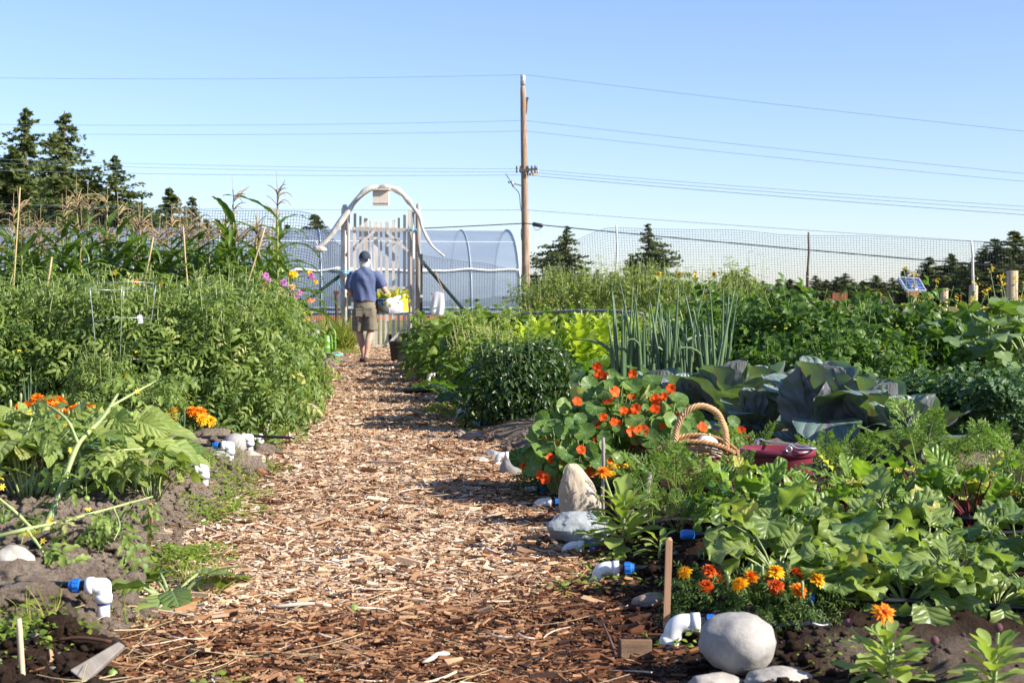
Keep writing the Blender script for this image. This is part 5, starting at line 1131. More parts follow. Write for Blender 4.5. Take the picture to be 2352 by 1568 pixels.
# --- kale
kal = []
for k in range(2):
    t = proto('kale_plant', cat='kale'); r = np.random.default_rng(170+k); fo = MB(); CURL = [leaf(8, 3, W_oblong, 1, .9, .2, b, .16, 5, j) for j, b in enumerate((1.2, .8, 1.6))]
    for j in range(22):
        a = j*2.4; el = r.uniform(.25, 1.3); c, s = math.cos(a), math.sin(a); tip = np.array([c*math.cos(el)*.30, s*math.cos(el)*.30, .06+math.sin(el)*.30]); m = 64; u = r.random(m)**.6; q = np.array([0, 0, .05])+(tip-[0, 0, .05])*(.35+.65*u)[:, None]+r.normal(0, .032, (m, 3))
        scatter(fo, CURL, q, r.normal(0, .7, (m, 3))+[c, s, .2], r.normal(0, .5, (m, 3))+[0, 0, 1], .036*r.uniform(.7, 1.3, m), np.clip(r.normal(.5, .25, m), 0, 1))
    part('foliage', fo, M_KALE, t); mb = MB(); tube(mb, [(0, 0, 0), (.01, 0, .2)], [.016, .012], 6); part('stem', mb, STEMP, t); kal.append(t)
KKAL = Kind(kal)
# --- squash
lobe = lambda A: (.56+.40*np.abs(np.cos(2.5*(A-np.pi/2)))**.7+.03*np.cos(19*A))*np.where(np.abs(((A+np.pi/2+np.pi) % (2*np.pi))-np.pi) < .22, .45, 1)
TPL_SQU = [disk(1, 40, 4, w, 5, cn, j, lobe) for j, (w, cn) in enumerate(((.10, .22), (.13, -.18), (.08, .05)))]
squ = []
for k in range(2):
    t = proto('squash_plant', cat='squash'); r = np.random.default_rng(180+k); fo, st = MB(), MB()
    for j in range(34):
        a = j*2.4+r.normal(0, .3); q = r.uniform(.05, .5); e = np.array([q*math.cos(a), q*math.sin(a), r.uniform(.28, .74)*(1.05-.5*q)]); tube(st, spl([(0, 0, 0), e*[.3, .3, .65], e], 8), np.linspace(.013, .008, 8), 6, r.random())
        nn = np.array([math.cos(a)*.6, math.sin(a)*.6-.25, .7])+r.normal(0, .42, 3); scatter(fo, TPL_SQU, e[None], np.array([[math.cos(a), math.sin(a), -.2]]), nn[None], r.uniform(.10, .155), np.clip(r.normal(.5, .25), 0, 1))
    part('foliage', fo, M_SQU, t); part('stalks', st, STEMP, t); squ.append(t)
KSQU = Kind(squ)
# --- corn
CL = [leaf(12, 2, W_strap, 1, .15, .35, b, .012, 4, j) for j, b in enumerate((1.3, 2.0, 2.6, .9, 2.2))]
TAS = plain('dry_tassel', (.42, .31, .17), .8, .2, var=.35, rnd=.5)
crn = []
for k, h in enumerate((1.52, 1.64, 1.42, 1.70)):
    t = proto('corn_plant', cat='corn plant'); r = np.random.default_rng(190+k); st, fo, ta = MB(), MB(), MB(); ln = r.normal(0, .05, 2)
    ax = lambda z: np.array([ln[0]*z/h*z, ln[1]*z/h*z, z]); zz = np.linspace(0, h, 12); tube(st, [ax(z) for z in zz], np.linspace(.016, .007, 12), 7, np.linspace(0, 1, 12).repeat(7).tolist()+[.5, .5]); n_ = 19; a0 = r.uniform(0, 3)
    for j in range(n_):
        z = lerp(.2, .93, j/(n_-1))*h; a = a0+(j % 2)*np.pi+r.normal(0, .35); el = r.uniform(.75, 1.2); c, s = math.cos(a), math.sin(a); d = np.array([c*math.cos(el), s*math.cos(el), math.sin(el)])
        scatter(fo, CL, ax(z)[None], d[None], np.array([[-c*math.sin(el), -s*math.sin(el), math.cos(el)]])+r.normal(0, .2, 3), lerp(.78, .46, max(0, j/(n_-1)-.3))*r.uniform(.8, 1.15), np.clip(r.normal(.5, .25), 0, 1))
    o = ax(h); tube(ta, [o, o+[0, 0, .2], o+[.01, .01, .36]], [.006, .004, .002], 4, .5)
    for j in range(13):
        a = r.uniform(0, 6.28); z0 = r.uniform(.0, .14); L = r.uniform(.12, .24); u = np.linspace(0, 1, 6); pp = o+[0, 0, z0]+np.stack([math.cos(a)*L*u*.8, math.sin(a)*L*u*.8, L*(u*.95-.75*u**2.2*r.uniform(.2, 1.3))], 1); tube(ta, pp, [.0035, .005, .005, .0045, .004, .002], 4, r.random())
    part('stalk', st, plain('corn_stalk', (.30, .36, .10), .5, .35, var=.4, col2=(.22, .12, .07)) if k == 0 else bpy.data.materials['corn_stalk'], t); part('foliage', fo, M_CORN, t); part('tassel', ta, TAS, t)
    if k % 2 == 0: mb = MB(); q = ax(h*.52)+[.04, 0, 0]; tube(mb, [q, q+[.02, 0, .06], q+[.045, 0, .15], q+[.06, 0, .20]], [.012, .024, .022, .006], 8); part('ear', mb, STEMP, t)
    crn.append(t)
KCRN = Kind(crn)
# --- marigolds, calendula, nasturtium
FERN = [pinnate(4, 1, .30, .26, .4, 30+k, 0, 2, 1, .012, .9) for k in range(2)]
def marigold(h, rad, nf, fr, mats, seed, buds=4, fl=170):
    t = proto('marigold_plant', cat='marigold'); r = np.random.default_rng(seed); bush(h*.8, rad, fl, FERN, .06, seed, M_MAR, STEMG, t, shoots=3, nstem=5, stem_r=.004)
    for j in range(nf):
        a = j*2.4+r.normal(0, .3); q = rad*math.sqrt((j+.4)/nf)*.95; d = nrm(np.array([math.cos(a)*q/rad*.75, math.sin(a)*q/rad*.75-.25, .75])); p = np.array([q*math.cos(a), q*math.sin(a), h*(1.02-.42*(q/rad)**2)+r.normal(0, .008)])
        mb = MB(); mb.join(flower_mb(15, fr, .62, 5, .05, seed*10+j, .07), tilt(d), p); f = part('flower', mb, mats[j % len(mats)], t)
        s = MB(); tube(s, [p-d*.055, p-d*.02, p-d*.002], [.003, .008, .010], 6); part('calyx', s, STEMG, f)
    for j in range(buds):
        a = r.uniform(0, 6.28); q = rad*r.uniform(.4, 1); p = np.array([q*math.cos(a), q*math.sin(a), h*r.uniform(.8, 1.05)]); mb = MB(); tube(mb, [p-[0, 0, .05], p-[0, 0, .008], p+[0, 0, .004], p+[0, 0, .012]], [.0015, .0045, .005, .003], 6); part('bud', mb, STEMP, t)
    return t
M_A, M_B, M_C = marigold(.15, .14, 15, .034, [P_YEL, P_YEL, P_ORG], 201), marigold(.15, .13, 13, .030, [P_ORG], 202), marigold(.13, .10, 6, .030, [P_LEM, P_YEL], 203)
M_D, M_E = marigold(.13, .085, 4, .027, [P_RED, P_YEL, P_RED], 204, 4, 210), marigold(.14, .11, 7, .029, [P_YEL, P_ORG, P_RED, P_ORG], 205, 6, 260)
SPAT = [leaf(7, 2, W_spat, 1, .46, .25, b, .02, 2, j) for j, b in enumerate((.5, .9, .2))]
def calendula(n, L, seed, fls=(), h=.12):
    t = proto('calendula_plant', cat='calendula'); r = np.random.default_rng(seed); fo, st = MB(), MB()
    for j in range(n):
        f = j/n; a = j*2.4+r.normal(0, .3); el = lerp(.15, 1.15, f)+r.normal(0, .12); c, s = math.cos(a), math.sin(a); z = .01+f*h
        scatter(fo, SPAT, np.array([[.008*c, .008*s, z]]), np.array([[c*math.cos(el), s*math.cos(el), math.sin(el)]]), np.array([[-c*math.sin(el), -s*math.sin(el), math.cos(el)]]), L*lerp(1.05, .6, f)*r.uniform(.8, 1.2), np.clip(r.normal(.5, .22), 0, 1))
    tube(st, [(0, 0, 0), (.005, 0, h*1.1)], [.007, .005], 6); 
    for dx, dy, z, op in fls: tube(st, spl([(0, 0, h*.6), (dx*.6, dy*.6, lerp(h*.6, z, .55)), (dx, dy, z)], 8), [.005, .004, .004, .0035, .0035, .0035, .0035, .004], 6)
    part('foliage', fo, M_CAL, t); part('stem', st, STEMP, t)
    for dx, dy, z, op in fls:
        if op:
            mb = MB(); mb.join(flower_mb(20, .034, .30, 2, .12, seed), tilt((.15, -.75, .62)) if op == 1 else tilt((0, -.3, .95)), (dx, dy, z)); f = part('flower', mb, P_ORG, t); mb = MB(); ball(mb, (dx, dy-.004, z+.004), (.010, .010, .006), 2); part('flower_centre', mb, P_RED, f)
        else: mb = MB(); ball(mb, (dx, dy, z+.006), (.011, .011, .012), 2); part('bud', mb, P_BUD, t)
    return t
NASL = [disk(1, 16, 4, w, k_, cn, j) for j, (w, k_, cn) in enumerate(((.08, 3, .16), (.13, 2, .10), (.06, 4, .28), (.18, 2, -.06)))]
def nasturtium(n, rx, ry, h, nf, seed):
    t = proto('nasturtium_plant', cat='nasturtium'); r = np.random.default_rng(seed); fo, st = MB(), MB()
    for j in range(n):
        a = r.uniform(0, 6.28); q = r.random()**.5; z = h*(1-.55*q**2)*(.35+.65*r.random()**.5)*(1+.15*r.normal()*.5); e = np.array([rx*q*math.cos(a), ry*q*math.sin(a), max(.05, z)]); b = e*[.35, .35, 0]
        tube(st, spl([b, (b+e)/2+[0, 0, .04], e-[0, 0, .004]], 6), .0022, 4, r.random(), False); d = r.normal(0, .42, 3)+[math.cos(a)*q*.35, math.sin(a)*q*.35-.55, .72]
        scatter(fo, NASL, e[None], np.cross(d, [1, .3, 0])[None], d[None], r.choice([.022, .030, .038, .046, .052])*r.uniform(.85, 1.1), np.clip(r.normal(.5, .3), 0, 1))
    part('foliage', fo, M_NAS, t); part('stalks', st, STEMP, t); PT = [leaf(4, 2, W_obov, 1, .95, .15, .5, .09, 2, j) for j in range(3)]
    for j in range(nf):
        a = r.uniform(3.3, 6.6) if r.random() < .75 else r.uniform(0, 6.28); q = r.random()**.5; p = np.array([rx*q*math.cos(a), ry*q*math.sin(a)-.02, h*(1.0-.55*q**2)*r.uniform(.45, 1.04)]); d = nrm(np.array([r.normal(0, .4), -1, r.uniform(.1, .8)])); M = tilt(d); mb = MB(); w = MB(); c = np.arange(5)*1.2566+.3; e = r.uniform(.25, .7, 5)
        scatter(w, PT, np.zeros((5, 3)), np.stack([np.cos(c)*np.cos(e), np.sin(c)*np.cos(e), np.sin(e)], 1), np.stack([-np.cos(c)*np.sin(e), -np.sin(c)*np.sin(e), np.cos(e)], 1), .027*r.uniform(.8, 1.25), np.clip(r.normal(.5, .25, 5), 0, 1)); tube(w, [(0, 0, -.03), (0, 0, 0)], [.002, .006], 5); mb.join(w, M, p); part('flower', mb, P_NAS, t)
    return t
# --- background shrubs, flowers by the path, mustard, sunflowers
shr = []
for k in range(3):
    t = proto('flowering_shrub', cat='shrub'); ps = bush(1.12, .55, 620, [leaf(3, 1, None, 1, .42, .2, .7), pinnate(2, 1.3, .5, .4, .5, k, 0, 2, 1)], .085, 210+k, M_SHR, STEMP, t, shoots=22, nstem=9, droop=.15, stem_r=.008); speckles(t, ps, P_WHT, 'blossoms', 40, 0, k, .017); shr.append(t)
KSHR = Kind(shr)
def sunflower(h, seed, face):
    t = proto('sunflower', cat='sunflower'); r = np.random.default_rng(seed); st, fo = MB(), MB(); tube(st, spl([(0, 0, 0), (.02, 0, h*.5), (0, 0, h)], 10), np.linspace(.014, .008, 10), 6); n_ = 16; z = np.linspace(.25, .97, n_)*h; a = np.arange(n_)*2.4
    scatter(fo, [leaf(5, 2, W_heart, 1, .8, .2, .9), leaf(5, 2, W_heart, 1, .8, .2, 1.4)], np.c_[.02*np.cos(a), .02*np.sin(a), z], np.c_[np.cos(a), np.sin(a), .25+0*a], np.c_[-.2*np.cos(a), -.2*np.sin(a), 1+0*a], .17*r.uniform(.7, 1.2, n_), r.random(n_)); part('stem', st, STEMG, t); part('foliage', fo, M_CUC, t)
    mb = MB(); mb.join(flower_mb(18, .055, .36, 2, .1, seed), tilt(face), (0, 0, h)); f = part('flower', mb, P_LEM if seed % 2 else P_YEL, t); mb = MB(); ball(mb, (0, 0, h), (.022, .022, .02), 2); part('flower_centre', mb, P_BUD, f); return t
def bouquet(h, rad, n, mats, seed, fr=.028, name='tall_flower_plant', cat='flowering plant', leaves=90):
    t = proto(name, cat=cat); r = np.random.default_rng(seed); bush(h*.8, rad*.8, leaves, [leaf(4, 1, None, 1, .3, .2, .6)], .09, seed, M_WEED, STEMG, t, shoots=5, nstem=9, stem_r=.005); mbs = MB()
    for j in range(n):
        a = r.uniform(0, 6.28); q = rad*r.random()**.5; p = np.array([q*math.cos(a), q*math.sin(a), h*r.uniform(.62, 1.08)]); d = nrm(np.array([r.normal(0, .3), -.8, r.uniform(.1, .9)])); tube(mbs, spl([(p[0]*.3, p[1]*.3, h*.3), p*[.8, .8, .75], p], 6), .0025, 4, r.random(), False)
        mb = MB(); mb.join(flower_mb(10, fr*r.uniform(.8, 1.3), .45, 2, .15, seed+j), tilt(d), p); f = part('flower', mb, mats[int(r.integers(0, len(mats)))], t)
    part('flower_stalks', mbs, STEMG, t); return t
mus = []
for k in range(3):
    t = proto('mustard_plant', cat='mustard'); r = np.random.default_rng(230+k); st, bl, fo = MB(), MB(), MB(); tp = [flower_mb(4, 1, .7, 1, .3, k)]
    for j in range(4):
        a = r.uniform(0, 6.28); tip = np.array([math.cos(a)*r.uniform(.02, .28), math.sin(a)*r.uniform(.02, .2), r.uniform(.75, 1.1)]); p = spl([(0, 0, 0), tip*[.4, .4, .55], tip], 10); tube(st, p, np.linspace(.006, .0025, 10), 5, r.random()); n_ = 16
        q = tip+r.normal(0, .017, (n_, 3))+np.array([0, 0, .01]); scatter(bl, tp, q, r.normal(0, 1, (n_, 3)), r.normal(0, .6, (n_, 3))+[0, -.5, .8], .010, r.random(n_))
        for w in np.linspace(.45, .9, 9): o = tip*[1, 1, 1]*w*np.array([w, w, 1]); b = r.uniform(0, 6.28); tube(st, [o, o+[math.cos(b)*.05, math.sin(b)*.05, .04]], [.0015, .0025], 4, r.random(), False)
        m = 5; q = tip[None]*np.linspace(.15, .55, m)[:, None]; b = r.uniform(0, 6.28, m); scatter(fo, [leaf(4, 1, None, 1, .35, .2, .8)], q, np.c_[np.cos(b), np.sin(b), .3+0*b], np.c_[0*b, 0*b, 1+0*b], .12, r.random(m))
    part('stem', st, STEMP, t); part('blossoms', bl, P_LEM, t); part('foliage', fo, M_WEED, t); mus.append(t)
KMUS = Kind(mus)
# --- bush beans: trifoliate leaves on stalks
def bean(n, h, rad, seed, L=.135, pods=5):
    t = proto('bean_plant', cat='bean plant'); r = np.random.default_rng(seed); fo, st = MB(), MB(); TP = [leaf(9, 4, W_heart, 1, .80, .14, b, .022, 3, j) for j, b in enumerate((.35, .7, 1.1, .2))]
    for j in range(n):
        a = j*2.4+r.normal(0, .3); q = rad*math.sqrt((j+.5)/n)*r.uniform(.75, 1.1); e = np.array([q*math.cos(a), q*math.sin(a), h*(1.05-.6*(q/rad)**2)*r.uniform(.72, 1.08)]); b = np.array([e[0]*.25, e[1]*.25, 0])
        tube(st, spl([b, (b+e)/2+[0, 0, .04], e], 7), np.linspace(.005, .0028, 7), 5, r.random()); nn = nrm(np.array([math.cos(a)*.35+.12, math.sin(a)*.35-.55, .75])+r.normal(0, .25, 3)); sz = L*r.uniform(.75, 1.2); rn = np.clip(r.normal(.45, .25), 0, 1)
        for da in (-1.75, 0, 1.75):
            aa = a+da*.85; d = np.array([math.cos(aa), math.sin(aa), -.15]); p = e+d*.012+(np.array([math.cos(a), math.sin(a), 0])*.03 if da == 0 else 0); scatter(fo, TP, p[None], d[None], (nn+r.normal(0, .12, 3))[None], sz*(1.1 if da == 0 else .95), rn+r.normal(0, .05))
    part('foliage', fo, M_BEAN, t); part('stem', st, STEMP, t)
    for j in range(pods):
        a = r.uniform(0, 6.28); q = rad*r.uniform(.3, .9); o = np.array([q*math.cos(a), q*math.sin(a), h*r.uniform(.5, .95)]); L_ = r.uniform(.10, .17); u = np.linspace(0, 1, 9); mb = MB(); tube(mb, o+np.stack([.012*np.sin(u*3), -.02*u, -L_*u], 1), [.002, .005, .0062, .0066, .0066, .0066, .006, .004, .0008], 7); part('pod', mb, plain('bean_pod', (.36, .44, .14), .45, .4, var=.15) if 'bean_pod' not in bpy.data.materials else bpy.data.materials['bean_pod'], t)
    return t
bn = [bean(20, .31, .25, 240), bean(18, .27, .24, 241), bean(23, .34, .26, 242)]
KBN = Kind(bn)
# ================================================================== planting the beds
def row(kind, pts, label, group, sc=(.9, 1.1), dz=-.01, labels=None, which=None, zs=(.92, 1.08)):
    """pts: (photo column, depth); a shared label only where the plants cannot be told apart"""
    out = []
    for k, (px, Y) in enumerate(pts):
        s = rg.uniform(*sc); lb = labels[k] if labels else label
        out.append(kind.put(at(px, Y, dz), lb, group, sc=(s, s, s*rg.uniform(*zs)), which=which))
    return out
# ---- left bed: corn
for Y, n, lb in ((16.6, 24, 'corn plant with dry tassel in the front corn row behind the tomatoes'), (18.2, 24, 'corn plant in the middle corn row, half hidden by the front row'), (19.8, 22, 'corn plant in the rear corn row nearest the greenhouse')):
    xs = np.linspace(-75, 640, n)+rg.normal(0, 9, n)
    labels = [lb]*n
    if Y == 16.6: labels[-1] = 'corn plant with leaves hanging at the right end of the front corn row'
    if Y == 18.2: labels[-1] = 'corn plant with tall pale tassel ending the middle corn row'
    row(KCRN, [(x, Y+rg.normal(0, .15)) for x in xs], None, lb.split(',')[0].split(' with')[0]+'s', (.93, 1.10), labels=labels)
KCRN.done()
# ---- left bed: tomatoes
ext = [('front', 10.2, np.linspace(-30, 530, 7), (.98, 1.06)), ('second', 11.6, np.linspace(-40, 565, 7), (.98, 1.08)), ('third', 12.9, np.linspace(-40, 600, 7), (1.0, 1.1)), ('rear', 14.4, np.linspace(-40, 560, 7), (1.0, 1.12))]
for nm, Y, xs, s in ext:
    row(KTOM, [(x, Y+rg.normal(0, .12)) for x in xs], f'bushy tomato plant in the {nm} tomato row left of the path', f'tomato plants in the {nm} tomato row', s)
for px, Y, s, lb in ((235, 9.5, .55, 'small tomato plant in front of the left cage leg'), (345, 9.45, .5, 'small tomato plant in front of the right cage leg'), (592, 13.9, .85, 'tomato plant leaning over the tall white riser beside the path'), (640, 15.2, .70, 'tomato plant under the pink flowers by the path'), (640, 16.8, .6, 'low tomato plant sprawling onto the path past the pink flowers'), (520, 11.2, .74, 'small tomato plant at the path corner of the tomato mass'), (640, 18.6, .72, 'last tomato plant of the mass before the watering cans'), (722, 15.6, .34, 'smallest tomato plant spilling its leaves over the chips')):
    KTOM.put(at(px, Y, -.02), lb, None, sc=s)
KTOM.done()
# ---- left bed: flowers by the path
fa = bouquet(1.08, .34, 46, [P_PNK, P_PNK, P_PNK, P_PCH, P_YEL], 251, .040); fa.location = at(648, 15.0); fa['label'] = 'tall plant of pink, peach and yellow flowers beside the path'
fb_ = bouquet(.78, .16, 12, [P_LEM, P_YEL], 252, .05); fb_.location = at(690, 20.4); fb_['label'] = 'plant of big yellow flowers beside the watering cans'
fc = bouquet(.62, .30, 26, [P_WHT, P_WHT, P_WHT, P_PNK], 253, .036); fc.location = at(668, 14.8); fc['label'] = 'plant of white flowers low under the pink ones'
fd = bouquet(.42, .24, 14, [P_WHT, P_LEM], 254, .03); fd.location = at(668, 14.0); fd['label'] = 'little cream flowered plant by the tall white riser'
fe = bouquet(1.05, .3, 7, [P_LEM, P_YEL], 255, .045); fe.location = at(600, 16.0); fe['label'] = 'yellow flowered plant at the right end of the corn'
ff = bouquet(1.05, .3, 12, [P_LEM, P_YEL, P_ORG], 256, .035); ff.location = at(300, 13.8); ff['label'] = 'yellow flowered plant among the tomatoes behind the wire cage'
# ---- left bed: marigolds
for o, px, Y, s, lb in ((M_A, 430, 9.4, 1.4, 'round marigold plant covered in yellow orange flowers by the drip lines'), (M_B, 104, 8.9, 1.9, 'deep orange marigold plant behind the bean leaves'), (M_C, 48, 8.3, 1.35, 'lemon yellow marigold plant at the left picture edge')):
    o.location = at(px, Y, -.01); o.scale = (s,)*3; o['label'] = lb
o = dup(M_B, at(190, 8.6, -.03), 1.0, 1.6, 'smaller orange marigold plant half covered by bean leaves'); o = dup(M_C, at(20, 7.5), 2.0, 1.2, 'yellow marigold plant below the lemon one at the edge'); o = dup(M_C, at(225, 7.7), 4.0, 1.2, 'yellow marigold plant deep inside the bean leaves')
# ---- left bed: onions
t = proto('spring_onion', cat='onion'); onion(t, 7, .52, 260, .006, .02, .12); t.location = at(62, 9.0); t['label'] = 'slim spring onion clump against the dark tomatoes at left'
t2_ = dup(t, at(415, 8.6), 1.0, .62, 'young leek with two thin leaves before the orange marigold'); t3_ = dup(t, at(150, 9.7), 2.0, .8, 'second spring onion clump behind the deep orange marigold')
# ---- left bed: beans and the sprawling tomato vine
for px, Y, s, lb in ((60, 6.6, 1.1, 'bean plant at the left picture edge under the tomato vine'), (150, 6.75, 1.15, 'bean plant in the middle with the broadest pale leaves'), (235, 6.9, 1.1, 'bean plant with hanging pods in the middle of the bean patch'), (285, 7.1, 1.0, 'bean plant with upright pod at the right of the patch'), (215, 7.6, .7, 'bean plant behind with pale leaves raised under the wire cage'), (345, 6.5, .58, 'small bean plant drooping over the white fitting at the bed edge'), (-5, 7.5, 1.1, 'bean plant cut off by the left picture edge')):
    KBN.put(at(px, Y, -.01), lb, 'bush bean plants in the near left bed', sc=s*1.06)
KBN.done()
VT = [pinnate(3, 1, .42, .50, .9, 70+k, .45, 9, 2, .016) for k in range(3)]
def vine(paths, n, L, seed, label, fr=8):
    t = proto('tomato_vine', label, 'tomato plant'); r = np.random.default_rng(seed); st, fo = MB(), MB(); allp = []
    for p, r0 in paths:
        p = spl(p, 26); tube(st, p, np.linspace(r0, r0*.45, 26)*(1+.12*np.sin(np.arange(26)*1.3)), 8, .75); allp.append(p[4:])
    allp = np.concatenate(allp); I = r.integers(0, len(allp), n); q = allp[I]; a = r.uniform(0, 6.28, n)
    scatter(fo, VT, q, np.stack([np.cos(a), np.sin(a), r.normal(.15, .35, n)], 1), np.stack([np.cos(a)*.3, np.sin(a)*.3-.35, np.ones(n)], 1)+r.normal(0, .25, (n, 3)), L*r.uniform(.7, 1.2, n), np.clip(r.normal(.62, .22, n), 0, 1))
    part('stem', st, STEMP, t); part('foliage', fo, M_TOM, t)
    for i in r.integers(0, len(allp), fr): mb = MB(); c = allp[i]+[r.normal(0, .03), -.03, -.05-.04*r.random()]; ball(mb, c, (.012,)*3, 2); tube(mb, [c, allp[i]], .0015, 4); part('fruit', mb, GTOM, t)
    mb = MB(); tp = [flower_mb(6, 1, .4, 1, .4, 1)]; I = r.integers(0, len(allp), 10); scatter(mb, tp, allp[I]+r.normal(0, .03, (10, 3)), r.normal(size=(10, 3)), r.normal(0, .4, (10, 3))+[0, -.7, .5], .016, r.random(10)); part('blossoms', mb, P_LEM, t)
vine([([P(95, 1240, 5.4), P(145, 1110, 5.5), P(180, 1020, 5.6), P(235, 960, 5.8), P(270, 905, 6.1)], .013), ([P(145, 1110, 5.5), P(200, 1090, 5.4), P(255, 1040, 5.4), P(330, 1030, 5.5)], .007), ([P(180, 1020, 5.6), P(150, 960, 5.6), P(90, 930, 5.7), P(60, 1000, 5.6)], .007), ([P(95, 1240, 5.4), P(40, 1180, 5.3), P(-20, 1130, 5.3)], .009), ([P(250, 935, 5.9), P(330, 890, 6.2), P(370, 870, 6.4)], .006)], 38, .16, 301, 'rising tomato vine with thick pale stem arching over the bean leaves')
vine([([P(-40, 1240, 4.95), P(60, 1215, 4.95), P(150, 1195, 5.1), P(260, 1165, 5.3), P(350, 1140, 5.6)], .008), ([P(60, 1215, 4.95), P(100, 1270, 4.9), P(120, 1330, 4.9)], .006), ([P(260, 1165, 5.3), P(275, 1205, 5.2), P(262, 1240, 5.1)], .004), ([P(-40, 1240, 4.95), P(20, 1290, 4.85), P(60, 1330, 4.8)], .007)], 30, .145, 302, 'low tomato vine lying over the bare soil at the left edge', 10)
# weed plants at the near left edge
t = proto('leafy_weed', 'leafy beet seedling at the path edge under the bean patch', 'weed'); rosette(t, 11, [leaf(8, 3, W_oblong, 1, .6, .1, b, .03, 3, j) for j, b in enumerate((.4, .8))], .11, .05, .2, .95, 310, M_TURN, STEMP, .004); t.location = at(385, 4.95, .015); t.scale = (1.9,)*3
t = proto('leafy_weed', 'leafy weed with drooping yellow leaf beside the white fitting', 'weed'); rosette(t, 8, [leaf(8, 2, W_spat, 1, .4, .1, b, .02, 3, j) for j, b in enumerate((.9, 1.4))], .13, .05, .2, .8, 311, M_CAL, STEMP, .004); t.location = at(500, 6.3, -.01)
# ground weeds: one mass
def mat_of_weeds(name, label, spots, tpls, mt, per, size, hgt, grass=False):
    mb = MB()
    for px, Y, rx, ry, f in spots:
        n = int(per*rx*ry*f); a = rg.uniform(0, 6.28, n); q = rg.random(n)**.6; b = at(px, Y); X = b[0]+rx*q*np.cos(a); Yy = b[1]+ry*q*np.sin(a); Z = soil_z(X, Yy); z = hgt*rg.random(n)*(1-q*.6)
        if grass: d = np.stack([rg.normal(0, .4, n), rg.normal(0, .4, n), np.ones(n)], 1); scatter(mb, tpls, np.stack([X, Yy, Z], 1), d, rg.normal(size=(n, 3)), size*rg.uniform(.4, 1.2, n), rg.random(n))
        else: scatter(mb, tpls, np.stack([X, Yy, Z+.004+z], 1), np.stack([np.cos(a*7), np.sin(a*7), rg.normal(.25, .3, n)], 1), np.stack([rg.normal(0, .3, n), rg.normal(-.2, .3, n), np.ones(n)], 1), size*rg.uniform(.6, 1.3, n), np.clip(rg.normal(.5, .27, n), 0, 1))
    struct(name, mb, mt, 'stuff', False, label)
SMALL = [leaf(3, 1, W_obov, 1, .7, .2, .5), leaf(3, 1, W_round, 1, .95, .2, .4), pinnate(1, 1, .6, .6, .4, 5, 0, 2, 1)]
mat_of_weeds('ground_weeds', 'low clover and chickweed growing along the bed edges', [(455, 5.6, .13, .38, 1), (400, 5.5, .10, .3, 1), (520, 6.8, .22, .3, .7), (560, 7.4, .16, .3, .6), (470, 8.0, .3, .35, .45), (600, 8.6, .2, .3, .5), (640, 11.3, .2, .45, 1), (700, 13, .2, .5, .8), (650, 12.3, .3, .5, .8), (745, 18.5, .25, .8, .8), (700, 20.2, .4, 1.2, .6), (1020, 13.6, .2, .5, .7), (1060, 12.8, .2, .4, .6), (500, 3.75, .1, .1, .35), (60, 4.05, .2, .2, .3), (20, 3.9, .1, .2, .5), (1370, 5.1, .2, .12, .3), (1400, 5.4, .16, .2, .25), (1570, 4.25, .12, .1, .25), (1640, 6.2, .25, .2, .5), (2000, 3.9, .2, .12, .15), (1320, 9.9, .2, .3, .3), (550, 9.9, .3, .3, .4)], SMALL, M_WEED, 15000, .021, .085)
TUFT = [leaf(4, 1, W_strap, 1, .045, .3, b) for b in (.5, 1.0, 1.6)]
mat_of_weeds('grass_tufts', 'thin grass growing in tufts along the bed edges and gate', [(470, 5.15, .09, .2, 1.4), (635, 11.2, .22, .4, .9), (655, 12.0, .12, .3, 1), (590, 10.1, .18, .25, .7), (430, 8.1, .2, .3, .2), (560, 8.2, .22, .3, .25), (780, 26.8, .22, .3, 1.6), (800, 26.2, .24, .25, 1.4), (745, 27.5, .4, .5, .8), (700, 27.6, .6, .5, .7), (985, 27.6, .5, .5, .8), (1000, 13.2, .12, .3, 1.0), (690, 13.4, .15, .3, .6), (90, 4.15, .15, .1, .3), (300, 4.5, .12, .1, .3)], TUFT, M_GRASS, 9000, .11, 0, True)
mat_of_weeds('tall_weeds', 'tall dry grass and weeds around the rusty stake', [(772, 27.3, .28, .3, 1), (786, 27.0, .2, .2, 1)], TUFT, M_GRASS, 5500, .62, 0, True)
n = 5200; X = rg.uniform(-9, 9, n); Y = 28.2+rg.random(n)**1.4*22; mb = MB(); scatter(mb, TUFT, np.stack([X, Y, ground_z(X, Y)], 1), np.stack([rg.normal(0, .5, n), rg.normal(0, .5, n), np.ones(n)], 1), rg.normal(size=(n, 3)), .17*rg.uniform(.4, 1.3, n), rg.random(n)); struct('meadow_grass', mb, M_GRASS, 'stuff', False, 'rough grass growing between the gate and greenhouse')
# ---- right bed, near
rowlab = lambda nm, n, a: [f'{nm} {x}' for x in a][:n]
pts = [(1722, 5.55), (1800, 5.45), (1880, 5.7), (1960, 5.95), (2050, 5.8), (2145, 5.95), (2240, 5.75), (2335, 5.9), (2400, 5.8)]
row(KBEE, pts, None, 'beet plants in the row behind the turnips', (.86, 1.0), labels=['beet plant with red stalks at the path end of the beet row', 'beet plant directly under the red bucket', 'beet plant with broad pale leaf under the big cabbage', 'beet plant before the big purple veined cabbage leaf', 'bright beet plant in the middle of the beet row', 'beet plant left of the drooping cabbage leaf', 'beet plant with spotted leaf raised above the others', 'beet plant near the picture edge behind the turnips', 'beet plant cut off by the picture edge'])
pts = [(1765, 5.1), (1855, 5.2), (1945, 5.05), (2040, 5.2), (2130, 5.1), (2235, 5.2), (2340, 5.1)]
row(KTRN, pts, 'turnip plant in the back turnip row behind the front leaves', 'turnip plants in the back turnip row', (.95, 1.12))
pts = [(1885, 4.52), (1985, 4.6), (2085, 4.5), (2190, 4.6), (2290, 4.5), (2385, 4.6), (1790, 4.75)]
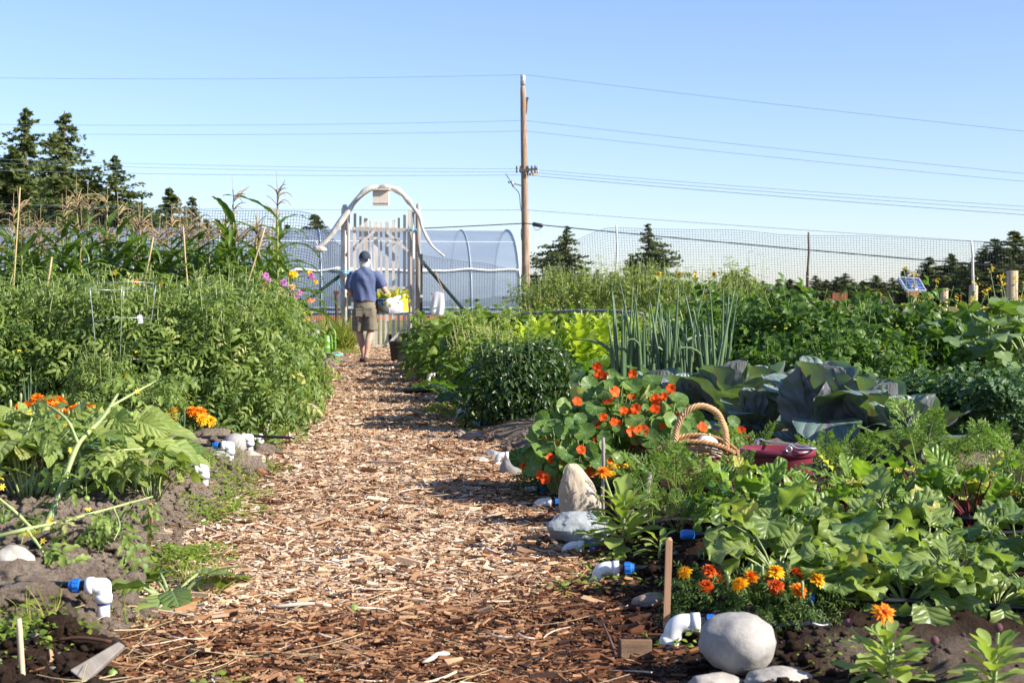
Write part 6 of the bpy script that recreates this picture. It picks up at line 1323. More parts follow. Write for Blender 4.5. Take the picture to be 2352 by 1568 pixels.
row(KTRN, pts, None, 'turnip plants along the front drip line', (.85, 1.05), labels=['turnip plant right behind the orange marigold on the front line', 'turnip plant with broad pale leaf over the front drip line', 'turnip plant above the orange calendula flower', 'turnip plant with drooping leaf in the middle of the front line', 'turnip plant with folded leaf near the picture edge', 'turnip plant cut by the picture edge on the front line', 'turnip plant just behind the blue couplings'])
KTRN.done(); KBEE.done()
row(KCAR, [(1490, 6.5), (1548, 6.2), (1600, 6.25), (1676, 6.2), (1722, 7.1)], None, 'carrot plants around the wicker basket', (.60, .72), labels=['carrot plant left of the wicker basket', 'carrot plant with tall stalks in front of the basket', 'carrot plant in front of the basket handle', 'carrot plant before the white squash in the basket', 'carrot plant between basket and red bucket'])
row(KCAR, [(1905, 6.75), (1945, 6.6), (2120, 6.8), (2170, 6.65), (2200, 7.4), (2275, 6.8), (2340, 6.4), (2352, 7.0)], None, 'carrot plants among the cabbages', (.68, .95), labels=['carrot plant before the big upright cabbage leaf', 'carrot plant between cabbage leaf and beets', 'carrot plant over the drooping cabbage leaf', 'carrot plant right of the drooping cabbage leaf', 'tallest carrot plant in front of the kale', 'carrot plant between kale and beets', 'carrot plant above the last beet at the edge', 'carrot plant cut off by the edge below the kale'])
row(KCAR, [(1500, 5.85), (1560, 5.6), (1475, 6.1)], None, 'low carrot seedlings by the calendula', (.42, .5), labels=['low carrot seedling behind the leafy calendula', 'low carrot seedling beside the small calendula', 'low carrot seedling by the grey flat rock'])
KCAR.done()
c = calendula(38, .135, 320, [(-.06, .02, .24, 2)], .14); c.location = at(1432, 5.7, -.01); c.scale = (1.25,)*3; c['label'] = 'leafy calendula with one orange flower beside the grey flat rock'
c = calendula(14, .085, 321, (), .06); c.location = at(1516, 5.4, -.01); c.scale = (1.1,)*3; c['label'] = 'small calendula rosette just behind the wooden stake'
c = calendula(34, .125, 322, [(-.02, -.02, .20, 1), (-.10, .02, .16, 0), (.11, .0, .12, 0)], .11); c.location = at(2050, 3.68, -.01); c['label'] = 'calendula with an orange flower at the bottom of the picture'
c = calendula(28, .125, 323, [(.01, .0, .17, 0)], .10); c.location = at(2290, 3.66, -.01); c['label'] = 'calendula with a closed dark bud at the bottom right'
for o, px, Y, s, lb in ((M_D, 1612, 4.62, 1.1, 'rust and yellow marigold plant behind the wooden stake'), (M_E, 1765, 4.35, 1.05, 'marigold plant of orange and yellow flowers above the round boulder')):
    o.location = at(px, Y, -.01); o.scale = (s,)*3; o['label'] = lb
dup(M_D, at(1850, 4.4, -.02), 2.2, 1.15, 'marigold plant with red orange flowers by the blue couplings'); dup(M_C, at(1420, 6.9, -.01), 1.2, .9, 'small yellow marigold behind the twig stake'); dup(M_D, at(1235, 7.75, -.02), .6, 1.2, 'yellow orange marigold under the left of the nasturtium')
for (px, Y, n_, rx, ry, h, nf, sd, lb) in ((1308, 7.35, 150, .25, .26, .40, 14, 331, 'nasturtium plant at the path end of the flowering mound'), (1400, 7.6, 200, .32, .28, .54, 34, 332, 'nasturtium plant in the middle with the most scarlet flowers'), (1520, 7.6, 150, .28, .26, .42, 28, 333, 'nasturtium plant beside the basket handle'), (1655, 8.2, 22, .2, .18, .22, 9, 334, 'low nasturtium plant between basket and cabbages')):
    t = nasturtium(n_, rx, ry, h, nf, sd); t.location = at(px, Y, -.01); t['label'] = lb
cb = [(1505, 9.5, 1.0, 'red cabbage half hidden behind the nasturtium'), (1590, 9.2, .95, 'dark leaved red cabbage below the onions'), (1672, 9.0, 1.12, 'red cabbage with a big pale rounded leaf behind the basket'), (1770, 9.7, 1.05, 'red cabbage with two pale upright leaves at the back'), (1745, 8.5, .85, 'red cabbage lying low behind the red bucket'), (1890, 8.25, 1.25, 'largest red cabbage with a broad upright purple veined leaf'), (2010, 8.1, 1.05, 'red cabbage with a glowing leaf right of the largest one'), (2100, 7.7, .95, 'red cabbage with a curled over leaf at the end of the row')]
for k, (px, Y, s, lb) in enumerate(cb): KCAB.put(at(px, Y, -.03), lb, 'red cabbages in the right bed', rz=k*1.1+.4, sc=s*.88)
KCAB.done()
big = [o for o in COL.objects if o.get('label', '').startswith('largest red cabbage')][0]
for L_, az, el, dx in ((.46, -1.9, 1.28, -.02), (.40, -1.1, 1.2, .05)):
    w = MB(); d = rotz(-big.rotation_euler.z) @ np.array([math.cos(az)*math.cos(el), math.sin(az)*math.cos(el), math.sin(el)]); u = rotz(-big.rotation_euler.z) @ np.array([-math.cos(az)*math.sin(el)*-1, -math.sin(az)*math.sin(el)*-1, -math.cos(el)])
    b = rotz(-big.rotation_euler.z) @ np.array([dx, -.04, .08]); scatter(w, [leaf(16, 7, lambda t: np.sqrt(np.clip(1-(2*np.clip(t, 0, 1)**1.1-1)**2, 0, 1)), 1, 1.0, .06, -.35, .03, 4, 2, .05, 8, .1)], b[None], d[None], -u[None], L_*.92, .5); part('leaf', w, M_CAB, big)
# ---- right bed, middle and far
row(KONI, [(1432, 10.2), (1455, 10.5), (1480, 10.2), (1505, 10.5), (1530, 10.2), (1553, 10.5), (1578, 10.2), (1603, 10.5), (1630, 10.2), (1652, 10.5)], 'tall onion plant in the clump behind the nasturtium', 'tall onions behind the nasturtium', (.86, 1.04)); KONI.done()
row(KPEP, [(1132, 11.3), (1180, 11.2), (1225, 11.3), (1262, 11.4), (1150, 12.2), (1195, 12.2), (1245, 12.3)], 'dark pepper plant in the low bushy pepper clump', 'pepper plants beside the path', (.95, 1.1)); KPEP.done()
row(KCHA, [(1285, 12.2), (1330, 12.6), (1375, 12.2), (1104, 11.9), (1118, 12.9), (1200, 13.2), (1410, 12.5), (1260, 13.6)], None, 'chard plants in the right bed', (1.0, 1.25), labels=['chard plant with white stalk above the nasturtium', 'chard plant between lettuce and nasturtium', 'chard plant at the left foot of the onions', 'dark chard plant at the path edge beside the peppers', 'chard plant just behind the path side peppers', 'chard plant with a round dark leaf above the peppers', 'chard plant touching the onion leaves', 'chard plant behind the white stalked one']); KCHA.done()
row(KLET, [(1240, 15), (1285, 14.4), (1335, 14.2), (1385, 14.6), (1425, 14.0), (1310, 15.5), (1365, 15.8), (1420, 15.4), (1455, 14.8), (1210, 14.2)], 'bright yellow green lettuce running to seed behind the peppers', 'bolting lettuces in the right bed', (1.0, 1.25)); KLET.done()
row(KSED, [(1085, 14.6), (1120, 14.2), (1140, 14.8), (1185, 15.4), (1110, 16), (1160, 16.6), (1215, 16.6), (1100, 15.8), (1250, 17)], 'pale green plant running to seed in the right bed', 'seeding plants in the right bed', (.78, .95)); KSED.done()
row(KCUC, [(1028, 18.2), (1060, 17.4), (1006, 20.0), (1046, 20.6), (1085, 19.2), (1110, 18), (988, 22.0), (1025, 22.6), (1070, 21.8), (1120, 20.4), (1150, 19), (1104, 16.2), (1160, 21)], 'leafy cucumber plant in the bed by the black pot', 'cucumber plants at the far right of the path', (.92, 1.12))
row(KCUC, [(1180, 18.8), (1230, 19.4), (1280, 18.6), (1330, 19.2), (1380, 18.4), (1430, 19.2), (1500, 18.4)], 'climbing bean plant under the grey trellis pipe', 'climbing plants under the trellis pipe', (.98, 1.15)); KCUC.done()
row(KTOR, [(x, 11.7+rg.normal(0, .12)) for x in np.linspace(1690, 2170, 6)], 'dark green tomato bush in the front tomato row at right', 'tomato bushes in the right front row', (.90, 1.04))
for (x0, x1, n_, s0, s1) in ((1680, 1960, 4, 1.08, 1.18), (2060, 2400, 4, .84, .92)): row(KTOR, [(x, 13.1+rg.normal(0, .15)) for x in np.linspace(x0, x1, n_)], 'dark green tomato bush in the rear tomato row at right', 'tomato bushes in the right rear row', (s0, s1))
row(KTOR, [(1790, 10.6), (1900, 10.4), (2010, 10.6), (2110, 10.9)], 'low tomato bush spreading behind the largest cabbage', 'low tomato bushes behind the cabbages', (.72, .82)); KTOR.done()
row(KKAL, [(2140, 9.4), (2215, 9.1), (2290, 9.5), (2350, 9.0), (2262, 8.6)], None, 'curly kale plants in the right bed', (1.1, 1.3), labels=['curly kale plant beside the low tomato bushes', 'curly kale plant in front of the tomato bushes', 'curly kale plant under the squash leaves', 'curly kale plant cut off by the picture edge', 'curly kale plant in front of the other kale']); KKAL.done()
row(KSQU, [(2275, 11.2), (2370, 10.8), (2330, 12.4), (1640, 15.5), (1710, 15.2), (1580, 16.2)], None, 'squash plants in the right bed', (1.0, 1.15), labels=['squash plant with silvery lobed leaves above the kale', 'squash plant cut off by the right picture edge', 'squash plant behind the two edge ones', 'squash plant with big leaves behind the onion tips', 'squash plant between onions and tomato bushes', 'squash plant behind the onions at the left']); KSQU.done()
KMUS_l = ['tallest yellow mustard at the picture edge by the thick post', 'yellow mustard before the round post', 'yellow mustard right of the solar panel', 'yellow mustard under the solar panel', 'yellow mustard left of the leaning net post', 'short yellow mustard above the squash', 'yellow mustard leaning left of the thick post', 'yellow mustard between solar panel and bench frame', 'short yellow mustard right of the leaning net post']
row(KMUS, [(2340, 13.2), (2290, 14), (2150, 15), (2110, 15.2), (2210, 15.5), (2260, 14.6), (2310, 14.6), (2075, 15.6), (2240, 13.8)], None, 'yellow mustard plants by the right net', (.92, 1.1), labels=KMUS_l); KMUS.done()
row(KSHR, [(x, y_) for x, y_ in ((1225, 24.6), (1262, 25), (1300, 24.6), (1340, 25.2), (1380, 24.6), (1425, 25), (1470, 24.4), (1515, 25), (1560, 24.4), (1605, 25), (1650, 24.4), (1690, 25))], 'pale flowering shrub growing along the right net', 'pale shrubs along the right net', (1.0, 1.14)); KSHR.done()
for px, Y, h, sd, fc_, lb in ((1513, 24, 1.30, 341, (-.4, -.8, .3), 'sunflower left of the notched conifer'), (1597, 23.6, 1.28, 342, (.7, -.5, .2), 'sunflower facing right above the shrubs'), (1640, 23.2, 1.30, 343, (.3, .8, .2), 'tallest sunflower turned away from the camera'), (1560, 23.6, 1.30, 345, (0, .9, .3), 'sunflower with leafy top beside the one facing right')):
    t = sunflower(h, sd, fc_); t.location = at(px, Y); t['label'] = lb
# ================================================================== hard things in the beds
PVC = plain('white_pvc', (.76, .76, .74), .38, .5, vscale=17, col2=(.55, .50, .43))
PVC.node_tree.nodes['Color Ramp'].color_ramp.elements[0].position = .24; PVC.node_tree.nodes['Color Ramp'].color_ramp.elements[1].position = .40; BLUE = plain('blue_coupling', (.02, .16, .55), .35, .5, var=.1); TUBE = plain('black_tube', (.016, .017, .02), .35, .5, var=.3); PURP = plain('blue_primer', (.12, .2, .55), .5, .4, var=.3)
def riser(px, Y, label, side, hgt=.10, s=1.0, rz=0.0, lean=0.0, tube_len=1.2, dz=0.0, tdir=0.0, group='white irrigation elbows along the path'):
    """side -1: arm points left into the left bed; +1: right. Pipe rises from the soil, bends, coupling and tube follow"""
    b = at(px, Y, dz+(.012 if side < 0 else .006)); t = T('irrigation_elbow', label, 'pipe elbow', b, rz=rz, group=group); k = .024*s; x = side
    A = rotz(0); ly = lean
    up = np.array([x*ly, 0, 1.0]); up = up/np.linalg.norm(up); o = up*hgt
    mb = MB(); tube(mb, [-up*.05, up*(hgt-.02*s)], k*.80, 14); part('riser_pipe', mb, PVC, t)
    an = np.linspace(0, np.pi/2, 9); kb = .62 if x < 0 else 1.2; c = o+np.array([x*k*kb, 0, 0]); bend = np.stack([c[0]-x*k*kb*np.cos(an), 0*an, c[2]+k*kb*np.sin(an)], 1)
    p = np.r_[[o-up*.035*s], bend, [bend[-1]+[x*.036*s, 0, 0]]]; mb = MB()
    if x < 0:
        cn = np.array([o[0], 0, bend[-1][2]]); tube(mb, [o-up*.035*s, cn], k, 18); tube(mb, [cn, cn+[x*(k*kb+.036*s), 0, 0]], k, 18); ball(mb, cn, (k, k, k), 3)
    else: tube(mb, p, k, 16)
    tube(mb, [o-up*.036*s, o-up*.012*s], k*1.12, 16); e = bend[-1]+np.array([x*.024*s, 0, 0]); tube(mb, [e-[x*.008*s, 0, 0], e+[x*.014*s, 0, 0]], k*1.12, 16); part('elbow', mb, PVC, t)
    mb = MB(); tube(mb, [o-up*.037*s, o-up*.045*s], k*.83, 14); part('primer_ring', mb, PURP, t)
    q = e+np.array([x*.014*s, 0, 0]); mb = MB(); tube(mb, [q, q+[x*.02*s, 0, 0]], k*.66, 12); part('adapter', mb, TUBE, t)
    q = q+np.array([x*.018*s, 0, 0]); mb = MB(); n = 36; prof = [q, q+[x*.002*s, 0, 0], q+[x*.022*s, 0, 0], q+[x*.026*s, 0, 0], q+[x*.034*s, 0, 0]]; tube(mb, prof, [k*.7, k*.86, k*.86, k*.72, k*.66], 18)
    for j in range(10): a = j*2*np.pi/10; box(mb, q+np.array([x*.012*s, k*.87*math.cos(a), k*.87*math.sin(a)]), (.018*s, k*.12, k*.12))
    part('coupling', mb, BLUE, t, True)
    q = q+np.array([x*.03*s, 0, 0]); u = np.linspace(0, 1, 26); Lx = tube_len; xs = q[0]+x*Lx*u; ys = Lx*math.tan(tdir)*u+.012*np.sin(u*9+px); wx = b[0]+xs; gz_ = soil_z(wx, b[1]+ys)-b[2]+.02
    zs = np.where(u < .12, q[2], 0)+0; zs = np.maximum(q[2]*(1-smooth((u-.1)/.6))+gz_*smooth((u-.1)/.6), gz_*(u > .35)-.2*(u <= .35)); mb = MB(); tube(mb, np.stack([xs, ys, zs], 1), .0102, 9); part('drip_tube', mb, TUBE, t)
    return t
for px, Y, hg, s, ln, tl, td, lb in ((233, 4.36, .075, .95, 0, .5, .12, 'nearest white elbow on the bare soil at the lower left'), (468, 7.35, .045, .92, 0, .9, .03, 'white elbow half buried in weeds beside the bean plants'), (528, 8.35, .055, .95, 0, 1.3, .04, 'white elbow in front of the round grey stone'), (573, 8.95, .13, .95, 0, 1.6, -.02, 'white elbow on a riser taller than its neighbours by the marigold'), (597, 9.9, .065, .9, 0, 2.0, -.02, 'white elbow just behind the tall riser near the marigold'), (612, 10.9, .11, .9, .06, 1.2, .0, 'white elbow with slanting riser before the grass tuft'), (641, 12.6, .23, .85, .05, .8, .05, 'white elbow on the tallest riser among tomato leaves'), (712, 19.6, .10, 1.1, 0, .8, 0, 'white elbow in front of the far group by the cans'), (704, 20.6, .10, 1.1, 0, .8, .03, 'white elbow in the middle of the far left group'), (715, 22.0, .16, 1.1, 0, .8, 0, 'highest white elbow of the far left group by the cans')):
    riser(px, Y, lb, -1, hg, s, 0, -ln, tl, 0, td)
for px, Y, hg, s, ln, tl, td, lb in ((1537, 4.24, .035, 1.12, .42, .32, .05, 'big white elbow next to the round boulder'), (1372, 5.28, .02, 1.05, .35, 1.0, .03, 'white elbow in dark soil left of the small calendula'), (1302, 5.85, .0, 1.02, .3, .6, .03, 'white elbow half sunk below the grey flat rock'), (1234, 7.15, .0, 1.0, .3, .5, .03, 'white elbow left of the tall pointed stone'), (1205, 7.7, -.015, 1.0, .3, .4, .03, 'white elbow almost buried below the nasturtium'), (1142, 9.0, .035, .95, .15, .4, 0, 'white elbow between the small round stones'), (985, 17.4, .10, 1.1, 0, .6, .1, 'white elbow standing on bare soil before the cucumbers'), (1012, 15.6, .08, 1.0, .3, .7, 0, 'white elbow tilted over its black tube above the green tray'), (968, 19.6, .10, 1.1, 0, .5, 0, 'white elbow beside the black pot under cucumber leaves'), (1082, 11.5, .02, 1.0, .2, .6, 0, 'white elbow behind the brown stones under the peppers'), (1052, 12.6, .04, 1.0, .2, .6, 0, 'white elbow at the foot of the dark chard')):
    riser(px, Y, lb, 1, hg, s, 0, -ln*-.0+ln, tl, 0, td)
# valve joint with two blue couplings
t = T('tube_joint', 'grey tube joint with two blue couplings behind the marigold', 'tube joint', at(1838, 4.38, .035)); mb = MB(); tube(mb, [(0, 0, -.02), (.005, .02, .045)], .011, 10); part('joint_body', mb, plain('grey_plastic', (.42, .44, .46), .5, .4, var=.1), t)
for dz, dy in ((-.012, 0), (.034, .02)):
    mb = MB(); tube(mb, [(.004, dy, dz), (.018, dy, dz), (.045, dy, dz), (.05, dy, dz)], [.012, .0175, .0175, .013], 16)
    for j in range(10): a = j*.628; box(mb, np.array([.03, dy+.0175*math.cos(a), dz+.0175*math.sin(a)]), (.022, .003, .003))
    part('coupling', mb, BLUE, t); mb = MB(); u = np.linspace(0, 1, 16); tube(mb, np.stack([.05+1.1*u, dy+.04*u+.01*np.sin(u*8), dz*(1-u)-.02*u+0*u], 1), .0095, 9); part('drip_tube', mb, TUBE, t)
b = at(1590, 5.3, .02); t = T('tube_coupling', 'blue coupling on the drip tube right of the small calendula', 'coupling', b); mb = MB(); tube(mb, [(-.04, 0, .015), (-.03, 0, .015), (0, 0, .015), (.01, 0, .015)], [.012, .018, .018, .012], 16); part('coupling', mb, BLUE, t); mb = MB(); u = np.linspace(0, 1, 14); tube(mb, np.stack([1.3*u, .05*u, .015+.006*np.sin(u*7)], 1), .009, 9); part('drip_tube', mb, TUBE, t)
b = at(1660, 5.65, .03); mb = MB(); u = np.linspace(0, 1, 20); tube(mb, np.stack([b[0]+1.3*u, b[1]+.02*np.sin(u*6), b[2]+.005*np.sin(u*9)], 1), .009, 9); solo('drip_tube', mb, TUBE, 'black drip tube lying behind the beet leaves', 'drip tube')
b = at(-60, 9.3, .03); mb = MB(); u = np.linspace(0, 1, 30); tube(mb, np.stack([b[0]+2.0*u, b[1]+.06*np.sin(u*4), .16+.008*np.sin(u*11)], 1), .009, 9); solo('drip_tube', mb, TUBE, 'black drip tube running below the orange marigolds', 'drip tube')
# stones
def stonemat(name, c1, c2, spk=0.0):
    m, nt, out = mat(name); p = N(nt, 'ShaderNodeBsdfPrincipled', Roughness=.85); p.inputs['Specular IOR Level'].default_value = .25
    c = ramp(nt, noise(nt, 5, 6, .65), [(.3, c2), (.65, c1)]); c = mixc(nt, .3, c, ramp(nt, noise(nt, 70, 3, .7), [(.35, (.6, .6, .6)), (.65, (1.2, 1.2, 1.2))]), 'MULTIPLY')
    nt.links.new(c, p.inputs['Base Color']); nt.links.new(bump(nt, noise(nt, 30, 7, .7), .3, .015), p.inputs['Normal']); nt.links.new(p.outputs[0], out.inputs[0]); return m
ST_G = stonemat('grey_river_stone', (.37, .35, .325), (.28, .265, .245)); ST_T = stonemat('tan_granite', (.52, .45, .36), (.36, .28, .19)); ST_B = stonemat('blue_grey_rock', (.40, .43, .44), (.25, .28, .29)); ST_R = stonemat('brown_rock', (.34, .27, .21), (.2, .15, .11)); ST_L = stonemat('pale_rock', (.46, .42, .37), (.31, .28, .24))
def stone(px, Y, s, mt, label, seed, rough=.1, sink=.1, rz=0.0, facet=0.0, name='stone', rot=None, dz=0.0, taper=0.0):
    b = at(px, Y); mb = stone_mb(s, seed, rough, 4, 0, facet)
    if taper: v = mb.v[0]; f = 1-taper*smooth((v[:, 2]/s[2]+.5)/1.6); v[:, 0] = v[:, 0]*f-.02*(1-f); v[:, 1] *= f
    z = b[2]+s[2]*(1-sink)-.01+dz
    o = solo(name, mb, mt, label, 'stone', flat=facet > 0, loc=(b[0], b[1], z)); o.rotation_euler = rot if rot else (0, 0, rz); return o
stone(1700, 3.86, (.104, .09, .082), ST_G, 'big smooth round boulder at the lower right', 43, .11, .02, .3, 0, 'boulder', dz=.045)
stone(1645, 3.74, (.075, .06, .032), ST_L, 'flat pale stone under the left of the boulder', 5, .2, .3); stone(1790, 3.72, (.085, .06, .034), ST_L, 'flat pale stone under the right of the boulder', 7, .18, .3)
stone(1497, 4.78, (.062, .05, .036), ST_R, 'brown flat stone behind the wooden stake', 9, .15, .25, .2, .3); stone(1330, 6.55, (.112, .09, .165), ST_T, 'tall pointed tan stone beside the twig stake', 12, .10, .13, .5, .22, rot=(0, R(-6), .5), taper=.5); stone(1345, 6.02, (.165, .11, .09), ST_B, 'wide blue grey rock in front of the tall stone', 14, .12, .12, .2, .42)
stone(1180, 8.45, (.082, .07, .065), ST_G, 'round grey stone under the nasturtium edge', 16, .08, .15); stone(1103, 9.1, (.055, .05, .035), ST_L, 'small pale stone at the right path edge', 18, .1, .2); stone(1130, 9.5, (.060, .05, .04), ST_G, 'pale angular stone behind the small elbow', 19, .15, .2, 0, .3); stone(1140, 9.25, (.05, .04, .03), ST_L, 'flat pale stone in front of the angular one', 20, .12, .2)
stone(1085, 10.6, (.085, .06, .048), ST_R, 'dark brown stone in front of the peppers', 21, .15, .2); stone(1055, 10.9, (.05, .05, .04), ST_R, 'smaller brown stone beside the dark one', 22, .2, .2); stone(537, 8.75, (.070, .065, .068), ST_G, 'round grey stone behind a white elbow at left', 23, .05, .15); stone(578, 8.8, (.07, .07, .055), ST_T, 'mud coated stone right of the round grey stone', 24, .2, .2)
stone(428, 8.6, (.036, .034, .022), ST_L, 'small pale flat stone under the leek', 25, .1, .2); stone(708, 13.3, (.09, .07, .06), ST_G, 'grey stone by the path under tomato leaves', 26, .18, .3, 0, .2); stone(25, 4.72, (.06, .06, .06), ST_L, 'pale stone at the left picture edge above the dry soil', 27, .15, .3)
stone(500, 8.35, (.075, .05, .028), ST_G, 'flat grey stone behind the near elbow tube', 28, .12, .3); stone(1000, 16.6, (.08, .08, .06), ST_R, 'brown stone beside the green tray', 29, .1, .2)
b = at(391, 9.0); mb = stone_mb((.032, .028, .015), 31, .04, 4); solo('painted_stone', mb, plain('blue_paint', (.05, .17, .50), .4, .5, var=.45, vscale=22), 'small stone painted bright blue beside the orange marigold', 'painted stone', loc=b+[0, 0, .012])
BRK = plain('brick_red', (.34, .16, .10), .9, .2, var=.35, vscale=10, bmp=.5)
for px, Y, s, rz, lb in ((601, 8.35, (.045, .03, .06), .5, 'broken brick piece standing by the path near the elbows'), (577, 7.6, (.055, .03, .035), -.4, 'broken brick piece lying in the weeds at the path edge'), (733, 17.2, (.05, .06, .12), .3, 'broken brick piece by the far elbows')):
    mb = stone_mb(s, int(px), .12, 3, 0, .5); solo('brick_piece', mb, BRK, lb, 'brick', loc=at(px, Y, s[2]*.45))
# wooden stakes and boards
STK = plain('fir_stake', (.50, .29, .17), .8, .25, var=.35, vscale=2, stretch=(30, 30, 1.2), bmp=.2, bscale=8); GREYW = plain('grey_board', (.28, .25, .22), .9, .2, var=.4, vscale=3, stretch=(1, 8, 8), bmp=.4); DOW = plain('pale_dowel', (.66, .50, .32), .7, .3, var=.2, vscale=2, stretch=(8, 8, .6)); BAM = plain('bamboo', (.56, .42, .20), .5, .4, var=.3, vscale=3, stretch=(2, 2, .5)); TWIG = plain('grey_twig', (.36, .31, .27), .9, .2, var=.4, vscale=6, bmp=.4)
def stake(a, b, w, th, mt, label, cat='stake', name='wooden_stake', round_=False, kink=0.0):
    a, b = np.asarray(a, float), np.asarray(b, float); mb = MB()
    if round_:
        u = np.linspace(0, 1, 12)[:, None]; p = (b-a)*u; p = p+kink*np.c_[vnoise(u[:, 0]*5, 0*u[:, 0]+a[0]*9), vnoise(u[:, 0]*5+3, 0*u[:, 0]), 0*u[:, 0]]; rr = np.full(12, w); rr[-1] *= .8
        for j in (3, 7, 10):
            if 'bamboo' in name: rr[j] *= 1.18
        tube(mb, p, rr, 9)
    else:
        d = b-a; beam(mb, (0, 0, 0), d*.98, w, th, (0, 1, 0)); v = np.array([[-w/2, -th/2, 0], [w/2, -th/2, 0], [w/2, th/2, 0], [-w/2, th/2, 0]])
        mb.add(np.r_[v+d*.98, v*[.5, .6, 1]+d], [[0, 1, 5, 4], [1, 2, 6, 5], [2, 3, 7, 6], [3, 0, 4, 7], [4, 5, 6, 7]])
    return solo(name, mb, mt, label, cat, loc=a)
stake(at(1531, 4.42, -.05), P(1537, 1234, 4.42), .019, .017, STK, 'brown square wooden stake standing by the big white elbow'); stake(at(48, 3.72, -.06), P(43, 1420, 3.72), .0075, .0075, DOW, 'pale round dowel stake at the lower left', round_=True); stake(at(1388, 6.35, -.04), P(1386, 1004, 6.35), .0075, 0, TWIG, 'grey twig stake beside the tall pointed stone', round_=True, kink=.006); stake(at(340, 5.65, -.05), P(345, 1155, 5.55), .016, .008, STK, 'flat brown stake in the shade of the bean leaves')
stake(at(1478, 6.0, -.03), P(1492, 1085, 6.1), .012, .012, TWIG, 'dark leaning stick behind the leafy calendula', round_=True)
for a, b, lb in (((100, 722, 11.2), (119, 590, 11.2), 'bamboo cane among the tomatoes at far left'), ((430, 645, 15.4), (421, 519, 15.4), 'bamboo cane rising before the corn in the middle'), ((535, 760, 13.2), (608, 523, 13.2), 'long slanting bamboo cane at the right end of the corn'), ((325, 690, 14), (352, 545, 14), 'pale bamboo cane behind the wire cage'), ((38, 560, 15.8), (46, 430, 15.8), 'weathered stick standing in the corn at far left')):
    q0 = P(*a); q1 = P(*b); d = (q1-q0); q0 = q1-d*(q1[2]-.1)/max(d[2], .01); stake(q0, q1, .0075, 0, BAM, lb, 'bamboo cane', 'bamboo_cane', True, .004)
for px, Y, sz, rot, lb in ((1462, 4.1, (.095, .016, .085), (R(-12), R(4), R(14)), 'broken brown board end stuck in the soil left of the boulder'), (1600, 4.0, (.03, .01, .012), (0, R(25), .4), 'little bark chip leaning by the big elbow')):
    mb = MB(); box(mb, (0, 0, 0), sz); v = mb.v[0]; v += .12*sz[1]*rg.normal(size=v.shape); o = solo('board_piece', mb, plain('damp_board', (.20, .12, .075), .85, .25, var=.5, vscale=4, stretch=(2, 14, 14), bmp=.5), lb, 'board', loc=at(px, Y, sz[2]*.30)); o.rotation_euler = rot; bv = o.modifiers.new('edge', 'BEVEL'); bv.width = .003; bv.segments = 2
b = P(228, 1535, 3.82); mb = MB(); box(mb, (0, 0, 0), (.055, .15, .02)); v = mb.v[0]; v[:, 0] *= np.where(v[:, 1] > 0, .45, 1); v += rg.normal(0, .003, v.shape); o = solo('board_piece', mb, GREYW, 'grey split wood slab tilted at the lower left soil edge', 'board', loc=(b[0], b[1], float(H(b[0], b[1]))+.055)); o.rotation_euler = (R(24), R(32), R(-22)); bv = o.modifiers.new('edge', 'BEVEL'); bv.width = .004; bv.segments = 2
b = at(150, 3.95, .02); mb = MB(); tube(mb, spl([b+[-.03, 0, .0], b+[.04, -.01, .008], b+[.12, -.02, .0]], 10), .005, 6); solo('twig', mb, plain('dark_twig', (.09, .045, .03), .8, .2, var=.4), 'dark twig lying on the wet soil at the lower left', 'twig')
b = P(1385, 1430, 4.35); g0 = at(1425, 4.12, -.01); mb = MB(); tube(mb, spl([g0, g0*.5+b*.5+[.0, 0, .006], b], 10), [.0045]*6+[.0035]*4, 6); solo('twig', mb, plain('brown_twig', (.17, .09, .07), .8, .2, var=.4), 'thin bare twig leaning beside the broken board', 'twig')
b = at(1370, 5.2, .02); mb = MB(); q = P(1350, 1190, 5.3); tube(mb, [b+[-.08, 0, -.01], b+[-.03, 0, .05]], .003, 5); solo('twig', mb, plain('tan_twig', (.42, .22, .12), .8, .2, var=.3), 'tan twig sticking up left of the dark soil elbow', 'twig')
for px, y, s, lb in ((811, 1404, .016, 'green fallen tomato lying on the chips in the middle'), (252, 1560, .014, 'green fallen tomato at the lower left path edge'), (684, 1562, .012, 'green fallen tomato at the bottom of the path')):
    Y = 3435*.975/(y-690); X = (px-CX)/F*Y; mb = MB(); ball(mb, (0, 0, 0), (s, s, s*.92), 3); t = T('fallen_tomato', lb, 'tomato', (X, Y, path_z(X, Y)+s*.9)); part('fruit_skin', mb, GTOM, t); mb = MB(); tube(mb, [(0, 0, s*.8), (.002, 0, s*1.2)], .0016, 5); part('stalk', mb, STEMG, t)
for px, Y, L, rz, lb in ((690, 4.75, .19, .12, 'pale long split stick on the chips in front of the leafy weed'), (1000, 4.05, .12, 1.0, 'pale bleached splinter standing out on the near chips'), (880, 8.9, .2, -.15, 'dark stick lying across the middle of the path')):
    X = (px-CX)/F*Y; mb = MB(); u = np.linspace(-.5, .5, 8); tube(mb, np.stack([L*u, .006*np.sin(u*7), .004*np.cos(u*5)], 1), np.array([.003, .006, .0065, .007, .007, .0065, .008, .004]), 7); o = solo('stick', mb, TWIG if 'dark' in lb else plain('bleached_stick', (.62, .55, .45), .8, .2, var=.25), lb, 'stick', loc=(X, Y, path_z(X, Y)+.022)); o.rotation_euler = (0, 0, rz)
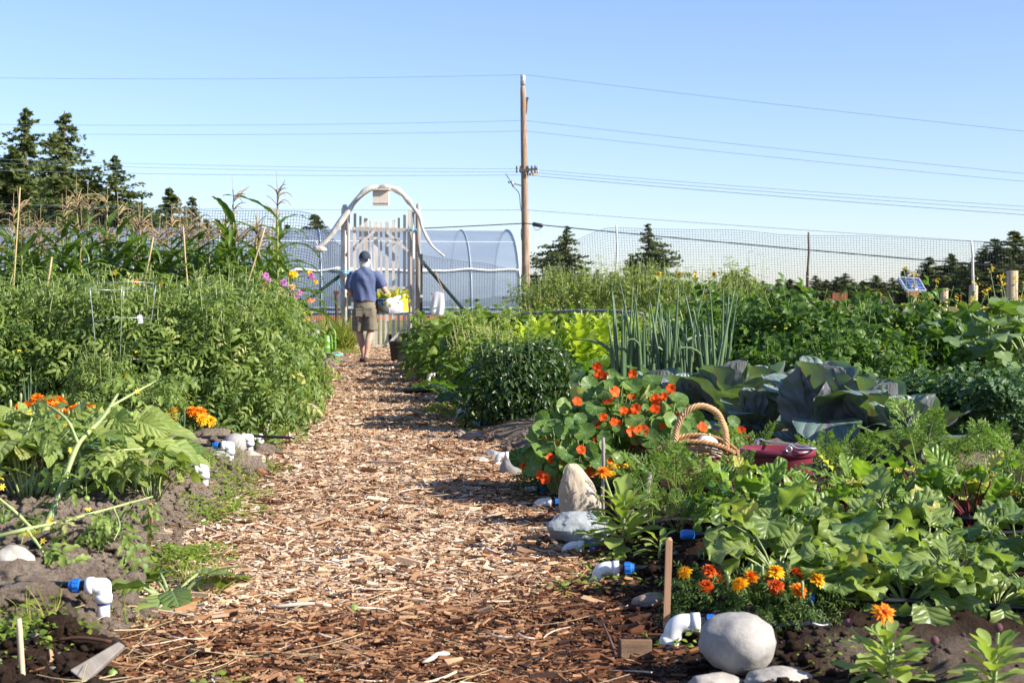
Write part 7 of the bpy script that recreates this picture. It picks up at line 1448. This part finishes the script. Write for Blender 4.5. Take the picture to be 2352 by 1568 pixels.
# tomato cage
WIRE = plain('galvanised_wire', (.55, .57, .60), .35, .6, .6, var=.15); b = P(288, 960, 9.75); b[2] = float(H(b[0], 9.75)); cg = T('tomato_cage', 'leaning galvanised wire tomato cage in the front tomato row', 'tomato cage', b)
rings = [(657, 282, .21), (738, 281, .185), (831, 278, .15), (922, 284, .11)]; cc = []
for y, x, rd in rings:
    c = P(x, y, 9.8)-b; cc.append((c, rd)); mb = MB(); a = np.linspace(0, 2*np.pi, 30); tube(mb, np.stack([c[0]+rd*np.cos(a), c[1]+rd*np.sin(a)*.9, c[2]+.025*np.cos(a+1)], 1), .0022, 6, cap=False); part('ring', mb, WIRE, cg)
for a in (.2, 1.77, 3.34, 4.91):
    pts = [c+[rd*math.cos(a), rd*.9*math.sin(a), 0] for c, rd in cc]+[np.array([.012*math.cos(a), .012*math.sin(a), -.04])]; mb = MB(); tube(mb, spl(pts, 14), .0024, 6); part('leg', mb, WIRE, cg)
q = P(322, 733, 9.35); tg = T('plant_tag', 'white plastic plant tag clipped to the wire cage', 'plant tag', q, rot=(R(5), R(-8), R(8))); mb = MB(); box(mb, (0, 0, 0), (.030, .003, .052)); box(mb, (.002, -.0025, -.004), (.018, .002, .022)); part('tag_plate', mb, plain('tag_white', (.72, .73, .74), .5, .4, var=.08), tg); mb = MB(); tube(mb, [(0, 0, .026), (0, .03, .04)], .002, 5); part('tag_clip', mb, WIRE, tg)
# green tray, trellis pipe
b = at(980, 16.0, -.01); mb = MB(); lathe(mb, [(0, .0), (.13, 0), (.155, .045), (.162, .045), (.162, .052), (.15, .05), (.128, .008), (0, .008)], 24); solo('shallow_tray', mb, plain('dark_green_plastic', (.06, .08, .06), .5, .4, var=.3), 'shallow dark green tray on the soil at the right path edge', 'tray', loc=b+[-.1, -.1, .02])
pp = spl([P(1086, 736, 20), P(1180, 723, 19.6), P(1290, 715, 19.2), P(1400, 714, 18.8), P(1475, 720, 18.5)], 30); o = pp[15].copy(); tr = T('trellis_pipe', 'long grey bowed pipe held above the climbing beans', 'trellis pipe', o); mb = MB(); tube(mb, pp-o, .020, 10); part('bowed_pipe', mb, PVCG if False else plain('grey_pipe', (.22, .22, .22), .5, .4, var=.2), tr)
for k in (1, 6, 11, 16, 21, 26): mb = MB(); q = pp[k]-o; tube(mb, [q+[0, 0, .02], q+[.0, -.02, -.0], q+[rg.normal(0, .1), .02, -.42]], .005, 5); part('string', mb, WHITE, tr)
for k in (3, 27): mb = MB(); q = pp[k]; beam(mb, q-o, np.array([q[0], q[1], .08])-o, .03, .03, (0, 1, 0)); part('support', mb, GREYW, tr)
mb = MB(); b = P(1440, 728, 19.5); box(mb, (0, 0, -.12), (.5, .3, .30)); v = mb.v[0]; mb2 = MB(); lathe(mb2, [(.24, -.27), (.27, -.02), (.285, 0), (.275, .012), (.25, 0), (.22, -.2)], 24, sx=1.05, sy=.7); solo('black_tub', mb2, PLB, 'black tub half hidden behind the lettuces under the pipe', 'tub', loc=b)
# ------------------------------------------------------------------ wicker basket
WICK = plain('wicker_cane', (.50, .27, .115), .5, .35, var=.4, vscale=9, rnd=.55, stretch=(3, 3, 1)); WICL = plain('wicker_handle', (.60, .36, .17), .45, .4, var=.3, vscale=9, rnd=.4)
bb = at(1600, 6.8, -.012); bk = T('wicker_basket', 'oval wicker basket with tall twisted handle among the carrots', 'basket', bb, rz=R(-8))
A0, B0, HB = .155, .11, .18
rimz = lambda a: HB+.055*np.sin(a)**2*1.0-.028*np.cos(a)**2
fl = lambda f: 1+.36*f**1.25
n_s = 40; mb = MB(); NR = 19
for k in range(NR):
    f = (k+.5)/NR; a = np.linspace(0, 2*np.pi, n_s*3+1); z = f*rimz(a); w = .0042*np.sin(a*n_s/2+np.pi*(k % 2)); e = fl(f*z/HB)
    tube(mb, np.stack([(A0*e+w)*np.cos(a), (B0*e+w)*np.sin(a), z], 1), .0052, 6, rg.random(), False)
part('woven_wall', mb, WICK, bk)
mb = MB()
for k in range(n_s//2): a = k*4*np.pi/n_s; f = np.linspace(0, 1, 8); z = f*rimz(a); e = fl(f*z/HB); tube(mb, np.stack([A0*e*math.cos(a), B0*e*math.sin(a), z], 1), .0038, 5, rg.random())
part('upright_canes', mb, WICL, bk)
mb = MB(); a = np.linspace(0, 2*np.pi, 200); e = fl(rimz(a)/HB)
for ph in (0, 2.1, 4.2): tube(mb, np.stack([(A0*e+.008*np.cos(a*26+ph))*np.cos(a), (B0*e+.008*np.cos(a*26+ph))*np.sin(a), rimz(a)+.006+.008*np.sin(a*26+ph)], 1), .0062, 6, .3+.2*ph/2, False)
part('braided_rim', mb, WICK, bk)
mb = MB(); lathe(mb, [(0, .006), (.13, .006), (.14, .0), (0, -.004)], 28, sx=1.1, sy=.82); part('base', mb, WICK, bk)
hr = .108; ax = np.linspace(-.12, np.pi+.12, 90); hx, hz_ = -hr*np.cos(ax), .215+.215*np.sin(ax)**.85*np.where(ax < 0, 0, 1) if False else .20+.235*np.sin(np.clip(ax, 0, np.pi))**.8
core = np.stack([hx*(1+.0*ax), .0*ax, hz_], 1); core[0, 2] = core[1, 2]-.02
core = spl([(-.118, 0, .17), (-.116, 0, .25), (-.104, 0, .30), (-.07, 0, .36), (0, 0, .388), (.07, 0, .36), (.104, 0, .30), (.116, 0, .25), (.118, 0, .17)], 110); tg = nrm(np.gradient(core, axis=0)); n1 = np.cross(tg, [0, 1.0, 0]); n2 = np.array([0, 1.0, 0])+0*tg; u = np.linspace(0, 1, 110)
mb = MB()
for ph in range(5):
    q = u*2*np.pi*7+ph*2*np.pi/5; tube(mb, core+.0095*(np.cos(q)[:, None]*n1+np.sin(q)[:, None]*n2), .0062, 6, .25+.12*ph)
hd = MB(); hd.join(mb, rotz(R(8)), (.02, .03, 0)); part('twisted_handle', hd, WICL, bk)
for k, (dx, dy, z, s, lb) in enumerate(((.045, -.03, .215, .052, 'white squash on top in the basket'), (.09, -.055, .155, .042, 'smaller white squash at the basket front'), (-.04, .02, .17, .045, 'white squash deep at the left of the basket'))):
    mb = MB(); v, tt = ICO[4]; an = np.arctan2(v[:, 1], v[:, 0]); mb.add(v*(1+.05*np.cos(an*10)*(1-v[:, 2]**2))[:, None]*[s, s, s*.82], None, tt); t = T('white_squash', lb, 'squash', bb+[dx, dy, z], rot=(R(15*k), R(10), 0)); part('skin', mb, plain('white_skin', (.74, .73, .68), .6, .3, var=.12, vscale=12) if k == 0 else bpy.data.materials['white_skin'], t); mb = MB(); tube(mb, [(0, 0, s*.78), (.004, 0, s*1.05)], [.009, .006], 6); part('stalk', mb, STEMP, t)
# ------------------------------------------------------------------ red bucket
MAR = plain('maroon_plastic', (.21, .03, .05), .38, .5, var=.2, vscale=5); b = at(1788, 6.5, 0); b[2] = P(1788, 1040, 6.5)[2]-.235; b[2] += .02; bu = T('plastic_bucket', 'maroon flat backed bucket with wire bail behind the beets', 'bucket', b, rz=R(-14)); n = 48
an = np.linspace(0, 2*np.pi, n, endpoint=False); cs, sn = np.cos(an), np.sin(an); sq = (np.abs(cs)**2.6+np.abs(sn)**2.6)**(-1/2.6)
sx, sy = sq*cs, sq*sn
V = []
for r_, z in ((.0, .004), (.78, .0), (.80, .004), (.96, .20), (.97, .205), (1.03, .208), (1.04, .235), (1.0, .238), (.94, .20), (.77, .012), (0, .012)): V.append(np.stack([.158*r_*sx, .125*r_*sy, z+0*sx], 1))
k = len(V); V = np.concatenate(V); i = np.arange(k-1)[:, None]*n; j = np.arange(n)[None]; q = np.stack([i+j, i+(j+1) % n, i+n+(j+1) % n, i+n+j], -1).reshape(-1, 4); mb = MB(); mb.add(V, q); part('shell', mb, MAR, bu)
mb = MB(); p = spl([(-.10, .125, .235), (-.09, .128, .262), (-.05, .12, .252), (.06, .06, .247), (.14, -.03, .246), (.165, -.085, .246), (.15, -.12, .25), (.09, -.125, .25), (.06, -.118, .265), (.055, -.125, .24)], 50); tube(mb, p, .0042, 8); part('wire_bail', mb, WIRE, bu)
for x, y in ((-.10, .128), (.055, -.128)): mb = MB(); a = np.linspace(0, 2*np.pi, 14); tube(mb, np.stack([x+.012*np.cos(a), y+0*a, .245+.012*np.sin(a)], 1), .0035, 6, cap=False); part('bail_ring', mb, WIRE, bu)
for k_, nm in enumerate(('shape',)): pass
